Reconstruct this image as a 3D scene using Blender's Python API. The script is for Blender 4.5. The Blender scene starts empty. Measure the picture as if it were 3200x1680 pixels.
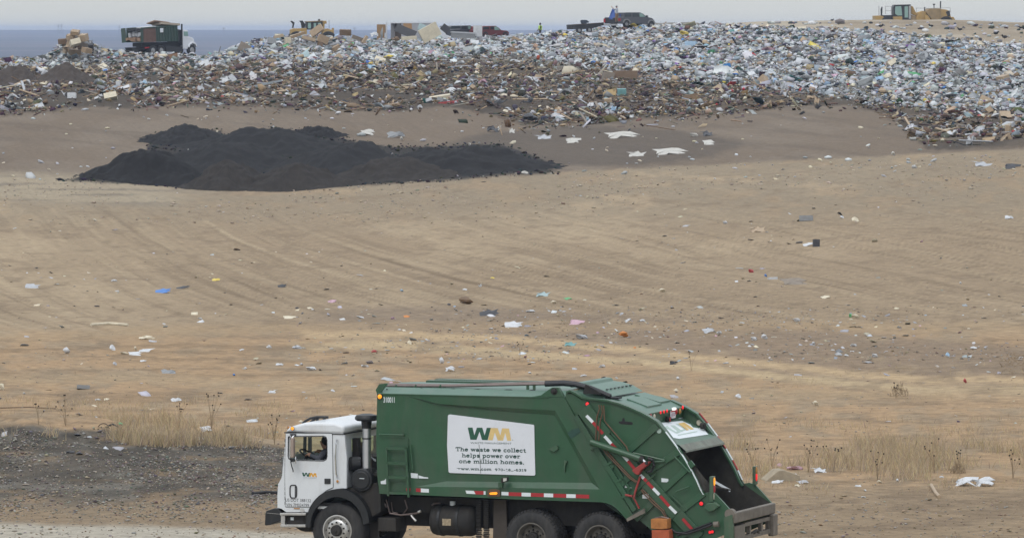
import bpy, bmesh, math, random
import numpy as np
from mathutils import Vector, Matrix, geometry
random.seed(7); RS = np.random.RandomState(11)
R = math.radians
S = bpy.context.scene
C = S.collection

# ------------------------------------------------------------ camera, sky, sun, exposure
F = 17600.0                       # focal length in photo pixels (3200 wide)
CZ = 10.3                         # camera height over the haul road
TH = math.atan((840 - 92) / F)    # pitch: eye level sits 92 px below the top edge
cam = bpy.data.cameras.new('camera'); cam.sensor_width = 36; cam.lens = 36 * F / 3200
cam.clip_start = 1; cam.clip_end = 40000
co = bpy.data.objects.new('camera', cam); C.objects.link(co)
co.location = (0, 0, CZ); co.rotation_euler = (math.pi / 2 - TH, 0, 0)
S.camera = co

SUN_EL, SUN_AZ = R(46), R(205)    # soft sun behind the overcast, behind and left of the camera
W = bpy.data.worlds.new('World'); S.world = W; W.use_nodes = True
nt = W.node_tree; nt.nodes.clear()
def nn(t, k, **kw):
    n = t.nodes.new(k)
    for a, b in kw.items(): setattr(n, a, b)
    return n
out = nn(nt, 'ShaderNodeOutputWorld')
sky = nn(nt, 'ShaderNodeTexSky', sky_type='NISHITA', sun_disc=False, sun_elevation=SUN_EL, sun_rotation=SUN_AZ)
b1 = nn(nt, 'ShaderNodeBackground'); b1.inputs[1].default_value = 0.08
nt.links.new(sky.outputs[0], b1.inputs[0])
geo = nn(nt, 'ShaderNodeTexCoord'); sep = nn(nt, 'ShaderNodeSeparateXYZ')
nt.links.new(geo.outputs['Generated'], sep.inputs[0])
ramp = nn(nt, 'ShaderNodeValToRGB')     # overcast dome: zenith about three times as bright as the horizon
e = ramp.color_ramp.elements
e[0].position = 0.0; e[0].color = (0.70, 0.715, 0.69, 1)
e[1].position = 1.0; e[1].color = (1.62, 1.70, 1.80, 1)
el = e.new(0.012); el.color = (0.675, 0.70, 0.70, 1)
el = e.new(0.25); el.color = (0.90, 0.96, 1.02, 1)
nt.links.new(sep.outputs['Z'], ramp.inputs[0])
cl = nn(nt, 'ShaderNodeTexNoise'); cl.inputs['Scale'].default_value = 3.0; cl.inputs['Detail'].default_value = 5
mp = nn(nt, 'ShaderNodeMapping'); mp.inputs['Scale'].default_value = (1, 1, 4)
nt.links.new(geo.outputs['Generated'], mp.inputs[0]); nt.links.new(mp.outputs[0], cl.inputs['Vector'])
mr = nn(nt, 'ShaderNodeMapRange'); mr.inputs[3].default_value = 0.93; mr.inputs[4].default_value = 1.07
nt.links.new(cl.outputs[0], mr.inputs[0])
mul = nn(nt, 'ShaderNodeVectorMath', operation='SCALE')
nt.links.new(ramp.outputs[0], mul.inputs[0]); nt.links.new(mr.outputs[0], mul.inputs['Scale'])
b2 = nn(nt, 'ShaderNodeBackground'); b2.inputs[1].default_value = 1.0
nt.links.new(mul.outputs[0], b2.inputs[0])
mx = nn(nt, 'ShaderNodeMixShader'); mx.inputs[0].default_value = 0.9
nt.links.new(b1.outputs[0], mx.inputs[1]); nt.links.new(b2.outputs[0], mx.inputs[2])
nt.links.new(mx.outputs[0], out.inputs[0])

sl = bpy.data.lights.new('sun', 'SUN'); sl.energy = 1.0; sl.angle = R(24); sl.color = (1.0, 0.965, 0.92)
so = bpy.data.objects.new('sun', sl); C.objects.link(so)
so.rotation_euler = (math.pi / 2 - SUN_EL, 0, math.pi - SUN_AZ)
so.location = (-30, 60, 60)
vs = S.view_settings
vs.view_transform = 'Standard'; vs.look = 'None'; vs.gamma = 1; vs.exposure = 0.0
vs.use_curve_mapping = False

# ------------------------------------------------------------ small helpers
def ray(px, py):
    c = (px - 1600) / F; s = -(py - 840) / F
    return (c, math.cos(TH) + s * math.sin(TH), -math.sin(TH) + s * math.cos(TH))
def zat(py, d):                      # world height of the sight line of row py at distance d
    s = -(np.asarray(py, float) - 840) / F
    return CZ + d * (-math.sin(TH) + s * math.cos(TH)) / (math.cos(TH) + s * math.sin(TH))
def proj(x, y, z):
    dy = y; dz = z - CZ
    fw = dy * math.cos(TH) - dz * math.sin(TH); up = dy * math.sin(TH) + dz * math.cos(TH)
    return 1600 + F * x / fw, 840 - F * up / fw

def link(o, parent=None):
    C.objects.link(o)
    if parent is not None: o.parent = parent
    return o
def tag(o, label=None, cat=None, group=None, kind=None):
    if label: o['label'] = label
    if cat: o['category'] = cat
    if group: o['group'] = group
    if kind: o['kind'] = kind
    return o
def empty(name, loc, rz, label, cat, group=None):
    o = bpy.data.objects.new(name, None); link(o); o.empty_display_size = 0.3
    o.location = loc; o.rotation_euler = (0, 0, rz)
    return tag(o, label, cat, group)

MATS = {}
def M(name, col, rough=0.6, metal=0.0, var=0.12, scale=6.0, bump=0.0, dirt=None, spec=0.4, emis=None):
    if name in MATS: return MATS[name]
    m = bpy.data.materials.new(name); m.use_nodes = True; t = m.node_tree
    p = t.nodes['Principled BSDF']
    p.inputs['Roughness'].default_value = rough; p.inputs['Metallic'].default_value = metal
    p.inputs['Specular IOR Level'].default_value = spec
    tc = nn(t, 'ShaderNodeTexCoord')
    nz = nn(t, 'ShaderNodeTexNoise'); nz.inputs['Scale'].default_value = scale; nz.inputs['Detail'].default_value = 6
    nz.inputs['Roughness'].default_value = 0.65
    t.links.new(tc.outputs['Object'], nz.inputs['Vector'])
    r = nn(t, 'ShaderNodeValToRGB'); r.color_ramp.elements[0].position = 0.3; r.color_ramp.elements[1].position = 0.7
    r.color_ramp.elements[0].color = tuple(c * (1 - var) for c in col) + (1,)
    r.color_ramp.elements[1].color = tuple(min(1, c * (1 + var)) for c in col) + (1,)
    t.links.new(nz.outputs[0], r.inputs[0]); last = r.outputs[0]
    if dirt:
        dc, amt, dsc = dirt
        n2 = nn(t, 'ShaderNodeTexNoise'); n2.inputs['Scale'].default_value = dsc; n2.inputs['Detail'].default_value = 9
        n2.inputs['Roughness'].default_value = 0.75; n2.inputs['Distortion'].default_value = 0.6
        m2 = nn(t, 'ShaderNodeMapping'); m2.inputs['Scale'].default_value = (1, 1, 0.35)
        t.links.new(tc.outputs['Object'], m2.inputs[0]); t.links.new(m2.outputs[0], n2.inputs['Vector'])
        r2 = nn(t, 'ShaderNodeMapRange'); r2.inputs[1].default_value = 0.62 - amt * 0.35; r2.inputs[2].default_value = 0.78
        t.links.new(n2.outputs[0], r2.inputs[0])
        mixn = nn(t, 'ShaderNodeMix', data_type='RGBA')
        mm = nn(t, 'ShaderNodeMath', operation='MULTIPLY'); mm.inputs[1].default_value = min(1, 0.35 + amt * 0.6)
        t.links.new(r2.outputs[0], mm.inputs[0]); t.links.new(mm.outputs[0], mixn.inputs[0])
        t.links.new(last, mixn.inputs[6]); mixn.inputs[7].default_value = tuple(dc) + (1,)
        last = mixn.outputs[2]
    t.links.new(last, p.inputs['Base Color'])
    if bump:
        bn = nn(t, 'ShaderNodeBump'); bn.inputs['Strength'].default_value = bump; bn.inputs['Distance'].default_value = 0.03
        t.links.new(nz.outputs[0], bn.inputs['Height']); t.links.new(bn.outputs[0], p.inputs['Normal'])
    if emis:
        p.inputs['Emission Color'].default_value = tuple(emis[:3]) + (1,); p.inputs['Emission Strength'].default_value = emis[3]
    MATS[name] = m
    return m
def glass(name, tint, refl=0.12):
    if name in MATS: return MATS[name]
    m = bpy.data.materials.new(name); m.use_nodes = True; t = m.node_tree; t.nodes.clear()
    o = nn(t, 'ShaderNodeOutputMaterial'); a = nn(t, 'ShaderNodeBsdfTransparent'); a.inputs[0].default_value = tuple(tint) + (1,)
    g = nn(t, 'ShaderNodeBsdfGlossy'); g.inputs['Roughness'].default_value = 0.03
    x = nn(t, 'ShaderNodeMixShader'); x.inputs[0].default_value = refl
    t.links.new(a.outputs[0], x.inputs[1]); t.links.new(g.outputs[0], x.inputs[2]); t.links.new(x.outputs[0], o.inputs[0])
    MATS[name] = m
    return m

class MB:
    """collects shapes into one mesh"""
    def __init__(s): s.v = []; s.f = []; s.mi = []; s.k = 0
    def add(s, vs, fs):
        n = len(s.v); s.v += [tuple(p) for p in vs]
        for f in fs: s.f.append(tuple(i + n for i in f)); s.mi.append(s.k)
        return s
    def mat(s, k): s.k = k; return s
    def box(s, a, b):
        x0, y0, z0 = a; x1, y1, z1 = b
        return s.add([(x0,y0,z0),(x1,y0,z0),(x1,y1,z0),(x0,y1,z0),(x0,y0,z1),(x1,y0,z1),(x1,y1,z1),(x0,y1,z1)],
                     [(0,3,2,1),(4,5,6,7),(0,1,5,4),(1,2,6,5),(2,3,7,6),(3,0,4,7)])
    def obox(s, c, size, mat):
        hx, hy, hz = (q / 2 for q in size); vs = []
        for z in (-hz, hz):
            for x, y in ((-hx,-hy),(hx,-hy),(hx,hy),(-hx,hy)): vs.append(Vector(c) + mat @ Vector((x, y, z)))
        return s.add(vs, [(0,3,2,1),(4,5,6,7),(0,1,5,4),(1,2,6,5),(2,3,7,6),(3,0,4,7)])
    def bar(s, p, q, w, h=None, up=(0, 0, 1)):
        h = h or w; p = Vector(p); q = Vector(q); d = q - p; L = d.length
        if L < 1e-6: return s
        x = d / L; u = Vector(up)
        if abs(x.dot(u)) > 0.95: u = Vector((0, 1, 0))
        y = u.cross(x).normalized(); z = x.cross(y)
        return s.obox((p + q) / 2, (L, w, h), Matrix((x, y, z)).transposed())
    def prism(s, pts, v0, v1, holes=()):      # (u, w) outline pushed along v
        loops = [list(pts)] + [list(h) for h in holes]
        if not holes:
            n = len(pts)
            vs = [(u, v0, w) for u, w in pts] + [(u, v1, w) for u, w in pts]
            area = sum(pts[i][0] * pts[(i+1) % n][1] - pts[(i+1) % n][0] * pts[i][1] for i in range(n))
            fr = list(range(n)); bk = [2 * n - 1 - i for i in range(n)]
            if area < 0: fr = fr[::-1]; bk = bk[::-1]
            fs = [tuple(fr), tuple(bk)]
            for i in range(n):
                j = (i + 1) % n
                fs.append((i, n + i, n + j, j) if area > 0 else (j, n + j, n + i, i))
            return s.add(vs, fs)
        tri = geometry.tessellate_polygon([[Vector((u, w, 0)) for u, w in l] for l in loops])
        flat = [p for l in loops for p in l]; n = len(flat)
        vs = [(u, v0, w) for u, w in flat] + [(u, v1, w) for u, w in flat]
        fs = [t for t in tri] + [(t[2] + n, t[1] + n, t[0] + n) for t in tri]
        o = 0
        for l in loops:
            m = len(l)
            for i in range(m):
                j = (i + 1) % m; fs.append((o + i, n + o + i, n + o + j, o + j))
            o += m
        return s.add(vs, fs)
    def sheet(s, pts, y0, y1):                # open (u, w) line swept along v
        n = len(pts)
        return s.add([(u, y0, w) for u, w in pts] + [(u, y1, w) for u, w in pts],
                     [(i, i + 1, n + i + 1, n + i) for i in range(n - 1)])
    def cyl(s, p, q, r0, r1=None, n=12, cap=True):
        r1 = r0 if r1 is None else r1; p = Vector(p); q = Vector(q); x = (q - p).normalized()
        u = Vector((0, 0, 1)) if abs(x.z) < 0.9 else Vector((1, 0, 0))
        a = u.cross(x).normalized(); b = x.cross(a); vs = []
        for c, r in ((p, r0), (q, r1)):
            for i in range(n):
                t = 2 * math.pi * i / n; vs.append(c + a * (r * math.cos(t)) + b * (r * math.sin(t)))
        fs = [(i, (i + 1) % n, n + (i + 1) % n, n + i) for i in range(n)]
        if cap: fs += [tuple(range(n))[::-1], tuple(range(n, 2 * n))]
        return s.add(vs, fs)
    def tube(s, path, r, n=8):
        P = [Vector(p) for p in path]; vs = []; m = len(P)
        for i, c in enumerate(P):
            x = (P[min(i + 1, m - 1)] - P[max(i - 1, 0)]).normalized()
            u = Vector((0, 0, 1)) if abs(x.z) < 0.9 else Vector((0, 1, 0))
            a = u.cross(x).normalized(); b = x.cross(a)
            for k in range(n):
                t = 2 * math.pi * k / n; vs.append(c + (a * math.cos(t) + b * math.sin(t)) * r)
        fs = [(i*n+k, i*n+(k+1) % n, (i+1)*n+(k+1) % n, (i+1)*n+k) for i in range(m - 1) for k in range(n)]
        fs += [tuple(range(n))[::-1], tuple(range((m-1)*n, m*n))]
        return s.add(vs, fs)
    def lathe(s, prof, c, axis='y', n=32):     # prof: (radius, offset along axis)
        vs = []; m = len(prof)
        for r, o in prof:
            for k in range(n):
                t = 2 * math.pi * k / n; a, b = r * math.cos(t), r * math.sin(t)
                vs.append({'y': (c[0]+a, c[1]+o, c[2]+b), 'z': (c[0]+a, c[1]+b, c[2]+o), 'x': (c[0]+o, c[1]+a, c[2]+b)}[axis])
        fs = [(i*n+k, i*n+(k+1) % n, (i+1)*n+(k+1) % n, (i+1)*n+k) for i in range(m - 1) for k in range(n)]
        return s.add(vs, fs)
    def ball(s, c, r, n=10, m=6, sc=(1, 1, 1)):
        prof = [(r * math.sin(math.pi * i / m), -r * math.cos(math.pi * i / m)) for i in range(m + 1)]
        k0 = len(s.v); s.lathe(prof, (0, 0, 0), 'z', n)
        for i in range(k0, len(s.v)):
            x, y, z = s.v[i]; s.v[i] = (c[0]+x*sc[0], c[1]+y*sc[1], c[2]+z*sc[2])
        return s
    def mesh(s, name, mats, smooth=False):
        me = bpy.data.meshes.new(name); me.from_pydata(s.v, [], s.f)
        for m in (mats if isinstance(mats, (list, tuple)) else [mats]): me.materials.append(m)
        if any(s.mi): me.polygons.foreach_set('material_index', s.mi)
        bm = bmesh.new(); bm.from_mesh(me); bmesh.ops.recalc_face_normals(bm, faces=bm.faces); bm.to_mesh(me); bm.free()
        if smooth:
            me.polygons.foreach_set('use_smooth', [True] * len(me.polygons))
            try: me.set_sharp_from_angle(angle=R(smooth if smooth is not True else 40))
            except Exception: pass
        me.update(); return me
    def build(s, name, mats, parent=None, smooth=False, bevel=0, seg=2):
        o = bpy.data.objects.new(name, s.mesh(name, mats, smooth)); link(o, parent)
        if bevel:
            b = o.modifiers.new('bevel', 'BEVEL'); b.width = bevel; b.segments = seg; b.limit_method = 'ANGLE'; b.angle_limit = R(35)
        return o

class Frame:
    """a place in the world (origin, turn) with a tool to read photo pixels off its planes y = const"""
    def __init__(s, O, rz): s.O = Vector(O); s.rz = rz; s.inv = Matrix.Rotation(-rz, 3, 'Z')
    def at(s, px, py, y=0.0):
        o = s.inv @ (Vector((0, 0, CZ)) - s.O); d = s.inv @ Vector(ray(px, py))
        t = (y - o.y) / d.y; p = o + d * t
        return (p.x, p.z)
    def many(s, pts, y=0.0, Z=None): return [s.at(*(Z(*p) if Z else p), y) for p in pts]
def zoom(x0, y0, k): return lambda X, Y: (x0 + X / k, y0 + Y / k)

# numpy value noise
def _h(ix, iy, seed):
    n = (ix.astype(np.int64) * 374761393 + iy.astype(np.int64) * 668265263 + seed * 982451653) & 0x7fffffff
    n = ((n ^ (n >> 13)) * 1274126177) & 0x7fffffff
    n = ((n ^ (n >> 11)) * 1103515245 + 12345) & 0x7fffffff
    return (n & 0xffff) / 65535.0
def vn(x, y, seed=0):
    x = np.asarray(x, float); y = np.asarray(y, float)
    ix = np.floor(x); iy = np.floor(y); fx = x - ix; fy = y - iy
    fx = fx * fx * (3 - 2 * fx); fy = fy * fy * (3 - 2 * fy)
    a = _h(ix, iy, seed); b = _h(ix + 1, iy, seed); c = _h(ix, iy + 1, seed); d = _h(ix + 1, iy + 1, seed)
    return (a * (1 - fx) + b * fx) * (1 - fy) + (c * (1 - fx) + d * fx) * fy
def fbm(x, y, seed=0, o=4):
    t = 0; a = 0.5; n = 0
    for i in range(o): t = t + a * vn(x * 2**i, y * 2**i, seed + i * 17); n += a; a *= 0.5
    return t / n
def sst(a, b, x): t = np.clip((x - a) / (b - a), 0, 1); return t * t * (3 - 2 * t)

# ------------------------------------------------------------ terrain
def curve(*p):
    X = np.array([q[0] for q in p], float); Y = np.array([q[1] for q in p], float)
    return lambda x: np.interp(x, X, Y)
cB1 = curve((0,556),(300,566),(560,582),(900,590),(1300,567),(1600,545),(1900,530),(2400,505),(2800,485),(2950,478),(3200,465))
c430 = curve((0,355),(400,335),(800,335),(1200,350),(1500,375),(1650,392),(1800,385),(2100,360),(2400,330),(2650,325),(2800,338),(3000,345),(3200,350))
c590 = curve((0,192),(250,184),(420,180),(640,178),(800,152),(1000,138),(1200,132),(1400,130),(1600,122),(1700,114),(1800,104),(1900,96),(2050,92),(2250,86),(2400,82),(2800,84),(3200,100))
c650 = curve((1700,110),(2000,80),(2400,68),(2800,62),(3000,63),(3200,70))
cB2 = curve((0,360),(124,348),(260,329),(373,338),(522,329),(770,333),(994,342),(1243,348),(1404,328),(1553,360),(1653,395),(1802,388),(1988,373),(2237,354),(2485,331),(2660,326),(2734,348),(2808,385),(2895,466),(2982,470),(3200,462))
cTop = curve((0,0),(2000,0),(2200,80),(2400,88),(2752,101),(2938,121),(3021,133),(3200,146))
cBermH = curve((-400,.6),(0,.62),(100,.66),(200,.52),(330,.56),(400,.42),(520,.36),(640,.40),(760,.28),(890,.10),(1000,0))
BUMPS = [(232,577,2.2,1.7,4.0),(280,575,4.5,0.8,6),(820,578,3.5,0.6,5),(930,574,4.2,0.9,6),(1060,576,4.5,0.5,6),(1230,577,3.5,0.2,5),
         (60,520,2.2,0.9,10),(215,500,2.4,0.8,10),(420,505,2.0,0.5,8),(1180,520,3.0,0.5,8),(1560,455,3.2,0.9,8),(1900,470,3.0,0.9,8),(2350,430,4,0.6,6),(2600,445,4,0.7,8)]
def zg(x, d):
    x = np.asarray(x, float); d = np.asarray(d, float); px = 1600 + F * x / d
    z330 = zat(cB1(px), 330); z430 = zat(c430(px), 430); z590 = zat(c590(px), 590)
    k = sst(1650, 2050, px); z650 = (z590 - 3.5) * (1 - k) + zat(c650(px), 650) * k
    rows = [(60, 0 * x), (119, 0 * x), (330, z330), (430, z430), (590, z590), (650, z650), (720, z650 - 7), (800, z650 - 18), (1400, 0 * x - 16)]
    z = np.where(d < 60, 0.0, 0.0 * d)
    for (d0, a), (d1, b) in zip(rows, rows[1:]):
        t = (d - d0) / (d1 - d0); z = np.where((d >= d0) & (d <= d1), a * (1 - t) + b * t, z)
    for bp, bd, sx, h, sd in BUMPS:
        bx = (bp - 1600) / F * bd; z = z + h * np.exp(-((x - bx) / sx) ** 2 - ((d - bd) / sd) ** 2)
    # gravel berm, lower left
    dc = 137 + 1.5 * (fbm(x * .3, d * 0, 3) - .5); t = np.where(d < dc, (d - dc) / 8.0, (d - dc) / 2.6)
    z = z + 1.15 * cBermH(px) * np.exp(-t * t) * (0.55 + 0.95 * fbm(x * .7, d * .45, 5, 4))
    px_, py_ = proj(x, d, z)
    tr = trash_mask(px_, py_)
    s = flow(x, d); fld = sst(119, 150, d) * (1 - sst(325, 345, d))
    rut = (np.abs(fbm(s * 1.0, d * .007, 65, 3) - .5) * 2) ** .6
    z = z + fld * (0.05 * (rut - .6) * (0.3 + fbm(x * .08, d * .03, 22)) + 0.28 * (fbm(x * .10 + 9, d * .04, 23, 3) - .5))
    z = z + tr * 1.0 * (fbm(x * .22, d * .10, 31, 4) - .45) + (1 - tr) * sst(330, 360, d) * 0.18 * (fbm(x * .3, d * .1, 35, 4) - .5)
    z = z + (1 - sst(118, 150, d)) * 0.05 * (fbm(x * .6, d * .25, 41, 3) - .5)
    z = z + 0.10 * np.exp(-((d - 128.5 + .15 * x) / 2.2) ** 2) * sst(-4, -6, x * 1.0) * fbm(x * .5, d * 0, 44)
    return z
def flow(x, d): return x + 0.5 * (fbm(x * .22, d * .035, 19, 3) - .5) + 0.13 * d - 14.0 * np.exp(-(d - 150) / 28.0) * (d > 60)
def trash_mask(px, py):
    w = 10 * (fbm(px * .03, py * .05, 51, 3) - .5)
    return (sst(8, -4, py - cB2(px) + w * 1.6)) * sst(-3, 4, py - cTop(px) + w * .5)
def zg1(x, d): return float(zg(np.array([x]), np.array([d]))[0])
def hit(px, py, dmin=90.0, dmax=660.0):
    """where the sight line meets the ground"""
    r = ray(px, py); ds = np.linspace(dmin, dmax, 1500); x = ds * r[0] / r[1]; zr = CZ + ds * r[2] / r[1]
    b = np.nonzero(zr < zg(x, ds))[0]
    i = b[0] if len(b) else len(ds) - 1
    return Vector((float(x[i]), float(ds[i]), zg1(x[i], ds[i])))

def attr_mat(name, rough=0.9, grain=(3.0, 0.35), bump=0.5, speck=0.0, streak=0.0):
    m = bpy.data.materials.new(name); m.use_nodes = True; t = m.node_tree; p = t.nodes['Principled BSDF']
    p.inputs['Roughness'].default_value = rough; p.inputs['Specular IOR Level'].default_value = 0.15
    a = nn(t, 'ShaderNodeAttribute', attribute_name='soil'); tc = nn(t, 'ShaderNodeTexCoord')
    nz = nn(t, 'ShaderNodeTexNoise'); nz.inputs['Scale'].default_value = grain[0]; nz.inputs['Detail'].default_value = 8; nz.inputs['Roughness'].default_value = 0.78
    t.links.new(tc.outputs['Object'], nz.inputs['Vector'])
    mr = nn(t, 'ShaderNodeMapRange'); mr.inputs[1].default_value = 0.25; mr.inputs[2].default_value = 0.75
    mr.inputs[3].default_value = 1 - grain[1]; mr.inputs[4].default_value = 1 + grain[1]
    t.links.new(nz.outputs[0], mr.inputs[0])
    sc = nn(t, 'ShaderNodeVectorMath', operation='SCALE'); t.links.new(a.outputs['Color'], sc.inputs[0]); t.links.new(mr.outputs[0], sc.inputs['Scale'])
    last = sc.outputs[0]
    if streak:
        uv = nn(t, 'ShaderNodeUVMap', uv_map='flow'); mp = nn(t, 'ShaderNodeMapping'); mp.inputs['Scale'].default_value = (3.2, 0.05, 1)
        n2 = nn(t, 'ShaderNodeTexNoise'); n2.inputs['Scale'].default_value = 1.0; n2.inputs['Detail'].default_value = 5
        t.links.new(uv.outputs[0], mp.inputs[0]); t.links.new(mp.outputs[0], n2.inputs['Vector'])
        m2 = nn(t, 'ShaderNodeMapRange'); m2.inputs[1].default_value = 0.3; m2.inputs[2].default_value = 0.7
        m2.inputs[3].default_value = 1 - streak; m2.inputs[4].default_value = 1 + streak
        t.links.new(n2.outputs[0], m2.inputs[0])
        s2 = nn(t, 'ShaderNodeVectorMath', operation='SCALE'); t.links.new(last, s2.inputs[0]); t.links.new(m2.outputs[0], s2.inputs['Scale']); last = s2.outputs[0]
    if speck:
        vo = nn(t, 'ShaderNodeTexVoronoi'); vo.inputs['Scale'].default_value = 5.5
        t.links.new(tc.outputs['Object'], vo.inputs['Vector'])
        lt = nn(t, 'ShaderNodeMath', operation='LESS_THAN'); lt.inputs[1].default_value = 0.16; t.links.new(vo.outputs['Distance'], lt.inputs[0])
        rr = nn(t, 'ShaderNodeSeparateColor'); t.links.new(vo.outputs['Color'], rr.inputs[0])
        gt = nn(t, 'ShaderNodeMath', operation='GREATER_THAN'); gt.inputs[1].default_value = 1 - speck; t.links.new(rr.outputs[0], gt.inputs[0])
        mu = nn(t, 'ShaderNodeMath', operation='MULTIPLY'); t.links.new(lt.outputs[0], mu.inputs[0]); t.links.new(gt.outputs[0], mu.inputs[1])
        mi = nn(t, 'ShaderNodeMix', data_type='RGBA'); t.links.new(mu.outputs[0], mi.inputs[0]); t.links.new(last, mi.inputs[6])
        s3 = nn(t, 'ShaderNodeVectorMath', operation='SCALE'); s3.inputs['Scale'].default_value = 1.55; t.links.new(last, s3.inputs[0]); t.links.new(s3.outputs[0], mi.inputs[7])
        last = mi.outputs[2]
    t.links.new(last, p.inputs['Base Color'])
    bn = nn(t, 'ShaderNodeBump'); bn.inputs['Strength'].default_value = bump; bn.inputs['Distance'].default_value = 0.08
    t.links.new(nz.outputs[0], bn.inputs['Height']); t.links.new(bn.outputs[0], p.inputs['Normal'])
    return m

def grid_mesh(name, X, Y, Z, col, mat, uv=None):
    n, m = X.shape; me = bpy.data.meshes.new(name)
    v = np.stack([X, Y, Z], -1).reshape(-1, 3).astype(np.float32)
    i = np.arange((n - 1) * (m - 1)); r = i // (m - 1); c = i % (m - 1); a = r * m + c
    q = np.stack([a, a + 1, a + m + 1, a + m], -1).astype(np.int32)
    me.vertices.add(len(v)); me.vertices.foreach_set('co', v.ravel())
    me.loops.add(q.size); me.loops.foreach_set('vertex_index', q.ravel())
    me.polygons.add(len(q)); me.polygons.foreach_set('loop_start', np.arange(0, q.size, 4, dtype=np.int32))
    me.polygons.foreach_set('use_smooth', np.ones(len(q), bool))
    me.update(calc_edges=True)
    if col is not None:
        at = me.color_attributes.new('soil', 'FLOAT_COLOR', 'POINT')
        at.data.foreach_set('color', np.concatenate([col.reshape(-1, 3), np.ones((n * m, 1))], 1).astype(np.float32).ravel())
    if uv is not None:
        l = me.uv_layers.new(name='flow'); l.data.foreach_set('uv', uv.reshape(-1, 2)[q.ravel()].astype(np.float32).ravel())
    me.materials.append(mat); me.validate()
    return me

def mixc(a, b, k): return a * (1 - k[..., None]) + np.array(b) * k[..., None]
def soil_colour(x, d, z):
    px, py = proj(x, d, z); s = flow(x, d)
    n1 = fbm(x * .12, d * .03, 61, 4); n2 = fbm(s * 1.3, d * .02, 62, 4); n3 = fbm(px * .012, py * .05, 63, 4); n4 = fbm(x * 1.1, d * .45, 64, 3)
    c = np.zeros(x.shape + (3,)) + np.array([.262, .205, .150])
    c = mixc(c, (.335, .270, .200), sst(.42, .75, n1) * .8)
    c = mixc(c, (.205, .158, .115), sst(.52, .72, n2) * .28 * sst(.35, .6, fbm(x * .2, d * .06, 59, 3)) * sst(1250, 1000, py))
    # dozer tracks: darker lines that follow the pushed soil
    tr = sst(.07, .015, np.abs(fbm(s * 1.0, d * .007, 65, 3) - .5)) * sst(.40, .62, fbm(x * .09, d * .02, 66, 2)) * sst(1150, 950, py) * sst(640, 720, py)
    c = mixc(c, (.135, .100, .070), tr * .28)
    rs = np.random.RandomState(5)
    for k in range(46):
        s0 = rs.uniform(-16, 42) + rs.uniform(-6, 6); da, db = rs.uniform(150, 215), rs.uniform(205, 300); wv = rs.uniform(.05, .16)
        ln = sst(wv * 1.5, wv * .3, np.abs(s - s0 - .25 * np.sin(d * .06 + k))) * sst(da - 6, da + 8, d) * sst(db + 12, db - 8, d) * (.35 + .65 * sst(.3, .6, fbm(d * .12, d * 0 + k, 47, 2)))
        c = mixc(c, (.135, .100, .070) if k % 3 else (.37, .305, .225), ln * rs.uniform(.35, .8))
    t2 = sst(.05, .01, np.abs(fbm(s * 2.3, d * .006, 57, 2) - .5)) * sst(.42, .6, fbm(x * .12, d * .03, 58, 2)) * sst(1150, 900, py) * sst(600, 700, py)
    c = mixc(c, (.150, .113, .080), t2 * .45); t3 = sst(.05, .01, np.abs(fbm(s * 1.7, d * .006, 56, 2) - .5)) * sst(1150, 900, py) * sst(600, 700, py); c = mixc(c, (.37, .305, .225), t3 * .35)
    # upper bench: greyer, rubbly
    c = mixc(c, (.225, .190, .150), sst(760, 600, py) * .75 * sst(.35, .6, n3 + .1))
    # lower field: orange-tan bands
    c = mixc(c, (.325, .230, .150), sst(990, 1080, py) * sst(.28, .6, n3) * .9); c = mixc(c, (.185, .135, .092), sst(1000, 1080, py) * sst(.56, .68, fbm(px * .0035, py * .11, 55, 4)) * .55)
    band = sst(30, 0, np.abs(py - np.interp(px, [1000, 1500, 2000, 2500, 3200], [1000, 1015, 1055, 1100, 1160])) - np.interp(px, [900, 1200, 2400, 3200], [5, 35, 60, 60]))
    c = mixc(c, (.190, .150, .122), band * sst(.25, .5, n3 + .15 * n4) * .75 * sst(850, 1100, px))
    for cur, w, cc, k in ((curve((900,1040),(1300,1050),(1600,1060),(1900,1085),(2200,1120),(2600,1160),(2900,1185)), 10, (.38, .29, .195), 1.0),
                          (curve((1250,1080),(1700,1110),(2100,1140),(2500,1185),(2900,1215)), 10, (.38, .30, .205), .95),
                          (curve((-50,1190),(300,1180),(700,1195),(1200,1230)), 14, (.33, .255, .175), .5),
                          (curve((0,1060),(300,1045),(700,1030),(1000,1020)), 12, (.32, .24, .16), .5)):
        dist = np.abs(py - cur(px) - 14 * (fbm(px * .01, px * 0, 67) - .5)); inr = sst(cur(px) * 0 + 880, 1000, px) if w == 10 else 1.0
        c = mixc(c, cc, sst(w * 2.1, w * .3, dist) * k * inr)
    c = mixc(c, (.185, .142, .105), sst(.60, .74, n4) * .5)
    # right foreground: trodden brown dirt
    k = sst(1500, 1545, py + 30 * (n3 - .5)) * sst(1900, 2300, px)
    c = mixc(c, (.232, .180, .130), k * .9)
    c = mixc(c, (.165, .125, .092), k * sst(.5, .68, fbm(px * .006, py * .06, 68, 4)) * .7)
    # gravel berm and gravelly ground, lower left
    crest = np.interp(px, [-400, 0, 100, 200, 330, 400, 520, 640, 760, 890, 1000], [1330, 1335, 1328, 1346, 1342, 1360, 1368, 1362, 1378, 1402, 1440])
    g = sst(-8, 6, py - crest) * sst(1000, 880, px) * (d < 138.5)
    g = np.where(d < 138.5, g, 0) * sst(1600, 1535, py + 50 * (n3 - .5))
    c = mixc(c, (.078, .071, .066), g * .95)
    c = mixc(c, (.135, .127, .12), g * sst(.50, .66, fbm(px * .008, py * .05, 69, 4)) * .8)
    c = mixc(c, (.185, .135, .090), g * sst(.62, .75, fbm(px * .006 + 5, py * .06, 70, 4)) * .7)
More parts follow.
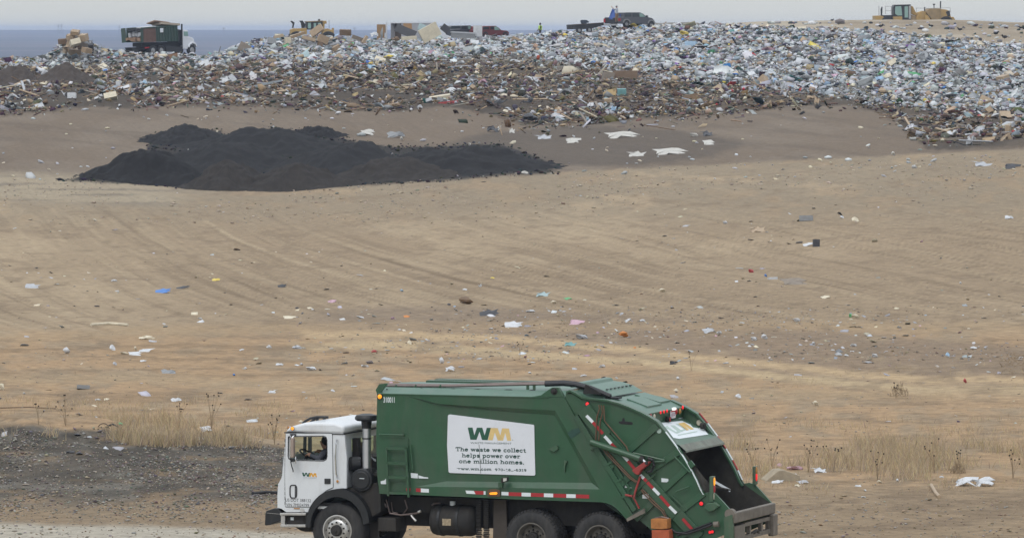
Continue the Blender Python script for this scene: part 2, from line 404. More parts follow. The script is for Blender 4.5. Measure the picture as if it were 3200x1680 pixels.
    g2 = g * sst(120, 20, py - crest); c = mixc(c, (.050, .046, .043), g2 * sst(.42, .62, fbm(px * .018, py * .05, 54, 4)) * .85); c = mixc(c, (.055, .050, .046), g * sst(.58, .68, fbm(px * .006 + 3, py * .05, 53, 4)) * .7)
    lo = sst(1550, 1600, py) * sst(1000, 850, px); c = mixc(c, (.190, .150, .112), lo * .8)
    # pale haul road
    b0 = np.interp(px, [0, 400, 800, 1300, 2000, 3200], [1632, 1640, 1655, 1688, 1745, 1800])
    c = mixc(c, (.345, .325, .300), sst(-10, 12, py - b0 + 18 * (fbm(px * .01, py * .03, 71, 4) - .5)))
    # dark cover soil slope
    e = py - cB1(px) + 10 * (fbm(px * .02, py * .03, 72, 4) - .5)
    ds = sst(5, -5, e)
    c = mixc(c, (.152, .122, .100), ds)
    c = mixc(c, (.185, .156, .135), ds * sst(.4, .7, fbm(x * .25, d * .05, 73, 4)) * .6)
    c = mixc(c, (.115, .094, .080), ds * sst(.55, .70, fbm(px * .004 + py * .004, py * .07 - px * .008, 74, 4)) * .55)
    rd = sst(60, 25, np.abs(py - 580 - .04 * px)) * sst(700, 450, px) * (d > 290); c = mixc(c, (.290, .250, .200), rd * .9); c = mixc(c, (.15, .13, .115), rd * sst(.55, .68, fbm(px * .003, py * .12, 78, 3)) * .7)
    blk = sst(1.15, .75, ((px - 1850) / 460) ** 2 + ((py - 458) / 62) ** 2 + .5 * (fbm(px * .02, py * .04, 75, 4) - .5)) * ds
    c = mixc(c, (.088, .075, .068), blk * .75)
    bt = np.interp(px, [180, 300, 380, 450, 470, 480, 560, 690, 700, 780, 860, 900, 960, 1040, 1060, 1150, 1250, 1400, 1560, 1650, 1720, 1760], [560, 552, 520, 480, 440, 420, 405, 408, 425, 408, 400, 412, 398, 412, 430, 450, 460, 455, 450, 480, 505, 560])
    st = sst(-2, 3, py - bt + 10 * (fbm(px * .06, py * .1, 79, 3) - .5)) * sst(8, -4, py - cB1(px) + 8 * (fbm(px * .02, py * .1, 80, 3) - .5)) * sst(180, 230, px) * sst(1760, 1700, px) * (d > 320)
    c = mixc(c, (.022, .021, .022), st * .96)
    tm = trash_mask(px, py); c = mixc(c, (.092, .075, .063), tm * .9 * (d > 330)); c = mixc(c, (.20, .20, .205), tm * (d > 330) * sst(14, -16, py - np.interp(px, [-400,0,190,320,520,700,900,1100,1400,1600,1800,2000,2250,2500,2760,3000,3200], [205,200,225,205,205,212,215,205,190,192,215,250,265,290,325,345,355])) * .85); c = mixc(c, (.055, .046, .040), tm * .8 * sst(.46, .62, fbm(x * .16, d * .07, 92, 3)) * (d > 330) * sst(-10, 20, py - np.interp(px, [-400,0,1400,2000,2760,3200], [205,210,192,250,325,355])))
    rid = sst(4, -3, py - cTop(px)) * (px > 2000) * (d > 430)
    c = mixc(c, (.275, .235, .195), rid); c = mixc(c, (.36, .325, .285), rid * sst(.5, .62, fbm(px * .004, py * .08, 76, 3)) * .8)
    c = mixc(c, (.2, .165, .13), rid * sst(.52, .64, fbm(px * .006, py * .10, 77, 3)) * .6)
    return c

pxs = np.concatenate([np.linspace(-3500, -260, 60), np.arange(-240, 3441, 6.5), np.linspace(3460, 6700, 60)])
drow = [60.0]
while drow[-1] < 800:
    d = drow[-1]; drow.append(d + (1.0 if d < 104 else max(.24, d * d * 3.4 / (F * 9.5)) if d < 330 else 1.25 if d < 660 else 8))
drow = np.array(drow + [900, 1100, 1400])
DD, PP = np.meshgrid(drow, pxs, indexing='ij'); XX = (PP - 1600) / F * DD
ZZ = zg(XX, DD); COL = soil_colour(XX, DD, ZZ) * np.array([1.0, .955, .84])
UV = np.stack([flow(XX, DD), DD], -1)
soil_m = attr_mat('landfill_soil', 0.95, (2.6, .46), .7, speck=.12, streak=.05)
ground = bpy.data.objects.new('ground', grid_mesh('ground', XX, DD, ZZ, COL, soil_m, UV)); link(ground)
tag(ground, 'tan graded dirt field with dark cover soil slope and gravel berm', kind='structure')

# far plain, low country that fades in the haze
xs = np.linspace(-9000, 9000, 90); ys = np.concatenate([np.linspace(-3000, 1200, 12), np.linspace(1400, 14500, 170)])
YY, X2 = np.meshgrid(ys, xs, indexing='ij')
t = np.clip((YY - 3600) / 8600, 0, 1)
Z2 = -19.0 + 28.0 * t ** 1.15 + 1.0 * (fbm(X2 * .0012, YY * .0008, 81) - .5) * t - 8 * sst(12600, 14000, YY)
nn1 = fbm(X2 * .0011, YY * .0016, 82, 4); nn2 = fbm(X2 * .0004, YY * .0035, 83, 3)
PC = np.zeros(X2.shape + (3,)) + np.array([.060, .056, .062])
PC = mixc(PC, (.038, .042, .040), sst(.45, .62, nn1)); PC = mixc(PC, (.14, .105, .095), sst(.54, .66, nn2) * .8)
plain = bpy.data.objects.new('plain', grid_mesh('plain', X2, YY, Z2, PC, attr_mat('plain_soil', 1, (.002, .2), 0.0))); link(plain)
tag(plain, 'wide brown plain beyond the landfill fading to blue', kind='structure')

hz = MB().box((-9500, -3400, -24), (9500, 15000, 17.2)).build('haze', None)
hm = bpy.data.materials.new('pale_haze'); hm.use_nodes = True; t = hm.node_tree; t.nodes.clear()
ho = nn(t, 'ShaderNodeOutputMaterial'); pv = nn(t, 'ShaderNodeVolumePrincipled')
pv.inputs['Color'].default_value = (.62, .735, .98, 1); pv.inputs['Density'].default_value = 0.00011; pv.inputs['Anisotropy'].default_value = 0.2
t.links.new(pv.outputs[0], ho.inputs['Volume']); hz.data.materials.clear(); hz.data.materials.append(hm)
tag(hz, 'thin pale haze over the landfill and plain', kind='stuff')
# ------------------------------------------------------------ the refuse truck in front
AL = R(21.0)
rv = Vector(ray(1054, 1656)); t_ = (0.545 - CZ) / rv.z
O_ = Vector((0, 0, CZ)) + rv * t_; O_ = Vector((O_.x, O_.y, 0)) - 0.04 * Vector((math.sin(AL), math.cos(AL), 0))
TF = Frame(O_, -AL)
ZA = zoom(800, 1160, 2.6); ZB = zoom(1600, 1160, 2.6); ZC = zoom(840, 1280, 6.144); ZD = zoom(820, 1460, 6.145)
ZE = zoom(1160, 1370, 4.3625); ZG = zoom(1380, 1270, 5.878); ZH = zoom(2060, 1250, 3.145); ZF = zoom(1680, 1160, 5.2); ZJ = zoom(1780, 1380, 4.5075)
def TP(Z, pts, v=0.0): return TF.many(pts, v, Z)
def T1(Z, x, y, v=0.0): u, w = TF.at(*Z(x, y), v); return (u, v, w)
truck = empty('garbage_truck', O_, -AL, 'green rear loader garbage truck with white cab driving on the pale haul road', 'garbage truck')
VW = 2.44
m_white = M('white_cab_paint', (.60, .62, .64), .32, 0, .03, 3, dirt=((.40, .36, .31), .32, 1.8), spec=.5)
m_green = M('green_body_paint', (.025, .080, .039), .36, 0, .10, 2.5, dirt=((.076, .080, .062), .55, 1.3), spec=.45, bump=.22)
m_greent = M('green_paint_sky_sheen', (.080, .150, .112), .45, 0, .10, 2, dirt=((.17, .18, .15), .3, 2.5))  # green of the top faces, lightened to paint in sky sheen on dusty paint
m_greend = M('worn_green_paint', (.026, .092, .046), .5, 0, .15, 4, dirt=((.12, .10, .08), .75, 3.5))
m_black = M('black_plastic', (.016, .017, .018), .45, 0, .2, 5, dirt=((.06, .055, .05), .3, 4))
m_chas = M('dirty_black_chassis', (.016, .015, .014), .75, 0, .3, 4, dirt=((.060, .050, .040), .6, 3))
m_rub = M('tyre_rubber', (.024, .024, .025), .8, 0, .2, 6, dirt=((.085, .078, .070), .5, 5))
m_seam = M('dark_seam', (.03, .032, .034), .7)
m_alu = M('brushed_aluminium', (.55, .54, .52), .38, .9, .06, 8, dirt=((.22, .2, .17), .4, 6))
m_chrome = M('polished_chrome', (.72, .72, .73), .12, 1.0, .03, 4)
m_stack = M('brushed_steel_pipe', (.62, .63, .65), .3, .85, .06, 5)
m_dalu = M('dirty_wheel_rim', (.115, .105, .090), .7, .1, .25, 9, dirt=((.045, .04, .035), .5, 9))
m_gasket = M('black_rubber_gasket', (.012, .012, .013), .6)
m_sign = M('white_sign_vinyl', (.62, .64, .68), .42, 0, .03, 5, dirt=((.40, .40, .40), .15, 4))
m_let = M('dark_green_lettering', (.012, .052, .040), .5)
m_wg = M('logo_green', (.020, .085, .050), .5); m_wy = M('logo_gold', (.56, .38, .13), .5); m_wy2 = M('logo_gold_bright', (.60, .30, .03), .5)
m_tr = M('red_reflective_tape', (.33, .022, .026), .5, 0, .1, 8); m_tw = M('white_reflective_tape', (.62, .66, .68), .5, 0, .06, 8)
m_amb = M('lit_amber_lamp', (.8, .28, .02), .3, emis=(1, .36, .02, .75)); m_redl = M('lit_red_lamp', (.7, .02, .02), .3, emis=(1, .02, .03, .55))
m_red = M('red_lens', (.35, .02, .025), .3); m_amo = M('amber_lens', (.42, .19, .05), .35); m_lensw = M('pale_round_lens', (.55, .50, .40), .3); m_gl = M('pale_green_reflector', (.35, .45, .40), .4)
m_steelb = M('brown_stained_steel_tube', (.16, .125, .115), .4, .6, .15, 6); m_hose = M('black_hose', (.012, .012, .014), .5)
m_redp = M('faded_red_paint', (.26, .035, .030), .55, 0, .2, 6, dirt=((.09, .07, .06), .4, 5))
m_hop = M('scuffed_hopper_steel', (.034, .031, .026), .65, .1, .5, 3, dirt=((.17, .165, .155), .22, 1.6), bump=.4)
m_sill = M('worn_bare_steel', (.17, .15, .125), .6, .25, .25, 6, dirt=((.06, .05, .04), .5, 6))
m_wood1 = M('orange_wood_block', (.34, .135, .04), .8, 0, .3, 9); m_wood2 = M('red_orange_block', (.36, .085, .035), .75, 0, .2, 9)
m_cabin = M('dark_cab_trim', (.03, .03, .032), .8)
m_gnear = glass('pale_green_glass', (.80, .92, .84))
m_mir = M('brown_tinted_mirror', (.34, .27, .23), .25, .3)

def flat(name, mat, pts, v, parent, thick=0.004):
    return MB().prism(pts, v - thick, v).build(name, mat, parent)

# ---- white cab
cab = []
roofy = TP(ZA, [(245, 492), (700, 499)])
cabside = TP(ZA, [(243,494),(228,660),(212,840),(206,866),(180,912),(174,1000),(174,1104),(206,1112),(240,1136),(412,1140),(425,1118),(452,1078),(500,1022),(552,985),(600,965),(650,952),(700,947),(735,948),(736,700),(718,520),(702,499)])
win = TP(ZC, [(402,520),(1045,512),(1092,528),(1110,580),(1112,880),(1096,938),(1050,966),(500,952),(402,925),(392,880)])
c = MB(); c.prism(cabside, 0.0, 0.05, [win])
far_side = [(u, w) for u, w in cabside]
c.prism(far_side, VW - 0.05, VW, [win])
u0 = cabside[0][0]; ur = cabside[-1][0]; wt = cabside[0][1]; wb = cabside[-4][1]
# rear wall with a wide window
rw0, rw1 = wt - 0.10, wt - 0.98
for (v0, v1, w0, w1) in ((0.05, VW-.05, wt-0.14, wt), (0.05, VW-.05, wb, rw1), (0.05, .50, rw1, wt-.14), (VW-.5, VW-.05, rw1, wt-.14), (1.18, 1.26, rw1, wt-.14)):
    c.add([(ur-.03+(wt-w)*.05, v, w) for v, w in ((v0,w0),(v1,w0),(v1,w1),(v0,w1))] + [(ur-.07+(wt-w)*.05, v, w) for v, w in ((v0,w0),(v1,w0),(v1,w1),(v0,w1))],
          [(0,1,2,3),(7,6,5,4),(0,4,5,1),(1,5,6,2),(2,6,7,3),(3,7,4,0)])
# nose under the windscreen, sill over it
nose = TP(ZA, [(206,866),(180,912),(174,1000),(174,1104)])
c.sheet(nose, .05, VW - .05); c.sheet([(u + .05, w) for u, w in nose], .05, VW - .05)
lo = TP(ZA, [(228, 660), (206, 866)]); c.sheet([(lo[1][0] + .0, lo[1][1] + .42), lo[1]], .05, VW - .05)
c.prism([(nose[3][0], nose[3][1]), (ur, nose[3][1]), (ur, nose[3][1] + .05), (nose[3][0], nose[3][1] + .05)], .05, VW - .05)
cabo = c.build('cab', m_white, truck, smooth=30)
ro = MB().prism([(u0 - .02, wt + .005), (ur + .03, wt + .0), (ur + .05, wt + .15), (ur - .16, wt + .215), (u0 + .40, wt + .20), (u0 + .08, wt + .11)], -0.02, VW + .02)
ro.build('cab_roof', m_white, truck, smooth=50, bevel=.06, seg=4)
MB().box((u0 - .03, -.015, wt - .012), (ur + .035, VW + .015, wt + .006)).build('roof_gutter', m_seam, truck)
MB().prism(TP(ZA, [(243, 500), (232, 640), (262, 640), (270, 505)]), .02, .04).build('front_pillar', m_white, truck)
ws = MB().add([(lo[0][0] + .1, .07, wt - .05), (lo[0][0] + .1, VW - .07, wt - .05), (lo[1][0] + .06, VW - .07, lo[1][1] + .42), (lo[1][0] + .06, .07, lo[1][1] + .42)], [(0, 1, 2, 3)])
ws.build('windscreen', m_gnear, truck)
MB().add([(ur - .05, .5, rw1), (ur - .05, VW - .5, rw1), (ur - .05, VW - .5, wt - .14), (ur - .05, .5, wt - .14)], [(0, 1, 2, 3)]).build('rear_window', m_gnear, truck)
fw = [(u, w) for u, w in win]
MB().prism(fw, VW - .03, VW - .024).build('far_window', m_gnear, truck)
MB().prism([(u, w) for u, w in win], VW * .5, VW * .5 + .001) if 0 else None
fr = MB(); cx = sum(u for u, w in win) / len(win); cw = sum(w for u, w in win) / len(win)
big = [(cx + (u - cx) * 1.045, cw + (w - cw) * 1.05) for u, w in win]
door_pts = TP(ZA, [(244,502),(620,502),(628,940),(578,962),(520,1003),(478,1048),(452,1092),(440,1098),(242,1096),(236,840),(240,640)])
seam = [(sum(u for u, w in door_pts)/len(door_pts), sum(w for u, w in door_pts)/len(door_pts))]
door = MB().prism(door_pts, -.016, -.002, [big]).build('door', m_white, truck, smooth=30, bevel=.006)
dsm = MB()
for (ax, ay), (bx, by) in zip(door_pts, door_pts[1:] + door_pts[:1]): dsm.bar((ax, -.004, ay), (bx, -.004, by), .010, .016)
dsm.build('door_seam', m_seam, door)['kind'] = 'stuff'
rg = MB()
for (ax, ay), (bx, by) in zip(big, big[1:] + big[:1]): rg.bar((ax, -.008, ay), (bx, -.008, by), .022, .016)
rg.build('window_seal', m_gasket, door)['kind'] = 'stuff'
hs = TP(ZA, [(560, 867), (610, 867), (610, 911), (560, 911)])
MB().prism(hs, -.035, -.016).build('door_handle', m_black, door, bevel=.01)
# oval vent in the door
ov = []
for k in range(28):
    a = 2 * math.pi * k / 28; cxp = 307 + 27 * (abs(math.cos(a)) ** .5) * np.sign(math.cos(a)); cyp = 972 + 52 * (abs(math.sin(a)) ** .5) * np.sign(math.sin(a)); ov.append((cxp, cyp))
ovp = TP(ZA, ov)
g = MB()
for (ax, ay), (bx, by) in zip(ovp, ovp[1:] + ovp[:1]): g.bar((ax, -.022, ay), (bx, -.022, by), .02, .017)
vt = g.build('kick_window_gasket', m_gasket, door)
MB().prism(TP(ZA, [(318, 930), (326, 930), (326, 1016), (318, 1016)]), -.02, -.016).build('kick_window_slot', m_seam, vt)
hin = MB()
for k in range(14): y = 560 + k * 39; a = T1(ZA, 237, y, -.008); hin.box((a[0]-.008, -.014, a[2]-.03), (a[0]+.008, -.002, a[2]+.03))
hin.build('hinge_strip', m_seam, door)['kind'] = 'stuff'
# decal and lettering on the door
WPOLY = [(480,380),(568,380),(602,520),(648,382),(748,382),(790,525),(830,385),(905,385),(845,612),(742,608),(697,455),(640,605),(528,603)]
MPOLY = [(905,387),(1030,390),(1078,525),(1110,393),(1237,396),(1280,622),(1205,621),(1168,478),(1130,620),(1030,617),(978,470),(938,614),(852,612)]
def logo(o, ux, uw, v, parent, gold, mapf=None):
    """o: top left; ux, uw: size along u and w"""
    f = mapf or (lambda a, b: (o[0] + a * ux, v, o[1] - b * uw))
    for nm, poly, mt in (('letter_W', WPOLY, m_wg), ('letter_M', MPOLY, gold)):
        n = [f((x - 480) / 800, (y - 380) / 240) for x, y in poly]
        MB().add(n, [tuple(range(len(n)))]).build(nm, mt, parent)
def text(s, p0, p1, h, v, mat, parent, name='lettering', bold=0.0, slant=0.0, mapf=None):
    cu = bpy.data.curves.new('lettering', 'FONT'); cu.body = s; cu.offset = bold; cu.resolution_u = 3
    o = bpy.data.objects.new('tmp', cu); C.objects.link(o)
    dg = bpy.context.evaluated_depsgraph_get(); me = bpy.data.meshes.new_from_object(o.evaluated_get(dg))
    bpy.data.objects.remove(o); n = len(me.vertices); a = np.zeros(n * 3); me.vertices.foreach_get('co', a); a = a.reshape(-1, 3)
    x = (a[:, 0] - a[:, 0].min()) / max(1e-6, np.ptp(a[:, 0])); y = a[:, 1] / a[:, 1].max()
    if mapf: co_ = np.array([mapf(i, j) for i, j in zip(x, y)])
    else:
        co_ = np.stack([p0[0] + (p1[0] - p0[0]) * x + slant * y * h, np.full(n, v), p0[1] + (p1[1] - p0[1]) * x + y * h], 1)
    me.vertices.foreach_set('co', co_.ravel()); me.materials.clear(); me.materials.append(mat); me.update()
    ob = bpy.data.objects.new(name, me); ob['kind'] = 'stuff'; return link(ob, parent)
dec = TP(ZD, [(765, 75), (1080, 85), (1078, 220), (765, 208)])
dc = MB().prism(dec, -.020, -.0165).build('decal', m_sign, door)
a = TF.at(*ZD(770, 90)); b = TF.at(*ZD(1055, 178))
logo(a, b[0] - a[0], a[1] - b[1], -.0215, dc, m_wy2)
text('WASTE MANAGEMENT', TF.at(*ZD(785, 198)), TF.at(*ZD(1055, 202)), .016, -.0215, m_let, dc)
text('US DOT 388132', TF.at(*ZD(448, 645)), TF.at(*ZD(938, 660)), .060, -.018, m_seam, door)
text('VIN 7M034799', TF.at(*ZD(462, 738)), TF.at(*ZD(900, 748)), .060, -.018, m_seam, door)
# panel under the door
pl = MB().prism(TP(ZD, [(455, 762), (905, 768), (880, 850), (460, 852)]), -.004, .03).build('sill_panel', m_white, truck)
MB().cyl(T1(ZD, 765, 815, -.03), T1(ZD, 765, 815, .0), .045).build('fuel_cap', m_alu, pl)
MB().prism(TP(ZD, [(610, 770), (720, 772), (720, 790), (610, 788)]), -.02, -.005).build('side_marker', m_amo, pl)
# grab handle, lamps, mirror
MB().tube([T1(ZA, 657, 548, -.0), T1(ZA, 656, 560, -.07), T1(ZA, 647, 590, -.08), T1(ZA, 645, 700, -.08), T1(ZA, 650, 830, -.08), T1(ZA, 658, 848, -.07), T1(ZA, 658, 860, 0)], .017).build('grab_handle', m_chrome, truck, smooth=True)
def lamp(name, Z, x, y, r, v, mat, rim=m_seam, parent=None, dv=.03):
    p = T1(Z, x, y, v); o = MB().cyl(p, (p[0], v - dv * .6, p[2]), r * 1.3, n=16).build(name, rim, parent or truck)
    MB().ball((p[0], v - dv * .6, p[2]), r, 12, 6, (1, .6, 1)).build('lens', mat, o, smooth=True); return o
lamp('side_lamp', ZA, 665, 890, .028, 0, m_amo, m_white); lamp('roof_marker', ZA, 298, 462, .034, -.03, m_amb, m_chrome)
lamp('roof_marker', ZA, 268, 455, .03, .6, m_amo, m_chrome)
mr_ = MB().prism(TP(ZC, [(425, 530), (480, 535), (480, 915), (425, 915)], -.28), -.30, -.20).build('mirror', m_mir, truck, bevel=.015)
mb = MB(); mb.tube([T1(ZC, 440, 478, -.02), T1(ZC, 425, 500, -.2), T1(ZC, 418, 560, -.26), T1(ZC, 412, 800, -.26), T1(ZC, 420, 940, -.2), T1(ZC, 450, 975, -.02)], .016)
mb.tube([T1(ZC, 500, 478, -.02), T1(ZC, 470, 500, -.25), T1(ZC, 450, 540, -.26)], .014); mb.build('mirror_arm', m_chrome, mr_, smooth=True)
MB().box(T1(ZC, 405, 490, -.06), tuple(np.add(T1(ZC, 510, 460, -.06), (0, .06, 0)))).build('mirror_bracket', m_gasket, mr_)
MB().ball(T1(ZC, 522, 960, -.26), .06, 12, 6, (.25, .6, 1.3)).build('spot_mirror', m_chrome, mr_, smooth=True)
MB().prism(TP(ZC, [(400, 925), (500, 935), (498, 990), (440, 995), (412, 960)], -.24), -.26, -.16).build('mirror_foot', m_black, mr_)
MB().tube([T1(ZC, 420, 980, -.2), T1(ZC, 440, 1080, -.21), T1(ZC, 465, 1150, -.2), T1(ZC, 468, 1190, -.2)], .012).build('hanging_strap', m_seam, mr_)
ho = MB()
for dv in (.75, 1.05):
    ho.tube([T1(ZC, 650 + (dv-.75)*420, 262, dv), T1(ZC, 700 + (dv-.75)*420, 215, dv), T1(ZC, 800 + (dv-.75)*330, 160, dv), T1(ZC, 930 + (dv-.75)*260, 135, dv), T1(ZC, 1080 + (dv-.75)*200, 140, dv)], .026)
    ho.cyl(T1(ZC, 935 + (dv-.75)*440, 225 - (dv-.75)*80, dv), T1(ZC, 930 + (dv-.75)*440, 165, dv), .03); ho.cyl(T1(ZC, 935 + (dv-.75)*440, 226 - (dv-.75)*80, dv), T1(ZC, 935 + (dv-.75)*440, 214 - (dv-.75)*80, dv), .075)
ho.build('air_horn', m_black, truck, smooth=True)
# front bumper, step box, fender
MB().prism(TP(ZA, [(75, 1148), (88, 1128), (150, 1108), (180, 1112), (208, 1150), (206, 1212), (165, 1225), (120, 1243), (76, 1250), (70, 1240)]), 0.0, VW).build('front_bumper', m_black, truck, bevel=.02)
MB().bar(T1(ZA, 88, 1147, -.004), T1(ZA, 205, 1157, -.004), .006).build('bumper_crease', m_alu, truck)
st = MB().prism(TP(ZA, [(202, 1146), (412, 1146), (412, 1166), (202, 1166)]), -.05, .35); st.prism(TP(ZA, [(205, 1240), (410, 1240), (410, 1262), (205, 1262)]), -.05, .35)
st.prism(TP(ZA, [(204, 1166), (238, 1166), (238, 1240), (204, 1240)]), -.02, .35); sto = st.build('step_box', m_alu, truck, bevel=.008)
MB().prism(TP(ZA, [(238, 1166), (410, 1166), (410, 1240), (238, 1240)]), .06, .30).build('step_recess', m_chas, sto)
MB().prism(TP(ZA, [(272, 1183), (297, 1184), (297, 1208), (272, 1207)]), .052, .058).build('step_label', m_tw, sto)
def arc(cx, cy, r, a0, a1, n=18, ry=None): return [(cx + r * math.cos(R(a0 + (a1 - a0) * k / (n - 1))), cy - (ry or r) * math.sin(R(a0 + (a1 - a0) * k / (n - 1)))) for k in range(n)]
fo = arc(662, 1236, 256, 185, 2, 26, 282); fi = arc(655, 1250, 214, 2, 185, 26, 232)
MB().prism(TP(ZA, fo + fi, -.07), -.07, .42).build('front_fender', m_black, truck, smooth=35)
MB().prism(TP(ZA, [(640, 985), (735, 952), (980, 900), (1010, 1000), (1010, 1140), (905, 1200), (850, 1120), (760, 1040)], .1), .12, 1.9).build('engine_cover', m_chas, truck, bevel=.02)
MB().prism(TP(ZA, [(300, 1250), (440, 1265), (470, 1300), (400, 1300), (362, 1290)], .25), .25, 1.2).build('underbody_guard', m_chas, truck)

# ---- wheels
def tyre_mb(rad, wd, rr, lugs):
    b = MB(); b.lathe([(rr, .012), (rr + .02, -.004), (rad * .80, -.012), (rad * .93, .010), (rad * .985, .045), (rad, .075), (rad, wd - .075), (rad * .985, wd - .045), (rad * .93, wd - .01), (rr + .02, wd), (rr, wd - .012)], (0, 0, 0), 'y', 56)
    n = 46
    for k in range(n if lugs else 0):
        for v0, v1, sh in ((.008, wd * .30, 0), (wd * .36, wd * .64, .5), (wd * .70, wd - .008, 0)):
            a0 = 2 * math.pi * (k + sh) / n; a1 = a0 + 2 * math.pi / n * .74; vs = []
            for a in (a0, a1):
                for vv, r in ((v0, rad * (.975 if v0 < .02 else 1.0)), (v1, rad * (.975 if v1 > wd - .02 else 1.0))):
                    for e in (-.02, .016): vs.append(((r + e) * math.cos(a), vv, (r + e) * math.sin(a)))
            b.add(vs, [(1,3,7,5),(0,1,5,4),(2,6,7,3),(0,2,3,1),(4,5,7,6)])
    if not lugs:
        for vv in (.10, .16, .22, .28): b.lathe([(rad + .001, vv - .008), (rad + .006, vv - .006), (rad + .006, vv + .02), (rad + .001, vv + .022)], (0, 0, 0), 'y', 56)
    return b
def wheel(name, u, v, w, front, side=1, full=True):
    e = bpy.data.objects.new(name, None); link(e, truck); e.location = (u, v, w)
    if side < 0: e.rotation_euler = (0, 0, math.pi)
    rad, wd, rr = (.545, .36, .300) if front else (.530, .27, .292)
    key = 'front' if front else 'rear'
    def part(nm, mk, mt, sm):
        k = 'tyre_cache_' + nm + key
        me = WC.get(k)
        if me is None: me = WC[k] = mk().mesh(nm, mt, sm)
        o_ = link(bpy.data.objects.new(nm, me), e)
        if nm in ('lug_nuts', 'hand_holes'): o_['kind'] = 'stuff'
    part('tyre', lambda: tyre_mb(rad, wd, rr, not front), m_rub, 40)
    if front:
        part('rim', lambda: MB().lathe([(rr, .03), (rr + .006, -.004), (rr - .018, -.006), (rr - .03, .03), (rr - .05, .05), (.235, .03), (.215, -.015), (.19, -.03), (.12, -.035), (.10, -.03), (.0, -.03)], (0, 0, 0), 'y', 48), m_alu, 40)
        def nuts():
            b = MB()
            for k in range(10):
                a = 2 * math.pi * (k + .5) / 10; b.cyl((.160*math.cos(a), -.028, .160*math.sin(a)), (.160*math.cos(a), -.062, .160*math.sin(a)), .019, .015, 8)
            return b
        def holes():
            b = MB()
            for k in range(10):
                a = 2 * math.pi * k / 10; b.ball((.228*math.cos(a), .014, .228*math.sin(a)), .020, 8, 5, (1, .7, 1))
            return b
        part('lug_nuts', nuts, m_chas, False); part('hand_holes', holes, m_gasket, True)
        part('hub', lambda: MB().lathe([(.112, -.03), (.108, -.085), (.09, -.105), (.04, -.11), (.03, -.125), (0, -.127)], (0, 0, 0), 'y', 24), m_chas, 40)
    else:
        part('rim', lambda: MB().lathe([(rr, .02), (rr + .006, -.004), (rr - .018, -.006), (rr - .03, .02), (.245, .10), (.225, .135), (.17, .115), (.13, .115), (0, .115)], (0, 0, 0), 'y', 48), m_dalu, 40)
        def nuts():
            b = MB()
            for k in range(10):
                a = 2 * math.pi * (k + .5) / 10; b.cyl((.150*math.cos(a), .117, .150*math.sin(a)), (.150*math.cos(a), .07, .150*math.sin(a)), .020, .016, 8)
            return b
        def holes():
            b = MB()
            for k in range(5):
                a = 2 * math.pi * (k + .3) / 5; b.ball((.215*math.cos(a), .128, .215*math.sin(a)), .028, 8, 5, (1, .5, 1))
            return b
        part('lug_nuts', nuts, m_chas, False); part('hand_holes', holes, m_gasket, True)
        part('hub', lambda: MB().lathe([(.115, .115), (.11, .05), (.095, .03), (.07, .028), (.06, .01), (0, .008)], (0, 0, 0), 'y', 24), m_chas, 40)
WC = {}
ax2 = TF.at(*ZB(155, 1335), .03)[0]; ax3 = TF.at(*ZB(707, 1356), .03)[0]
wheel('front_wheel', 0, .04, .545, True); wheel('front_wheel', 0, VW - .04, .545, True, -1)
for ux in (ax2, ax3):
    wheel('rear_wheel', ux, .04, .530, False); wheel('inner_wheel', ux, .345, .530, False)
    wheel('inner_wheel', ux, VW - .345, .530, False, -1); wheel('rear_wheel', ux, VW - .04, .530, False, -1)
ch = MB()
ch.box((.2, .78, .62), (ax3 + 1.3, .90, .92)); ch.box((.2, VW - .90, .62), (ax3 + 1.3, VW - .78, .92))
for ux in (0, ax2, ax3): ch.cyl((ux, .3, .54), (ux, VW - .3, .54), .09, n=10)
for ux in (.9, 2.0, 3.1, ax2 - .6, (ax2 + ax3) / 2, ax3 + .9): ch.box((ux - .06, .85, .60), (ux + .06, VW - .85, .85))
ch.box((ax2 - .75, .50, .75), (ax3 + .8, VW - .5, 1.22)); ch.box((.9, .45, .92), (ax2 - .7, VW - .45, 1.22)); ch.ball(((ax2 + 0), VW / 2, .54), .22); ch.ball(((ax3), VW / 2, .54), .22)
ch.build('chassis', m_chas, truck)
# ---- clutter between cab and body
MB().cyl(T1(ZA, 900, 785, .25), T1(ZA, 900, 430, .25), .085, n=24).build('exhaust_stack', m_stack, truck, smooth=True)
cp = MB(); p = T1(ZA, 898, 378, .25)
cp.lathe([(0, .09), (.10, .085), (.20, .06), (.228, .02), (.228, -.02), (.19, -.05), (.105, -.05), (.10, -.12), (.092, -.14), (.092, -.20), (0, -.20)], p, 'z', 28); cp.build('stack_cap', m_black, truck, smooth=40)
MB().lathe([(.088, -.012), (.094, -.01), (.094, .012), (.088, .014)], T1(ZA, 900, 543, .25), 'z', 24).build('stack_clamp', m_gasket, truck)
p = T1(ZA, 795, 752, .3); MB().cyl((p[0] - .09, .3, p[2]), (p[0] + .09, .42, p[2]), .145, n=22).build('air_tank', m_black, truck, smooth=40, bevel=.03)
p = T1(ZA, 862, 880, .1); b = MB().cyl((p[0], .06, p[2]), (p[0], .50, p[2]), .225, n=30); b.cyl((p[0], .03, p[2]), (p[0], .07, p[2]), .18, n=30); ac = b.build('air_cleaner', m_black, truck, smooth=40, bevel=.02)
MB().prism(TP(ZA, [(842, 864), (880, 866), (880, 871), (842, 869)], .028), .02, .028).build('air_cleaner_label', m_tw, ac)
MB().prism(TP(ZA, [(862, 785), (945, 785), (955, 830), (850, 830)], .2), .16, .36).build('stack_base', m_black, truck)
b = MB(); b.prism(TP(ZA, [(790, 540), (835, 540), (842, 700), (790, 700)], .6), .55, .7); b.prism(TP(ZA, [(800, 690), (975, 690), (985, 950), (780, 950)], .7), .7, 1.6)
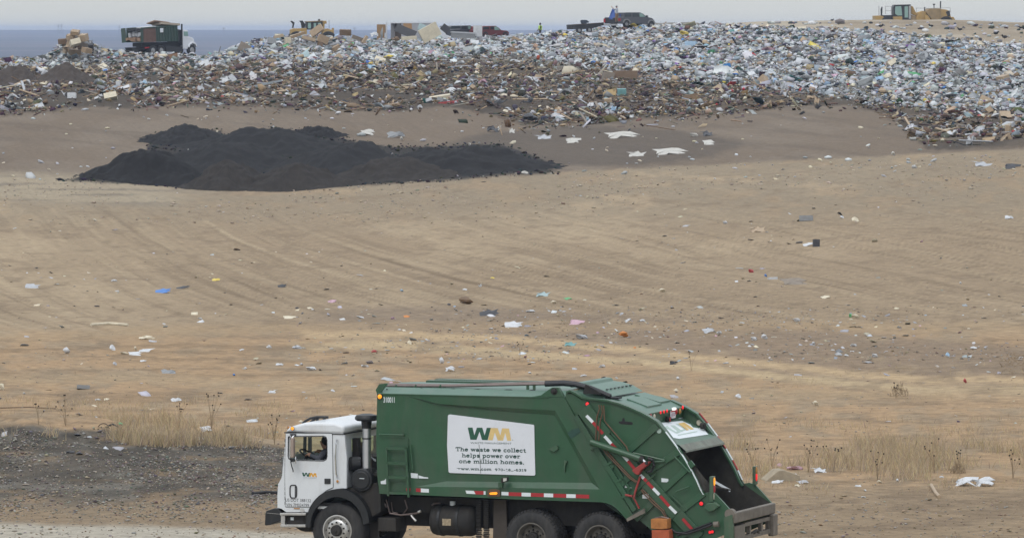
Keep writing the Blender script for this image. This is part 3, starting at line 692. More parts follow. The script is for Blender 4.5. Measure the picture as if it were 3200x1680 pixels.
b.prism(TP(ZA, [(930, 820), (985, 815), (985, 850), (930, 848)], .2), .2, .5); b.build('engine_bulkhead', m_chas, truck)
MB().prism(TP(ZA, [(938, 692), (975, 715), (975, 730), (960, 722)], .5), .48, .5).build('white_panel_edge', m_tw, truck)
MB().prism(TP(ZA, [(990, 1185), (1135, 1190), (1140, 1300), (990, 1295)], .12), .12, .6).build('tool_box', m_chas, truck, bevel=.02)
MB().prism(TP(ZA, [(912, 1180), (990, 1190), (1000, 1352), (930, 1352)], .35), .35, .42).build('mud_flap', m_chas, truck)
p = T1(ZA, 1385, 1215, .12); q = T1(ZA, 1755, 1218, .12); rt = .30; zc = T1(ZA, 1590, 1218, .1)[2]
tk = MB(); tk.lathe([(0, 0), (rt * .6, .01), (rt * .92, .05), (rt, .12), (rt, q[0] - p[0] - .12), (rt * .92, q[0] - p[0] - .05), (rt * .6, q[0] - p[0] - .01), (0, q[0] - p[0])], (p[0], .42, zc), 'x', 30)
tko = tk.build('hydraulic_tank', m_chas, truck, smooth=50)
for f_ in (.22, .62):
    MB().lathe([(rt + .001, 0), (rt + .012, .0), (rt + .012, .05), (rt + .001, .05)], (p[0] + (q[0]-p[0]) * f_, .42, zc), 'x', 30).build('tank_strap', m_black, tko)
a = T1(ZA, 1515, 1193, .12); b_ = T1(ZA, 1585, 1250, .12); MB().box((a[0], .108, b_[2]), (b_[0], .118, a[2])).build('tank_label', M('rusty_label', (.30, .24, .16), .7, 0, .5, 30), tko)
a = T1(ZA, 1598, 1098, .4); MB().cyl((a[0], .4, a[2]), (a[0], .4, a[2] + .11), .055, n=14).build('filler_cap', m_tw, tko, smooth=40)
for xx in (1808, 1870):
    b = MB(); a = T1(ZA, xx, 1055, .3); e = T1(ZA, xx, 1352, .3)
    for k in range(22): z = a[2] + (e[2] - .1 - a[2]) * k / 21; b.box((a[0]-.05, .28 + (k % 2) * .02, z), (a[0]+.05, .34 + (k % 2) * .02, z + .028))
    b.build('tyre_chain', m_chas, truck)['kind'] = 'stuff'
MB().prism(TP(ZA, [(1932, 1040), (2032, 1040), (2040, 1352), (1925, 1352)], .35), .35, .42).build('mud_flap', M('dusty_brown_rubber', (.060, .050, .042), .85, 0, .2, 3), truck)
b = MB()
for k, (pa, r_) in enumerate((([(1055, 1040), (1090, 1150), (1180, 1165), (1300, 1150), (1345, 1135)], .02), ([(1210, 1040), (1230, 1110), (1190, 1165)], .016), ([(1010, 1000), (1040, 1060), (1060, 1100)], .018), ([(1100, 1060), (1110, 1140), (1150, 1150)], .014), ([(1430, 1085), (1445, 1070), (1500, 1068)], .018))):
    b.tube([T1(ZA, x, y, .3 + .02 * k) for x, y in pa], r_)
b.build('air_hoses', m_steelb, truck, smooth=True)
b = MB(); b.tube([T1(ZA, 1262, 1165, .28), T1(ZA, 1275, 1185, .27), T1(ZA, 1300, 1212, .27)], .026); b.tube([T1(ZA, 1318, 1140, .27), T1(ZA, 1340, 1130, .27)], .026); b.build('hose_fitting', m_alu, truck, smooth=True)

# ---- green packer body
D0 = 0.06
TL = (985, 181); TR = (2080 + 345, 205)
Bm = lambda x, y: (x - 2080, y)     # ZB coordinates written on the ZA scale
bodyF = MB()
def pt(Z, x, y, v): return T1(Z, x, y, v)
def face(*ps): bodyF.add(list(ps), [tuple(range(len(ps)))])
a0 = pt(ZA, 985, 181, 0); a1 = pt(ZA, 1200, 190, 0); a2 = pt(ZA, 1480, 262, 0); e_ = pt(ZA, 1300, 935, 0); f0 = pt(ZA, 1003, 992, 0)
a2i = pt(ZA, 1493, 268, D0); b_i = pt(ZB, 345, 356, D0); c_i = pt(ZB, 648, 903, D0); d_i = pt(ZA, 1548, 890, D0)
bu = pt(ZB, 352, 316, 0); btr = pt(ZB, 300, 212, 0); cr = pt(ZB, 715, 956, 0); bE = pt(ZB, 0, 945, 0); eL = pt(ZA, 1690, 937, 0)
face(a0, pt(ZA, 976, 560, 0), pt(ZA, 985, 850, 0), f0, e_, a1)                       # flush front part
face(a1, e_, d_i, a2i); face(a1, a2i, a2)                                                                    # easing into the recess
face(a2i, d_i, pt(ZB, 0, 896, D0), c_i, b_i)                                              # recessed panel
face(a1, a2, bu, btr)                                                                     # upper band
face(a2, a2i, b_i, bu)                                                                    # shaded underside of the band
face(d_i, e_, eL, bE, cr, c_i, pt(ZB, 0, 896, D0))                                        # ledge that looks up
rail = [pt(ZA, 1003, 992, 0), pt(ZA, 1300, 1002, 0), pt(ZA, 1700, 1018, 0), pt(ZB, 0, 1036, 0), pt(ZB, 720, 1060, 0), pt(ZB, 770, 1068, 0), pt(ZB, 812, 1086, 0), pt(ZB, 850, 1114, 0), pt(ZB, 885, 1148, 0), pt(ZB, 940, 1214, 0), pt(ZB, 986, 1166, 0)]
post = [pt(ZB, 985, 1165, 0), pt(ZB, 612, 545, 0), pt(ZB, 425, 212, 0), btr, bu, pt(ZB, 490, 560, 0), cr]
face(*rail[:-1], rail[-1], cr, bE, eL, e_)
face(*post)
face(bu, b_i, c_i, cr, pt(ZB, 490, 560, 0))
wT = a0[2]; uF = a0[0]; uR = pt(ZB, 425, 212, 0)[0]
n0 = len(bodyF.v)
bodyF.add([(uF, 0, wT), (uF, VW, wT), (uF + .05, VW, f0[2]), (uF + .05, 0, f0[2])], [(0, 1, 2, 3)])                        # front wall
bodyF.sheet([(f0[0], f0[2]), (rail[3][0], rail[3][2] + .02), (rail[4][0], rail[4][2] + .02), (rail[9][0], rail[9][2] + .02)], .02, VW)   # underside
bodyF.add([(uF, VW, wT), (uR, VW, wT), (rail[9][0], VW, rail[9][2]), (f0[0], VW, f0[2])], [(0, 1, 2, 3)])
bodyF.add([rail[10], post[2], (uR, VW, wT), (rail[10][0], VW, rail[10][2])], [(0, 1, 2, 3)])
body = bodyF.build('packer_body', m_green, truck)
rf = MB(); wR = pt(ZB, 425, 212, 0)[2]
for v0, z0, v1, z1 in ((0, 0, .30, .11), (.30, .11, 1.22, .15), (1.22, .15, VW - .3, .11), (VW - .3, .11, VW, 0)):
    rf.add([(uF, v0, wT + z0), (uR, v0, wR + z0), (uR, v1, wR + z1), (uF, v1, wT + z1)], [(0, 1, 2, 3)])
rf.add([(uF, 0, wT), (uF, .3, wT + .11), (uF, 1.22, wT + .15), (uF, VW - .3, wT + .11), (uF, VW, wT)], [(0, 1, 2, 3, 4)])
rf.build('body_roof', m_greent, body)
tl = MB(); tl.bar((uF, .0, wT), (btr[0], .0, btr[2]), .03, .02); tl.build('roof_edge_rail', m_green, body)
MB().prism(TP(ZB, [(140, 208), (235, 190), (290, 150), (325, 128), (375, 128), (425, 212)], .0), .0, .10).build('lift_bracket', m_green, body, bevel=.01)
lamp('bracket_pin', ZB, 343, 160, .05, 0, m_chas, m_chas, body)
MB().prism(TP(ZA, [(972, 150), (1000, 102), (1062, 96), (1066, 102), (1005, 180), (984, 182)], .05), .05, .10).build('corner_gusset', m_green, body)
fx = MB()
for v, h, xs0, xs1 in ((1.75, .10, 1380, 2080 + 520), (2.05, .12, 1450, 2080 + 520)):
    ua = TF.at(*ZA(xs0, 80), v)[0]; ub = TF.at(*ZA(xs1, 80), v)[0]; h = h * .5; fx.box((ua, v, wT + .09), (ub, v + .05, wT + .11 + h)); fx.box((ua, v + .05, wT + .10 + h), (ub, v + .22, wT + .115 + h))
fx.build('roof_channel', m_green, body)
# side details of the body
sgp = [(150,141),(165,140),(1690,329),(1702,338),(1706,355),(1712,700),(1726,1238),(1718,1255),(1700,1262),(165,1213),(142,1203),(133,1188),(105,700),(121,165),(132,148)]
sg = MB().prism(TP(ZG, sgp, D0 - .004), D0 - .022, D0 - .004).build('sign_panel', m_sign, body, bevel=.004)
vS = D0 - .0235
a = TF.at(*ZG(480, 380), vS); b_ = TF.at(*ZG(1280, 622), vS); k_ = TF.at(*ZG(480, 605), vS)
sh = (TF.at(*ZG(1237, 396), vS)[1] - a[1])
def sgm(Z, v): return lambda x, y: (lambda q: (q[0], v, q[1]))(TF.at(*Z(x, y), v))
for nm, poly, mt in (('letter_W', WPOLY, m_wg), ('letter_M', MPOLY, M('logo_gold_faded', (.60, .44, .19), .5))):
    n = [sgm(ZG, vS)(x, y) for x, y in poly]; MB().add(n, [tuple(range(len(n)))]).build(nm, mt, sg)
text('WASTE MANAGEMENT', TF.at(*ZG(530, 678), vS), TF.at(*ZG(1285, 690), vS), .036, vS, m_let, sg)
text('R', TF.at(*ZG(1298, 618), vS), TF.at(*ZG(1318, 619), vS), .02, vS, m_let, sg)
# slab lettering drawn as strokes
def A(cx, cy, rx, ry, a0, a1, n=9): return [(cx + rx * math.cos(R(a0 + (a1 - a0) * i / (n - 1))), cy + ry * math.sin(R(a0 + (a1 - a0) * i / (n - 1)))) for i in range(n)]
lo_ = A(.5, .5, .38, .40, 0, 360, 15)
GL = {
 'T': (1.3, [[(.65, .1), (.65, 1.3)], [(.12, 1.3), (1.18, 1.3)], [(.12, 1.3), (.12, 1.02)], [(1.18, 1.3), (1.18, 1.02)]], [(.38, .92, .1)]),
 'h': (1.2, [[(.28, .1), (.28, 1.35)], [(.28, .6)] + A(.6, .6, .32, .30, 150, 0, 6) + [(.92, .1)]], [(.05, .5, .1), (.70, 1.15, .1), (.05, .3, 1.35)]),
 'e': (1.05, [[(.12, .55), (.88, .55)] + A(.5, .5, .38, .40, 8, 320, 12)], []),
 'w': (1.45, [[(.18, .9), (.45, .1), (.72, .85), (1.0, .1), (1.27, .9)]], [(.02, .4, .9), (.56, .88, .9), (1.05, 1.43, .9)]),
 'a': (1.1, [A(.46, .62, .32, .28, 150, 0, 7) + [(.78, .1)], A(.42, .30, .28, .20, 0, 360, 12)], [(.75, 1.05, .1)]),
 's': (.95, [A(.47, .70, .3, .2, 30, 270, 8) + A(.47, .30, .34, .2, 90, -150, 8)], []),
 't': (.8, [[(.35, 1.2), (.35, .3)] + A(.55, .3, .2, .2, 180, 330, 6)], [(.05, .7, .9)]),
 'c': (1.0, [A(.5, .5, .38, .40, 45, 320, 11)], []),
 'o': (1.05, [lo_], []),
 'l': (.65, [[(.32, .1), (.32, 1.35)]], [(.05, .6, .1), (.05, .35, 1.35)]),
 'p': (1.15, [[(.28, -.38), (.28, .9)], A(.58, .5, .34, .40, 150, -150, 11)], [(.05, .55, -.38), (.05, .3, .9)]),
 'r': (.9, [[(.3, .1), (.3, .9)], [(.3, .6)] + A(.6, .6, .28, .28, 150, 40, 5)], [(.05, .6, .1), (.05, .3, .9)]),
 'v': (1.1, [[(.2, .9), (.55, .1), (.9, .9)]], [(.02, .42, .9), (.68, 1.08, .9)]),
 'n': (1.2, [[(.28, .1), (.28, .9)], [(.28, .6)] + A(.6, .6, .32, .30, 150, 0, 6) + [(.92, .1)]], [(.05, .5, .1), (.70, 1.15, .1), (.05, .3, .9)]),
 'm': (1.75, [[(.28, .1), (.28, .9)], [(.28, .6)] + A(.58, .6, .29, .30, 150, 0, 6) + [(.87, .1)], [(.87, .6)] + A(1.17, .6, .29, .30, 150, 0, 6) + [(1.46, .1)]], [(.05, .5, .1), (.68, 1.06, .1), (1.27, 1.68, .1), (.05, .3, .9)]),
 'i': (.65, [[(.32, .1), (.32, .9)], [(.32, 1.2), (.32, 1.38)]], [(.05, .6, .1), (.05, .35, .9)]),
 '.': (.5, [[(.25, 0), (.25, .22)]], []), ' ': (.6, [], []), '-': (.7, [[(.1, .5), (.6, .5)]], []),
 '9': (1.0, [A(.5, .9, .34, .32, 0, 360, 12), [(.84, .9)] + A(.46, .55, .38, .45, 20, -100, 6)], []),
 '7': (1.0, [[(.15, 1.2), (.88, 1.2), (.45, .1)]], []), '0': (1.0, [A(.5, .65, .34, .55, 0, 360, 14)], []),
 '6': (1.0, [A(.5, .42, .34, .32, 0, 360, 12), [(.16, .42)] + A(.54, .75, .38, .45, 200, 80, 6)], []),
 '3': (1.0, [A(.45, .92, .32, .28, 150, -80, 8) + A(.45, .38, .36, .28, 80, -150, 8)], []), '1': (.8, [[(.15, 1.0), (.42, 1.2), (.42, .1)]], [(.15, .7, .1)]),
 '8': (1.0, [A(.5, .92, .28, .26, 0, 360, 11), A(.5, .38, .34, .28, 0, 360, 11)], []),
 '^': (1.0, [[(.3, .95), (.55, 1.2), (.7, .9)], [(.55, .1), (.8, .1)]], []), '_': (1.0, [[(.15, .1), (.6, .1)], [(.75, .1), (.88, .1)]], []), '`': (1.45, [[(.5, .75), (.72, .9)], [(.7, .5), (1.0, .7), (1.27, .9)]], [(.05, .4, .9)]),
}
def slab(s, p0, p1, xh, v, parent, t=.31):
    b = MB(); x = 0; k = 0; L = sum(GL[ch][0] for ch in s); L_ = math.hypot(p1[0]-p0[0], p1[1]-p0[1]); sx = L_ / L
    du = (p1[0] - p0[0]) / L; dw = (p1[1] - p0[1]) / L
    for ch in s:
        w_, pls, ser = GL[ch]
        segs = [(q[i], q[i+1], t) for q in pls for i in range(len(q) - 1)] + [((s0, y), (s1, y), t * .62) for s0, s1, y in ser]
        for (ax, ay), (bx, by), tt in segs:
            k += 1; vv = v - k * 1.5e-5; A_ = np.array([ax * sx, ay * xh]); B_ = np.array([bx * sx, by * xh]); d = B_ - A_; l = np.hypot(*d); d = d / l
            n_ = np.array([-d[1], d[0]]) * tt * xh * .5; A_ = A_ - d * tt * xh * .22; B_ = B_ + d * tt * xh * .22; vs = []
            for q in (A_ - n_, B_ - n_, B_ + n_, A_ + n_): vs.append((p0[0] + x * du + q[0], vv, p0[1] + x * dw + q[1] + q[0] * dw / du))
            b.add(vs, [(0, 1, 2, 3)])
        x += w_
    o_ = b.build('lettering', m_let, parent); o_['kind'] = 'stuff'; return o_
for s_, x0, y0, x1, y1, xh in (('The waste we collect', 255, 812, 1552, 838, 52), ('helps power over', 370, 925, 1445, 945, 52), ('one million homes.', 318, 1032, 1522, 1056, 52), ('`ww.wm.com', 278, 1160, 918, 1172, 38), ('970-^8_-6319', 975, 1174, 1560, 1186, 34)):
    slab(s_, TF.at(*ZG(x0, y0), vS), TF.at(*ZG(x1, y1), vS), abs(TF.at(*ZG(x0, y0), vS)[1] - TF.at(*ZG(x0, y0 - xh), vS)[1]), vS, sg)
MB().bar(T1(ZG, 688, 690, vS - .001), T1(ZG, 720, 1222, vS - .001), .006).build('panel_joint', m_seam, sg)
text('310011', TF.at(*ZA(1036, 250)), TF.at(*ZA(1126, 251)), .105, -.003, m_tw, body, bold=.022)
lamp('marker_lamp', ZA, 1008, 203, .045, 0, m_amb, m_black, body)
lad = MB()
L = lambda x, y, v=-.10: T1(ZA, x, y, v)
lad.bar(L(1058, 618), L(1075, 1010), .04, .03); lad.bar(L(1218, 622), L(1240, 1020), .04, .03)
for y in (622, 742, 858, 985): lad.bar(L(1058 + (y - 618) * .045, y), L(1220 + (y - 618) * .05, y + 4), .03, .05)
for x, y in ((1062, 640), (1222, 640), (1080, 900), (1232, 910)): lad.bar(L(x, y), L(x, y, 0), .03)
lad.build('ladder', m_green, body)
for pa in (((1005, 510), (1200, 515)), ((1255, 600), (1275, 800))):
    (x0, y0), (x1, y1) = pa; MB().tube([L(x0, y0, 0), L(x0, y0, -.07), L(x1, y1, -.07), L(x1, y1, 0)], .016).build('grab_rail', m_green, body)
MB().prism(TP(ZA, [(1240, 545), (1236, 545), (1236, 985), (1240, 985)]), -.02, 0).build('panel_edge', m_green, body)
for pts_ in ([(1258, 822), (1315, 828), (1315, 866), (1260, 862)], [(1320, 842), (1335, 845), (1365, 855), (1398, 858), (1400, 868), (1322, 866)], [(1013, 890), (1045, 882), (1056, 868), (1058, 914), (1016, 912)]):
    flat('torn_sticker', m_tw, TP(ZA, pts_), -.002, body)
def tape(Z, quads, v, parent):
    for q, mt in quads: MB().prism(TP(Z, q, v), v - .004, v).build('reflective_tape', mt, parent)
tape(ZA, [([(1300,946),(1340,948),(1340,978),(1300,975)], m_tr), ([(1340,948),(1405,952),(1405,982),(1340,979)], m_tw), ([(1702,965),(1770,967),(1785,994),(1712,990)], m_tw), ([(1770,968),(1850,969),(1850,998),(1785,996)], m_tr), ([(1850,969),(1866,970),(1866,999),(1850,998)], m_tw), ([(1995,975),(2052,977),(2052,1005),(1995,1003)], m_tw), ([(1220,945),(1228,945),(1228,970),(1220,968)], m_tr), ([(1240,945),(1258,946),(1252,970),(1242,970)], m_tr)], -.002, body)
xs_ = [(-28,78,m_tr),(78,153,m_tw),(153,260,m_tr),(260,335,m_tw),(335,442,m_tr),(442,518,m_tw),(518,627,m_tr)]
tape(ZB, [([(a, 979 + a*.0325), (b, 979 + b*.0325), (b, 1009 + b*.0325), (a, 1009 + a*.0325)], mt) for a, b, mt in xs_], -.002, body)
sl_ = MB().prism(TP(ZA, [(1885, 960), (1905, 955), (1945, 952), (1985, 962), (1988, 1012), (1885, 1012)]), -.03, 0).build('lamp_plate', M('brown_rubber_plate', (.11, .065, .04), .8), body)
MB().prism(TP(ZA, [(1908, 980), (1960, 976), (1970, 985), (1960, 998), (1908, 998), (1902, 988)]), -.05, -.03).build('side_turn_lamp', m_amb, sl_, bevel=.008)
wl = MB().prism(TP(ZA, [(1998, 862), (2048, 856), (2044, 888), (2000, 905)], -.1), -.16, -.04).build('work_lamp', m_chas, body, bevel=.01)
MB().prism(TP(ZA, [(2008, 866), (2038, 864), (2036, 886), (2010, 893)], -.161), -.166, -.161).build('lens', M('clear_lens', (.45, .45, .42), .2), wl)
MB().prism(TP(ZA, [(1968, 900), (2000, 898), (2000, 942), (1968, 944)], -.05), -.05, .04).build('lamp_bracket', m_green, wl)
for pts_ in ([(305, 628), (345, 605), (375, 600), (383, 625), (350, 650), (330, 640)], [(430, 720), (455, 725), (440, 760), (436, 815), (430, 815)]):
    MB().prism(TP(ZB, pts_, D0), D0 - .06, D0).build('broken_bracket', m_greend, body)
flat('scraped_patch', M('dark_touch_up_paint', (.018, .055, .042), .6, 0, .3, 8), TP(ZB, [(450, 500), (480, 475), (540, 458), (560, 490), (520, 520), (480, 545)]), -.002, body)
# hydraulic lines over the roof
V1 = .42
rl = MB()
for dy, v in ((0, V1), (-11, V1 + .10)):
    rl.tube([T1(ZA, 1030, 150 + dy, v), T1(ZA, 1034, 122 + dy, v), T1(ZA, 1060, 116 + dy, v), T1(ZA, 1600, 118 + dy * .6, v), T1(ZB, 280, 101 + dy, v)], .024)
rl.build('hydraulic_tube', m_steelb, body, smooth=True)
hs_ = MB()
for k, v in enumerate((V1, V1 + .1)):
    dy = -14 * k; hs_.tube([T1(ZB, 270, 103 + dy, v), T1(ZB, 420, 98 + dy, v), T1(ZB, 520, 108 + dy, v), T1(ZB, 640, 140 + dy * .8, v), T1(ZB, 730, 172 + dy * .5, v), T1(ZB, 800, 202, v)], .048 if k == 0 else .035)
hs_.build('hydraulic_hose', m_hose, body, smooth=True)
clp = MB()
for x in (1140, 1300, 1500): MB().bar(T1(ZA, x - 20, 150, V1), T1(ZA, x + 5, 108, V1), .05, .03).build('tube_clamp', m_green, body); MB().bar(T1(ZA, x + 28, 150, V1 + .1), T1(ZA, x + 28, 120, V1 + .1), .04, .03).build('tube_clamp', m_green, body)
for x in (128, 180): MB().bar(T1(ZB, x, 185, V1), T1(ZB, x, 112, V1), .05, .03).build('tube_clamp', m_green, body)
cb = MB(); pth = []
for k in range(34): x = 1180 + k * 33; pth.append(T1(ZA, x, 143 + 6 * math.sin(k * .9) + 3 * math.sin(k * 2.3) + k * .45, .30))
cb.tube(pth, .013, 6); cb.tube([T1(ZA, 1060, 140, .2), T1(ZA, 1080, 158, .2), T1(ZA, 1110, 160, .2), T1(ZA, 1190, 145, .25)], .011, 6); cb.build('wiring_loom', m_gasket, body)

# ---- tailgate and hopper
OUT = [(430,212),(440,170),(500,182),(560,225),(640,235),(760,243),(880,268),(1000,315),(1090,352),(1170,408),(1250,500),(1330,605),(1400,708),(1460,812),(1515,915),(1560,985),(1605,978),(1650,990),(1720,1065),(1788,1142),(1782,1300),(1640,1360),(1500,1420),(1200,1400),(1150,1300),(1040,1208),(988,1168),(615,545)]
tg = MB().prism(TP(ZB, OUT, .03), .03, .09).build('tailgate', m_green, truck)
rim = [(440,160),(470,150),(520,172),(570,205),(640,218),(700,222),(780,232),(870,255),(960,290),(1050,330),(1115,365),(1180,405),(1250,490),(1330,597),(1400,700),(1455,795),(1500,880),(1535,960),(1560,1000)]
rp = TP(ZB, rim, .0)
def strip(line, v0, v1, t):
    b = MB(); n = len(line); off = []
    for i, (u, w) in enumerate(line):
        p_ = line[max(i-1, 0)]; q_ = line[min(i+1, n-1)]; du, dw = q_[0]-p_[0], q_[1]-p_[1]; l = math.hypot(du, dw); off.append((u - (-dw/l)*(-t), w - (du/l)*t) if 0 else (u + dw/l*t*-1*-1, w - du/l*t))
    for i in range(n - 1):
        a, b2_, c2, d2 = line[i], line[i+1], off[i+1], off[i]
        b.prism([a, b2_, c2, d2], v0, v1)
    return b
# near flange, top skin and far plate
strip(rp, -.02, .16, .035).build('tailgate_flange', m_green, tg)
ups = rp[:9] + [TF.at(*ZB(1075, 349), 0)]
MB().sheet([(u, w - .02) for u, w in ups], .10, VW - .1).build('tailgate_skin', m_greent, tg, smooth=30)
o2 = TP(ZB, OUT, .03)
fp = MB().prism(o2, VW - .06, VW).build('far_side_plate', m_greend, tg)
strip(rp[8:], VW - .14, VW + .02, .035).build('far_flange', m_green, tg)
strip([(u, w + .006) for u, w in rp[12:]], -.022, .03, .012).build('worn_edge', m_tw, tg)
edge = [rp[11 + i] for i in range(7)]
for i, (a, b_) in enumerate(zip(edge, edge[1:])):
    MB().prism([(a[0], a[1] + .004), (b_[0], b_[1] + .004), (b_[0] + .012, b_[1] + .01), (a[0] + .012, a[1] + .01)], VW - .02, VW + .024).build('rear_edge_tape', m_tw if i % 2 else m_tr, tg)
# raised parts on the top skin
def sk(i, f, v): a, b_ = ups[i], ups[i+1]; return (a[0] + (b_[0]-a[0])*f, v, a[1] + (b_[1]-a[1])*f)
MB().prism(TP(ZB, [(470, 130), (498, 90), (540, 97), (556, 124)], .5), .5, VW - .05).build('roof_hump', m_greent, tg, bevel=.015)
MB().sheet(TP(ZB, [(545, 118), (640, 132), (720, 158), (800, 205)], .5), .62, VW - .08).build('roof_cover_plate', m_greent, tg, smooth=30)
hd = MB()
for k in range(7):
    v = .8 + k * .22; n1 = TF.at(*ZB(722, 157), .5); hd.box((n1[0] - .01, v, n1[1] + .004), (n1[0] + .02, v + .09, n1[1] + .018))
hd.build('hinge_row', m_gasket, tg)['kind'] = 'stuff'
pnl = MB()
for (i0, f0_), (i1, f1_), va, vb in (((6, .5), (8, .3), .75, 1.55), ((5, .8), (8, .1), 1.62, 2.2)):
    n1, n2 = sk(i0, f0_, va), sk(i1, f1_, va); nx = (n2[2]-n1[2]) / math.hypot(n2[0]-n1[0], n2[2]-n1[2])
    pnl.add([(n1[0], va, n1[2] + .014), (n2[0], va, n2[2] + .014), (n2[0], vb, n2[2] + .014), (n1[0], vb, n1[2] + .014), (n1[0], va, n1[2] - .02), (n2[0], va, n2[2] - .02), (n2[0], vb, n2[2] - .02), (n1[0], vb, n1[2] - .02)], [(0,1,2,3),(0,4,5,1),(1,5,6,2),(2,6,7,3),(3,7,4,0)])
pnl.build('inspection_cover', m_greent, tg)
n1 = sk(5, .2, .42); MB().box((n1[0] - .05, .42, n1[2] - .02), (n1[0] + .22, .62, n1[2] + .012)).build('hose_opening', m_gasket, tg)
n1 = sk(2, .2, .3); MB().prism([(n1[0], n1[2] - .02), (n1[0] + .05, n1[2] + .16), (n1[0] + .28, n1[2] + .05), (n1[0] + .36, n1[2] - .03)], .32, .36).build('grey_guard_plate', m_chas, tg)
# lamp panel, shelf with logo, lip, hopper
Q = lambda x, y: TF.at(*ZB(x, y), 0)
q1, q2, q3, q4 = Q(1075, 349), Q(1050, 440), Q(1345, 600), Q(1402, 660)
MB().sheet([q1, q2], .09, VW - .06).build('lamp_panel', m_green, tg)
shf = MB().sheet([q2, q3], .09, VW - .06).build('loading_shelf', M('pale_worn_green', (.065, .125, .085), .5, 0, .15, 4, dirt=((.17, .15, .13), .45, 4)), tg)
MB().sheet([q3, (q4[0] - .01, q4[1] + .03), (q4[0], q4[1]), (q4[0] - .25, q4[1] + .02)], .09, VW - .06).build('shelf_lip', M('scuffed_grey_green', (.13, .15, .12), .6, 0, .3, 5, dirt=((.14, .10, .08), .6, 6)), tg)
hop = MB()
inn = [(q4[0] - .03, q4[1] - .01), Q(1250, 690), Q(1130, 860), Q(1120, 1040), Q(1220, 1190), Q(1400, 1270), Q(1600, 1250), Q(1780, 1148)]
hop.sheet(inn, .10, VW - .07)
hop.add([(u, .095, w) for u, w in inn] , [tuple(range(len(inn)))]); hop.add([(u, VW - .065, w) for u, w in inn + [Q(1560, 990), Q(1400, 700)]], [tuple(range(len(inn) + 2))])
hop.build('hopper', m_hop, tg, smooth=30)
MB().bar((Q(1490, 925)[0], 1.05, Q(1490, 925)[1] + .0), (Q(1560, 1015)[0], 1.5, Q(1560, 1015)[1]), .05).build('white_bar_in_hopper', m_tw, tg)
MB().tube([(Q(1400, 900)[0], .25, Q(1400, 900)[1]), (Q(1480, 960)[0], .9, Q(1480, 960)[1]), (Q(1560, 1010)[0], 1.5, Q(1560, 1010)[1])], .03).build('hopper_chain_bar', m_chas, tg)
def wmap(x, y):   # photo point on the shelf plane -> (u, v, w)
    px_, py_ = ZB(x, y); o = TF.inv @ (Vector((0, 0, CZ)) - TF.O); d = TF.inv @ Vector(ray(px_, py_))
    nx, nz = -(q3[1]-q2[1]), (q3[0]-q2[0]); t = ((q2[0]-o.x)*nx + (q2[1]-o.z)*nz) / (d.x*nx + d.z*nz); p = o + d * t
    return (p.x, p.y, p.z)
sgn = [wmap(*p) for p in ((1195, 420), (1380, 402), (1450, 432), (1470, 455), (1520, 462), (1530, 450), (1560, 470), (1595, 512), (1360, 548), (1310, 540), (1250, 490))]
up_ = lambda p, h: (p[0], p[1], p[2] + h)
sp_ = MB().add([up_(p, .006) for p in sgn], [tuple(range(len(sgn)))]).build('torn_logo_sign', m_tw, tg)
for pts_, mt in (([(1232,452),(1262,445),(1330,492),(1345,488),(1285,440),(1320,440),(1372,478),(1400,470),(1330,428),(1352,426),(1425,472),(1340,508)], m_gl), ([(1352,424),(1400,416),(1480,470),(1452,476),(1400,440),(1440,476),(1420,482),(1360,436)], m_wy)):
    n = [up_(wmap(*p), .010) for p in pts_]; MB().add(n, [tuple(range(len(n)))]).build('faded_logo', mt, sp_)
MB().add([up_(wmap(*p), .01) for p in ((1345, 516), (1505, 486), (1507, 493), (1348, 524))], [(0, 1, 2, 3)]).build('faded_lettering', m_gl, sp_)
MB().add([up_(wmap(*p), .006) for p in ((1340, 375), (1385, 365), (1402, 374), (1358, 386))], [(0, 1, 2, 3)]).build('white_sticker', m_tw, tg)
def onpanel(x, y):   # lamp panel plane u ~ const
    px_, py_ = ZB(x, y); o = TF.inv @ (Vector((0, 0, CZ)) - TF.O); d = TF.inv @ Vector(ray(px_, py_))
    nx, nz = -(q2[1]-q1[1]), (q2[0]-q1[0]); t = ((q1[0]-o.x)*nx + (q1[1]-o.z)*nz) / (d.x*nx + d.z*nz); p = o + d * t; return (p.x + .012, p.y, p.z)
for x, y, r_, mt in ((1203, 332, .03, m_redl), (1230, 326, .03, m_redl), (1255, 320, .03, m_redl), (1383, 291, .035, m_redl), (1122, 362, .045, m_red), (1150, 365, .05, m_lensw), (1328, 325, .055, m_red), (1358, 321, .055, m_amo)):
    MB().ball(onpanel(x, y), r_, 12, 6, (.5, 1, 1.1)).build('rear_lamp', mt, tg, smooth=True)
c_ = onpanel(1310, 302); MB().box((c_[0] - .02, c_[1] - .05, c_[2] - .02), (c_[0] + .03, c_[1] + .05, c_[2] + .02)).build('plate_light', M('lit_plate_light', (.8, .8, .8), .4, emis=(1, 1, .95, 1.5)), tg)
c_ = onpanel(1300, 345); np_ = MB().box((c_[0], c_[1] - .15, c_[2] - .08), (c_[0] + .012, c_[1] + .15, c_[2] + .08)).build('number_plate', M('white_number_plate', (.6, .56, .58), .5), tg)
MB().box((c_[0] + .012, c_[1] - .13, c_[2] + .045), (c_[0] + .016, c_[1] + .13, c_[2] + .07)).build('plate_band', m_red, np_); MB().box((c_[0] + .012, c_[1] - .11, c_[2] - .04), (c_[0] + .015, c_[1] + .11, c_[2] + .025)).build('plate_marks', M('faded_plate_print', (.38, .30, .34), .6, 0, .5, 60), np_)
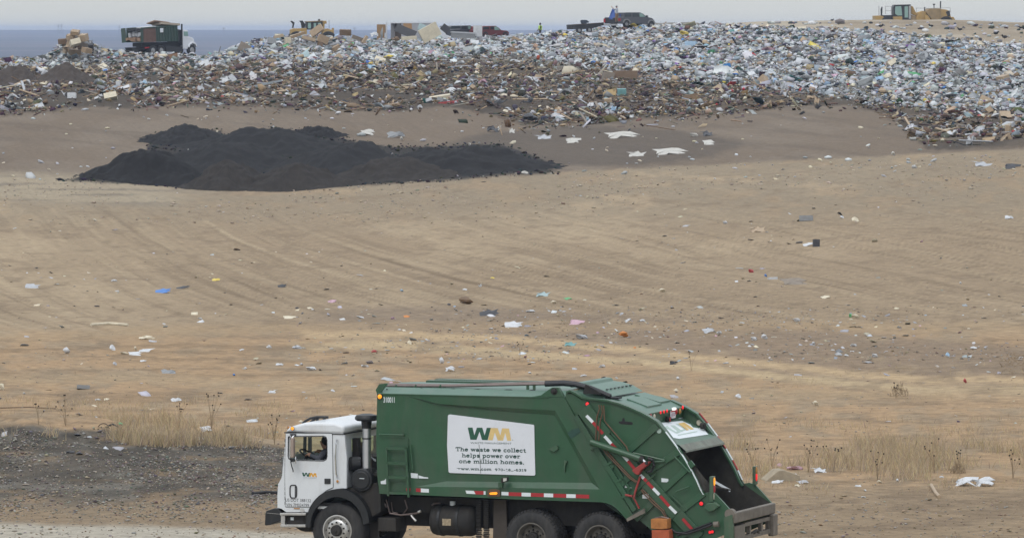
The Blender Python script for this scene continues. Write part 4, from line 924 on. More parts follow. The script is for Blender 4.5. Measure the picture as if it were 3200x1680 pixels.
for x, y, r_ in ((1250, 386, .055), (1557, 430, .06)):
    p_ = (onpanel(x, y) if x < 1300 else (Q(1225, 510)[0], VW - .2, Q(1225, 510)[1] + .02))
    b = MB().cyl(p_, (p_[0] + .08, p_[1] - .02, p_[2]), r_, n=18).build('round_work_lamp', m_chas, tg, smooth=40)
    MB().cyl((p_[0] + .08, p_[1] - .02, p_[2]), (p_[0] + .086, p_[1] - .02, p_[2]), r_ * .8, n=18).build('lens', m_red if x < 1300 else m_chas, b)
p_ = Q(1190, 480); MB().cyl((p_[0], VW - .075, p_[1]), (p_[0], VW - .062, p_[1]), .055, n=18).build('round_reflector', m_lensw, tg)
p_ = T1(ZB, 1196, 481, .028); MB().cyl(p_, (p_[0], .018, p_[2]), .048, n=20).build('round_reflector', m_gl, tg)
# ribs and channel on the near side
def rib(line, v0, v1, w_, name='side_rib', mt=None):
    (x0, y0), (x1, y1) = line; a = Q(x0, y0); b_ = Q(x1, y1); L_ = math.hypot(b_[0]-a[0], b_[1]-a[1]); du, dw = (b_[0]-a[0])/L_, (b_[1]-a[1])/L_
    return MB().prism([(a[0]-dw*w_/2, a[1]+du*w_/2), (b_[0]-dw*w_/2, b_[1]+du*w_/2), (b_[0]+dw*w_/2, b_[1]-du*w_/2), (a[0]+dw*w_/2, a[1]-du*w_/2)], v0, v1).build(name, mt or m_green, tg, bevel=.006)
rib(((585, 300), (765, 530)), -.055, .035, .29, 'diagonal_channel'); rib(((730, 510), (1210, 1015)), -.05, .035, .26, 'diagonal_channel'); rib(((1190, 1000), (1340, 1160)), -.053, .035, .26, 'diagonal_channel'); rib(((1335, 1150), (1520, 1350)), -.04, .035, .26, 'diagonal_channel')
for ln in (((930, 660), (1180, 440)), ((1080, 830), (1370, 640)), ((1230, 960), (1470, 740)), ((1370, 1130), (1560, 985)), ((760, 800), (930, 660)), ((870, 930), (1010, 800)), ((990, 1000), (1150, 880)), ((1000, 1200), (1180, 1030))):
    rib(ln, -.012, .035, .125)
rib(((520, 360), (1000, 1130)), -.03, .035, .10); rib(((565, 330), (960, 960)), -.012, .036, .05)
for (x, y) in ((650, 620), (770, 750), (845, 890), (905, 1010)): rib(((x - 10, y + 12), (x + 50, y - 18)), -.035, .036, .05)
rib(((1300, 1010), (1420, 1130)), -.015, .036, .04); rib(((790, 480), (930, 640)), -.02, .036, .03)
tq = [((608,358),(660,412),m_tw),((660,412),(742,505),m_tr),((755,525),(810,585),m_tw),((810,585),(880,660),m_tr),((905,680),(945,725),m_tw),((945,725),(1020,815),m_tr),((1045,840),(1075,868),m_tw),((1075,868),(1150,948),m_tr),((1150,948),(1200,1000),m_tw),((1208,1010),(1282,1095),m_tr),((1282,1095),(1338,1150),m_tw),((1390,1195),(1475,1290),m_tr),((1475,1290),(1490,1310),m_tw)]
for a, b_, mt in tq:
    dx, dy = b_[0]-a[0], b_[1]-a[1]; l = math.hypot(dx, dy); nx, ny = dy/l*24, -dx/l*24
    MB().prism(TP(ZB, [(a[0]+nx*.55-4, a[1]+ny*.55), (b_[0]+nx*.55-4, b_[1]+ny*.55), (b_[0]-nx*.45-4, b_[1]-ny*.45), (a[0]-nx*.45-4, a[1]-ny*.45)], -.058), -.062, -.0575).build('reflective_tape', mt, tg)
pp = MB()
for pa in ([(705,270),(712,300),(690,370),(685,440),(680,570)], [(725,272),(735,330),(715,410),(705,560)], [(745,275),(752,400),(775,430),(930,610),(945,650),(985,680)], [(720,590),(760,660),(830,735),(960,870),(1010,900)], [(735,590),(775,650),(845,730),(970,860),(1020,895)], [(1050,960),(1070,990),(1150,1075),(1215,1130),(1245,1180)], [(1060,955),(1160,1062),(1235,1130),(1255,1180)]):
    MB().tube([T1(ZB, x, y, -.075) for x, y in pa], .013, 6).build('hydraulic_pipe', M('rusty_brown_pipe', (.13, .075, .045), .6, .2), tg, smooth=True)
cy = MB().cyl(T1(ZB, 640, 572, -.14), T1(ZB, 1050, 712, -.14), .062, n=18).build('tailgate_cylinder', m_green, tg, smooth=40)
MB().cyl(T1(ZB, 1040, 708, -.14), T1(ZB, 1068, 718, -.14), .066, n=18).build('cylinder_gland', m_chas, cy)
MB().cyl(T1(ZB, 1060, 716, -.14), T1(ZB, 1085, 740, -.14), .035, n=14).build('cylinder_rod', m_chrome, cy)
MB().prism(TP(ZB, [(985, 800), (1085, 730), (1130, 728), (1120, 752), (1060, 800), (1040, 838), (1015, 830)], -.09), -.19, -.05).build('latch_arm', m_redp, tg, bevel=.015)
p_ = T1(ZB, 1092, 742, -.2); MB().cyl(p_, (p_[0], -.17, p_[2]), .035, n=14).build('latch_pin', m_chas, tg)
MB().tube([T1(ZB, 1105, 705, -.1), T1(ZB, 1140, 715, -.1), T1(ZB, 1155, 760, -.1), T1(ZB, 1130, 810, -.1), T1(ZB, 1105, 815, -.1)], .028).build('hose_loop', m_hose, tg, smooth=True)
rl_ = MB(); rl_.tube([T1(ZB, 1042, 850, -.09), T1(ZB, 1000, 980, -.09), T1(ZB, 990, 1030, -.09), T1(ZB, 1035, 1110, -.09)], .022); rl_.tube([T1(ZB, 920, 1000, -.08), T1(ZB, 980, 1012, -.08)], .022); rl_.build('red_linkage_rod', m_redp, tg, smooth=True)
for pa in ([(1320, 690), (1440, 815), (1460, 815)], [(985, 660), (1240, 720)], [(1130, 735), (1240, 728)], [(1165, 835), (975, 1000)], [(1330, 975), (1440, 935)]):
    MB().tube([T1(ZB, x, y, -.05) for x, y in pa], .018, 6).build('grab_rod', m_green, tg)
b = MB()
for dy in (0, 14, 26): b.bar(T1(ZB, 935, 1198 + dy * .5, -.09 - dy * .001), T1(ZB, 1080, 1115 + dy, -.09 - dy * .001), .03)
b.build('rusty_hinge_bars', m_sill, tg)
MB().prism(TP(ZB, [(868, 405), (895, 402), (898, 380), (912, 376), (918, 404), (975, 410), (982, 420), (976, 432), (885, 426), (868, 416)], .028), .024, .03).build('slot_opening', m_gasket, tg)
for pts_ in ([(918, 924), (945, 926), (975, 945), (918, 942)], [(1060, 1000), (1112, 988), (1112, 1032), (1060, 1028)], [(1214, 864), (1270, 870), (1272, 898), (1215, 896)]): flat('white_sticker', m_tw, TP(ZB, pts_, .028), .026, tg)
lamp('side_marker', ZB, 615, 264, .038, .02, m_redl, m_black, tg); lamp('side_marker', ZB, 1540, 1071, .038, .02, m_redl, m_black, tg)
for y in (1303,): lamp('side_marker', ZB, 1610, y, .03, .02, m_redl, m_black, tg); lamp('side_marker', ZB, 1630, y - 4, .03, .02, m_redl, m_black, tg)
# rear light posts
def post_(v, xs, lit):
    x0, y0, x1, y1 = xs
    b = MB().prism(TP(ZB, [(x0, y0), (x1, y0), (x1, y1), (x0, y1)], v), v, v + .16).build('light_post', m_greend, tg, bevel=.01)
    ux = TF.at(*ZB(x1, y0), v)[0]; zt = TF.at(*ZB(x1, y0), v)[1]; h = zt - TF.at(*ZB(x1, y1), v)[1]
    for k, (mt, f) in enumerate(((m_amb if lit else m_amo, .22), (m_redl if not lit else m_red, .50), (m_lensw, .80))):
        if not lit and k == 2: continue
        MB().ball((ux + .002, v + .08, zt - h * f * (1 if lit else 1.15)), .055, 12, 6, (.35, .8, 1.6)).build('post_lamp', mt, b, smooth=True)
post_(-.02, (1603, 852, 1632, 1058), True); post_(VW - .14, (1953, 770, 1975, 920), False)
MB().prism(TP(ZB, [(1560, 1110), (1580, 1070), (1650, 1060), (1690, 1090), (1640, 1130), (1600, 1140)], -.05), -.06, .03).build('post_bracket', m_greend, tg, bevel=.02)
# rear sill and step frame
uS, wS = Q(1790, 1145); wS2 = Q(1790, 1232)[1]
sill = MB().box((uS - .05, .0, wS2), (uS + .06, VW, wS + .0)).build('hopper_sill', m_sill, tg, bevel=.02)
MB().cyl((uS - .05, -.02, wS - .03), (uS - .05, .12, wS - .03), .10, n=16).build('sill_pivot', m_sill, tg, smooth=40)
fr_ = MB(); wL = Q(1780, 1420)[1]; wM = Q(1780, 1258)[1]
fr_.box((uS - .15, .02, wL), (uS + .05, .62, wM)); fr_.box((uS - .05, .62, wM - .05), (uS + .05, VW, wM + .02)); fr_.box((uS - .05, .62, wL + .08), (uS + .05, VW, wL + .16))
for v in (.95, 1.65, 2.1): fr_.box((uS - .04, v, wL + .16), (uS + .03, v + .09, wM - .05))
fr_.build('step_frame', m_sill, tg)
MB().box((uS + .0, VW - .30, wM - .36), (uS + .12, VW - .04, wM + .06)).build('corner_bumper', m_sill, tg, bevel=.02)
MB().tube([(uS, 1.0, wM - .25), (uS + .05, 1.3, wM - .18), (uS, 1.6, wM - .28)], .035).build('tow_chain', m_chas, tg)
MB().prism(TP(ZB, [(1720, 1185), (1790, 1160), (1800, 1300), (1795, 1420), (1720, 1420), (1725, 1260)], -.03), -.03, .03).build('corner_plate', m_greend, tg)
MB().cyl(T1(ZB, 1640, 1240, -.08), T1(ZB, 1680, 1238, -.08), .055, n=14).build('pipe_end', m_sill, tg)
b = MB(); b.tube([T1(ZB, 1290, 1270, -.1), T1(ZB, 1330, 1305, -.1), T1(ZB, 1420, 1315, -.1), T1(ZB, 1500, 1290, -.1), T1(ZB, 1640, 1235, -.1)], .022); b.tube([T1(ZB, 1340, 1330, -.1), T1(ZB, 1500, 1270, -.1), T1(ZB, 1620, 1225, -.1)], .018); b.build('ground_hose', m_hose, tg, smooth=True)
rib(((1340, 1350), (1620, 1240)), -.07, -.03, .09, 'lower_cylinder')
MB().prism(TP(ZB, [(1148, 1192), (1190, 1188), (1280, 1192), (1282, 1272), (1240, 1276), (1150, 1270)], -.15), -.30, -.06).build('wheel_chock', m_wood1, truck, bevel=.012)['label'] = 'orange wooden chock on top'
MB().prism(TP(ZB, [(1155, 1281), (1297, 1281), (1300, 1420), (1158, 1420)], -.15), -.30, -.06).build('wheel_chock', m_wood2, truck, bevel=.012)['label'] = 'red orange chock below'
MB().tube([T1(ZB, 1160, 1190, -.18), T1(ZB, 1215, 1178, -.2), T1(ZB, 1275, 1192, -.18)], .014).build('chock_strap', m_steelb, truck)

# ---- people
def skin_mesh(name, joints, bones, mats, pick, sub=2):
    """one continuous body grown over a skeleton; joints: name -> (x, y, z, rx, ry)"""
    keys = list(joints); me = bpy.data.meshes.new(name)
    me.from_pydata([joints[k][:3] for k in keys], [(keys.index(a), keys.index(b)) for a, b in bones], [])
    o = bpy.data.objects.new(name, me); C.objects.link(o)
    sk_ = o.modifiers.new('s', 'SKIN'); sk_.use_smooth_shade = True
    for i, k in enumerate(keys):
        d = me.skin_vertices[0].data[i]; r = joints[k][3:]; d.radius = (r[0], r[-1]); d.use_root = (k == 'pelvis')
    ss = o.modifiers.new('u', 'SUBSURF'); ss.levels = sub; ss.render_levels = sub
    dg = bpy.context.evaluated_depsgraph_get(); m2 = bpy.data.meshes.new_from_object(o.evaluated_get(dg)); bpy.data.objects.remove(o)
    m2.materials.clear()
    for m in mats: m2.materials.append(m)
    for p in m2.polygons: p.material_index = pick(p.center); p.use_smooth = True
    ob = bpy.data.objects.new(name, m2); return link(ob)
m_skin = M('tan_skin', (.30, .16, .10), .6, 0, .05); m_jack = M('dark_grey_jacket', (.052, .055, .068), .85, 0, .15, 8, bump=.3)
m_viz = M('yellow_green_vest', (.42, .58, .10), .7, 0, .1, 8); m_jean = M('dark_blue_jeans', (.04, .05, .08), .85); m_hair = M('black_hair', (.012, .010, .010), .7)
hx, hz_ = TF.at(*ZC(1082, 640), .62); ex, ez = TF.at(*ZC(935, 985), .02); sx_, sz = TF.at(*ZC(1105, 800), .45); gx, gz = TF.at(*ZC(800, 890), .30)
J = {'pelvis': (hx + .10, .62, hz_ - .78, .17, .15), 'waist': (hx + .10, .62, hz_ - .58, .16, .13), 'chest': (hx + .07, .62, hz_ - .36, .19, .14), 'neck0': (hx + .05, .62, hz_ - .20, .07), 'neck': (hx + .04, .62, hz_ - .12, .06),
     'jaw': (hx + .00, .62, hz_ - .06, .075), 'head': (hx + .01, .62, hz_ + .03, .098), 'crown': (hx + .02, .62, hz_ + .11, .075), 'nose': (hx - .105, .62, hz_ - .005, .018),
     'shl': (sx_ + .02, .40, sz + .02, .085), 'ell': (ex + .02, .045, ez + .05, .060), 'wrl': (gx + .06, .22, gz + .02, .042), 'hal': (gx - .02, .30, gz + .04, .045),
     'shr': (sx_ + .04, .86, sz + .04, .085), 'elr': (sx_ - .22, .92, sz - .20, .055), 'wrr': (gx + .05, .80, gz + .05, .04), 'har': (gx - .02, .76, gz + .07, .042),
     'knl': (hx - .36, .48, hz_ - .74, .09), 'ftl': (hx - .45, .48, hz_ - 1.10, .05), 'knr': (hx - .36, .76, hz_ - .74, .09), 'ftr': (hx - .48, .76, hz_ - 1.10, .05)}
B = [('pelvis','waist'),('waist','chest'),('chest','neck0'),('neck0','neck'),('neck','jaw'),('jaw','head'),('head','crown'),('head','nose'),('chest','shl'),('shl','ell'),('ell','wrl'),('wrl','hal'),('chest','shr'),('shr','elr'),('elr','wrr'),('wrr','har'),('pelvis','knl'),('knl','ftl'),('pelvis','knr'),('knr','ftr')]
for s_, h, k in (('l', 'hal', 1), ('r', 'har', -1)):       # fingers closed on the wheel
    for i in range(4):
        b0 = J[h]; J[f'f{s_}{i}'] = (b0[0] - .06, b0[1] + (i - 1.5) * .020 * k, b0[2] - .005, .009); J[f'g{s_}{i}'] = (b0[0] - .075, b0[1] + (i - 1.5) * .020 * k, b0[2] - .040, .008); B += [(h, f'f{s_}{i}'), (f'f{s_}{i}', f'g{s_}{i}')]
    J['th' + s_] = (J[h][0] - .02, J[h][1] + .045 * k, J[h][2] + .03, .010); B.append((h, 'th' + s_))
def pk(c):
    if c.z > hz_ - .16 and abs(c.y - .62) < .16: return 0
    if c.x < gx + .03 and c.z < gz + .14 and c.z > gz - .08: return 0
    if c.z < hz_ - .70: return 2
    return 1
drv = skin_mesh('person', J, B, [m_skin, m_jack, m_jean], pk)
drv.location = O_; drv.rotation_euler = (0, 0, -AL)
tag(drv, 'driver in grey jacket and hi vis vest with elbow out of the cab window', 'person')
hr = MB(); hr.ball((hx + .035, .62, hz_ + .055), .112, 14, 8, (1, .95, 1)); hr.build('hair', m_hair, drv, smooth=True)
MB().prism([(hx - .10, hz_ - .62), (hx - .10, hz_ - .38), (hx - .03, hz_ - .22), (hx + .03, hz_ - .22), (hx + .02, hz_ - .62)], .46, .78).build('hi_vis_vest', m_viz, drv, bevel=.03)
for v in (.585, .655): MB().ball((hx - .088, v, hz_ + .035), .012, 8, 5).build('eye', m_hair, drv)
# cab interior
swx, swz = TF.at(*ZC(760, 850), .62)
sw = MB(); ring = [(swx + .20 * math.cos(a) * .8, .62 + .20 * math.sin(a), swz - .20 * math.cos(a) * .45) for a in np.linspace(0, 2 * math.pi, 21)]
sw.tube(ring, .018, 6); sw.bar(ring[5], ring[15], .03); sw.bar((swx, .62, swz), (swx - .25, .62, swz - .4), .05); sw.build('steering_wheel', m_gasket, truck)
it = MB(); it.box((u0 + .12, .10, wt - 1.02), (u0 + .30, VW - .1, wt - .82)); it.box((u0 + .02, .06, nose[3][1] + .06), (ur - .08, VW - .06, nose[3][1] + .12))
it.build('dashboard', m_cabin, truck)
for v in (.38, 1.55):
    se = MB().box((hx - .15, v, hz_ - .98), (hx + .30, v + .50, hz_ - .84)); se.box((hx + .22, v, hz_ - .84), (hx + .32, v + .5, hz_ - .05)); se.build('seat', m_cabin, truck, bevel=.04)
pb = MB(); a = TF.at(*ZC(700, 530), 1.3); pb.bar((a[0], 1.3, wt - .05), (a[0] - .03, 1.3, wt - .95), .05); a = TF.at(*ZC(775, 530), VW - .1); pb.bar((a[0], VW - .06, wt - .02), (a[0], VW - .06, wt - .75), .06); a = TF.at(*ZC(565, 530), .3); pb.bar((a[0] - .1, VW - .1, wt - .02), (a[0] - .12, VW - .1, wt - .75), .04)
pb.build('cab_pillar', m_gasket, truck)
# ------------------------------------------------------------ trash, litter, soil heaps, plants
def soup(name, V, Fc, col, mat, cell=None):
    """many small pieces as one mesh; V (n, k, 3), Fc (m, 3) faces of one piece, col (n, 3)"""
    n, k, _ = V.shape; m = len(Fc); me = bpy.data.meshes.new(name)
    f = (Fc[None] + (np.arange(n) * k)[:, None, None]).reshape(-1, 3).astype(np.int32)
    return V.reshape(-1, 3), f, np.repeat(col, k, 0)
def soup_object(name, parts, mat, label):
    vs = []; fs = []; cs = []; o = 0
    for v, f, c in parts: vs.append(v); fs.append(f + o); cs.append(c); o += len(v)
    v = np.concatenate(vs).astype(np.float32); f = np.concatenate(fs).astype(np.int32); c = np.concatenate(cs)
    me = bpy.data.meshes.new(name); me.vertices.add(len(v)); me.vertices.foreach_set('co', v.ravel())
    me.loops.add(f.size); me.loops.foreach_set('vertex_index', f.ravel())
    me.polygons.add(len(f)); me.polygons.foreach_set('loop_start', np.arange(0, f.size, 3, dtype=np.int32))
    me.update(calc_edges=True)
    at = me.color_attributes.new('soil', 'FLOAT_COLOR', 'POINT'); at.data.foreach_set('color', np.concatenate([c, np.ones((len(c), 1))], 1).astype(np.float32).ravel())
    me.materials.append(mat); ob = link(bpy.data.objects.new(name, me)); tag(ob, label, kind='stuff'); return ob
def rotm(n, tilt):
    """random turns: any yaw, tilt up to `tilt` radians"""
    yaw = RS.uniform(0, 2 * np.pi, n); t = RS.normal(0, tilt, n); u = RS.normal(0, tilt, n)
    cz, sz, cx, sx, cy, sy = np.cos(yaw), np.sin(yaw), np.cos(t), np.sin(t), np.cos(u), np.sin(u); o = np.zeros(n); i = np.ones(n)
    Rz = np.stack([cz, -sz, o, sz, cz, o, o, o, i], -1).reshape(n, 3, 3); Rx = np.stack([i, o, o, o, cx, -sx, o, sx, cx], -1).reshape(n, 3, 3)
    Ry = np.stack([cy, o, sy, o, i, o, -sy, o, cy], -1).reshape(n, 3, 3)
    return Rz @ Rx @ Ry
def ico(sub):
    bm = bmesh.new(); bmesh.ops.create_icosphere(bm, subdivisions=sub, radius=0.5)
    v = np.array([x.co[:] for x in bm.verts]); f = np.array([[q.index for q in x.verts] for x in bm.faces]); bm.free(); return v, f
IV, IF = ico(1)
BV = np.array([(x, y, z) for z in (-.5, .5) for x, y in ((-.5,-.5),(.5,-.5),(.5,.5),(-.5,.5))]); BF = np.array([(0,2,1),(0,3,2),(4,5,6),(4,6,7),(0,1,5),(0,5,4),(1,2,6),(1,6,5),(2,3,7),(2,7,6),(3,0,4),(3,4,7)])
OV = np.array([(.5,0,0),(-.5,0,0),(0,.5,0),(0,-.5,0),(0,0,.5),(0,0,-.5)]); OF = np.array([(0,2,4),(2,1,4),(1,3,4),(3,0,4),(2,0,5),(1,2,5),(3,1,5),(0,3,5)])
# bent sheet: three ribs of a slim box
SV = np.array([(x, y, z) for x, dz in ((-.5, 0), (-.05, .28), (.5, -.05)) for y, z in ((-.5, dz), (.5, dz), (.5, dz + .05), (-.5, dz + .05))])
SF = []
for k in (0, 4):
    for i in range(4): a, b_, c_, d_ = k+i, k+(i+1) % 4, k+4+(i+1) % 4, k+4+i; SF += [(a, b_, c_), (a, c_, d_)]
SF += [(0, 2, 1), (0, 3, 2), (8, 9, 10), (8, 10, 11)]; SF = np.array(SF)
PAL = {'white': (.50,.51,.525), 'pale': (.37,.38,.40), 'bluegrey': (.28,.315,.34), 'grey': (.22,.225,.23), 'dark': (.045,.045,.05), 'black': (.018,.018,.02), 'tan': (.36,.27,.18), 'brown': (.16,.105,.065), 'wood': (.30,.215,.135), 'oldwood': (.20,.165,.13),
       'soil': (.085,.068,.055), 'blue': (.08,.19,.46), 'sky': (.28,.40,.52), 'red': (.36,.06,.06), 'pink': (.46,.30,.36), 'green': (.12,.36,.16), 'teal': (.14,.29,.29), 'yellow': (.58,.45,.10), 'cream': (.56,.50,.38), 'orange': (.50,.19,.05), 'purple': (.20,.12,.30), 'glassy': (.30,.39,.40)}
def pick(names, wts, n):
    w = np.array(wts, float); i = RS.choice(len(names), n, p=w / w.sum()); c = np.array([PAL[k] for k in names])[i]
    return np.clip(c * RS.uniform(.72, 1.15, (n, 1)) + RS.normal(0, .012, (n, 3)), .01, .75), i
cWhite = curve((-400,205),(0,200),(190,225),(320,205),(520,205),(700,212),(900,215),(1100,205),(1400,190),(1600,192),(1800,215),(2000,250),(2250,265),(2500,290),(2760,325),(3000,345),(3200,355))
m_trash = attr_mat('mixed_trash', .7, (3.0, .18), .25)
def sample(n):
    d = np.sqrt(RS.uniform(338**2, 608**2, n)); px = RS.uniform(-420, 3650, n); x = (px - 1600) / F * d
    z = zg(x, d); px, py = proj(x, d, z); dy = py - cB2(px); k = RS.uniform(size=n) < np.maximum(trash_mask(px, py), np.where((dy > 0) & (dy < 60) & (py < cB1(px) + 5), .30 * np.exp(-np.clip(dy, 0, 90) / 11) * (.3 + 1.4 * fbm(x * .25, d * .1, 95, 2)), 0))
    k &= ~((px > 2150) & (d > 596))
    return x[k], d[k], z[k], px[k], py[k]
x, d, z, px, py = sample(190000)
wz = sst(14, -16, py - cWhite(px) + 60 * (fbm(x * .12, d * .05, 91, 3) - .5))          # 1 in the fresh white trash, 0 in the older brown trash
rough = sst(.46, .62, fbm(x * .16, d * .07, 92, 3)) * (1 - wz)                          # bare soil patches keep fewer pieces
keep = RS.uniform(size=len(x)) < (.50 + .50 * wz) * (1 - .86 * rough) * np.where((px > 2740) & (py > 340), .8, 1); x, d, z, px, py, wz = (q[keep] for q in (x, d, z, px, py, wz))
n = len(x); kind = RS.uniform(size=n); parts = []
W_ = RS.uniform(size=n) < wz
def batch(mask, BVx, BFx, size, tilt, names, wts, lift, noise=0.0):
    m = np.nonzero(mask)[0]; k = len(m)
    if not k: return
    S_ = size(k); V = BVx[None] * S_[:, None, :]
    if noise: V = V * (1 + RS.normal(0, noise, (k, len(BVx), 1)))
    V = np.einsum('nij,nkj->nki', rotm(k, tilt), V)
    V += np.stack([x[m], d[m], z[m] + lift * S_[:, 2] + RS.uniform(0, .18, k)], -1)[:, None, :]
    parts.append(soup('t', V, BFx, pick(names, wts, k)[0], None))
U = RS.uniform
LN = lambda k, a, s, lo, hi: np.clip(RS.lognormal(math.log(a), s, k), lo, hi)
def bagsize(k): a = LN(k, .185, .5, .07, .7); return np.stack([a * U(.8, 1.7, k), a * U(.7, 1.2, k), a * U(.5, .9, k)], 1)
def sheetsize(k): a = LN(k, .26, .55, .08, 1.1); return np.stack([a * U(.8, 1.8, k), a * U(.6, 1.2, k), a * U(.25, .6, k)], 1)
def boardsize(k): a = LN(k, .55, .6, .18, 2.4); return np.stack([a, U(.04, .14, k), U(.02, .07, k)], 1)
def boxsize(k): a = LN(k, .19, .45, .08, .6); return np.stack([a * U(.8, 1.5, k), a, a * U(.4, .9, k)], 1)
def clodsize(k): a = LN(k, .185, .5, .07, .7); return np.stack([a * U(.9, 1.6, k), a, a * U(.4, .7, k)], 1)
wn = ['white','pale','bluegrey','grey','dark','cream','tan','blue','sky','red','pink','green','teal','yellow','brown','purple']
ww = [40,24,16,9,5,4,4,.7,2.0,.7,1.0,.5,.5,.6,3,.4]
batch(W_ & (kind < .50), IV, IF, bagsize, .35, wn, ww, .28, .36)
batch(W_ & (kind >= .50) & (kind < .78), SV, SF, sheetsize, .4, wn, ww, .1, .12)
batch(W_ & (kind >= .78) & (kind < .88), BV, BF, boxsize, .5, ['white','pale','grey','tan','cream','dark','sky','brown'], [18,16,16,12,6,10,3,8], .3)
batch(W_ & (kind >= .88), BV, BF, boardsize, .3, ['pale','grey','tan','wood','oldwood','dark'], [16,18,9,8,8,12], .5)
bn_ = ['white','pale','grey','dark','black','brown','tan','soil','wood','cream','pink','red','sky','bluegrey']; bw_ = [8,7,6,5,3,16,9,26,9,4,.6,.5,.7,2.5]
batch(~W_ & (kind < .22), IV, IF, bagsize, .35, bn_, bw_, .28, .36)
batch(~W_ & (kind >= .22) & (kind < .38), SV, SF, sheetsize, .4, bn_, bw_, .1, .12)
batch(~W_ & (kind >= .38) & (kind < .74), BV, BF, boardsize, .28, ['wood','oldwood','tan','brown','soil','pale','dark','cream'], [15,20,10,15,12,7,10,5], .5)
batch(~W_ & (kind >= .74), IV, IF, clodsize, .4, ['soil','brown','dark','oldwood','grey'], [40,14,14,10,6], .2, .34)
ncount = n
soup_object('loose_trash', parts, m_trash, 'countless small scraps of mixed trash covering the landfill face')

# the larger pieces one by one
def pal_mat(k): return M('trash_' + k, PAL[k], .6, 0, .16, 3, bump=.25, dirt=((.10, .085, .07), .22, 2.5))
def crumple(name, seed, sub=2, fl=1.0):
    rs = np.random.RandomState(seed); v, f = ico(sub)
    nrm = v / np.linalg.norm(v, axis=1)[:, None]; dsp = np.ones(len(v))
    for k in range(13):
        a = rs.normal(size=3); a /= np.linalg.norm(a); dsp -= .9 * rs.uniform(.3, 1) * np.clip(nrm @ a - .52, 0, 1)
    dsp *= 1 + rs.normal(0, .15, len(v)); v = nrm * .5 * dsp[:, None]; v[:, 2] *= fl
    return v, f
MC = {}
def shape(kind, i, colour):
    key = (kind, i, colour)
    if key in MC: return MC[key]
    if kind == 'bag': v, f = crumple('bag', 100 + i, 2)
    elif kind == 'board': v, f = BV, BF
    elif kind == 'box': v, f = BV, BF
    elif kind == 'sheet':
        rs = np.random.RandomState(300 + i); g = np.linspace(-.5, .5, 5); X, Y = np.meshgrid(g, g, indexing='ij'); X = X + rs.normal(0, .05, X.shape); Y = Y + rs.normal(0, .05, X.shape); ed = np.maximum(abs(X), abs(Y)) > .4; sh_ = np.where(ed, rs.uniform(.45, 1.15, X.shape), 1.0); X = X * sh_; Y = Y * sh_
        Zs = .22 * np.sin(X * 5 + rs.uniform(0, 6)) + .2 * rs.normal(0, .5, X.shape); top = np.stack([X, Y, Zs], -1).reshape(-1, 3); v = np.concatenate([top, top - (0, 0, .05)])
        f = []
        for a in range(4):
            for b in range(4): q = a * 5 + b; f += [(q, q + 5, q + 6), (q, q + 6, q + 1), (q + 25, q + 31, q + 30), (q + 25, q + 26, q + 31)]
        br = [0,1,2,3,4,9,14,19,24,23,22,21,20,15,10,5]
        for a, b in zip(br, br[1:] + br[:1]): f += [(a, b, b + 25), (a, b + 25, a + 25)]
        f = np.array(f)
    me = bpy.data.meshes.new({'bag': 'crumpled_bag', 'board': 'board', 'box': 'box', 'sheet': 'crumpled_sheet'}[kind]); me.from_pydata([tuple(q) for q in v], [], [tuple(int(w) for w in q) for q in f])
    me.materials.append(pal_mat(colour)); me.update()
    MC[key] = me; return me
def put(name, kind, i, colour, loc, rot, scale, label, cat, group=None):
    o = bpy.data.objects.new(name, shape(kind, i, colour)); C.objects.link(o); o.location = loc; o.rotation_euler = rot; o.scale = scale
    return tag(o, label, cat, group)
CN = {'white': 'white', 'pale': 'pale grey', 'bluegrey': 'blue grey', 'grey': 'grey', 'dark': 'dark', 'black': 'black', 'tan': 'tan', 'brown': 'brown', 'wood': 'light brown', 'oldwood': 'weathered', 'cream': 'cream', 'blue': 'blue', 'sky': 'sky blue', 'red': 'red', 'pink': 'pink', 'green': 'green', 'teal': 'teal', 'yellow': 'yellow', 'orange': 'orange', 'purple': 'purple', 'soil': 'soil brown', 'glassy': 'glassy blue green'}
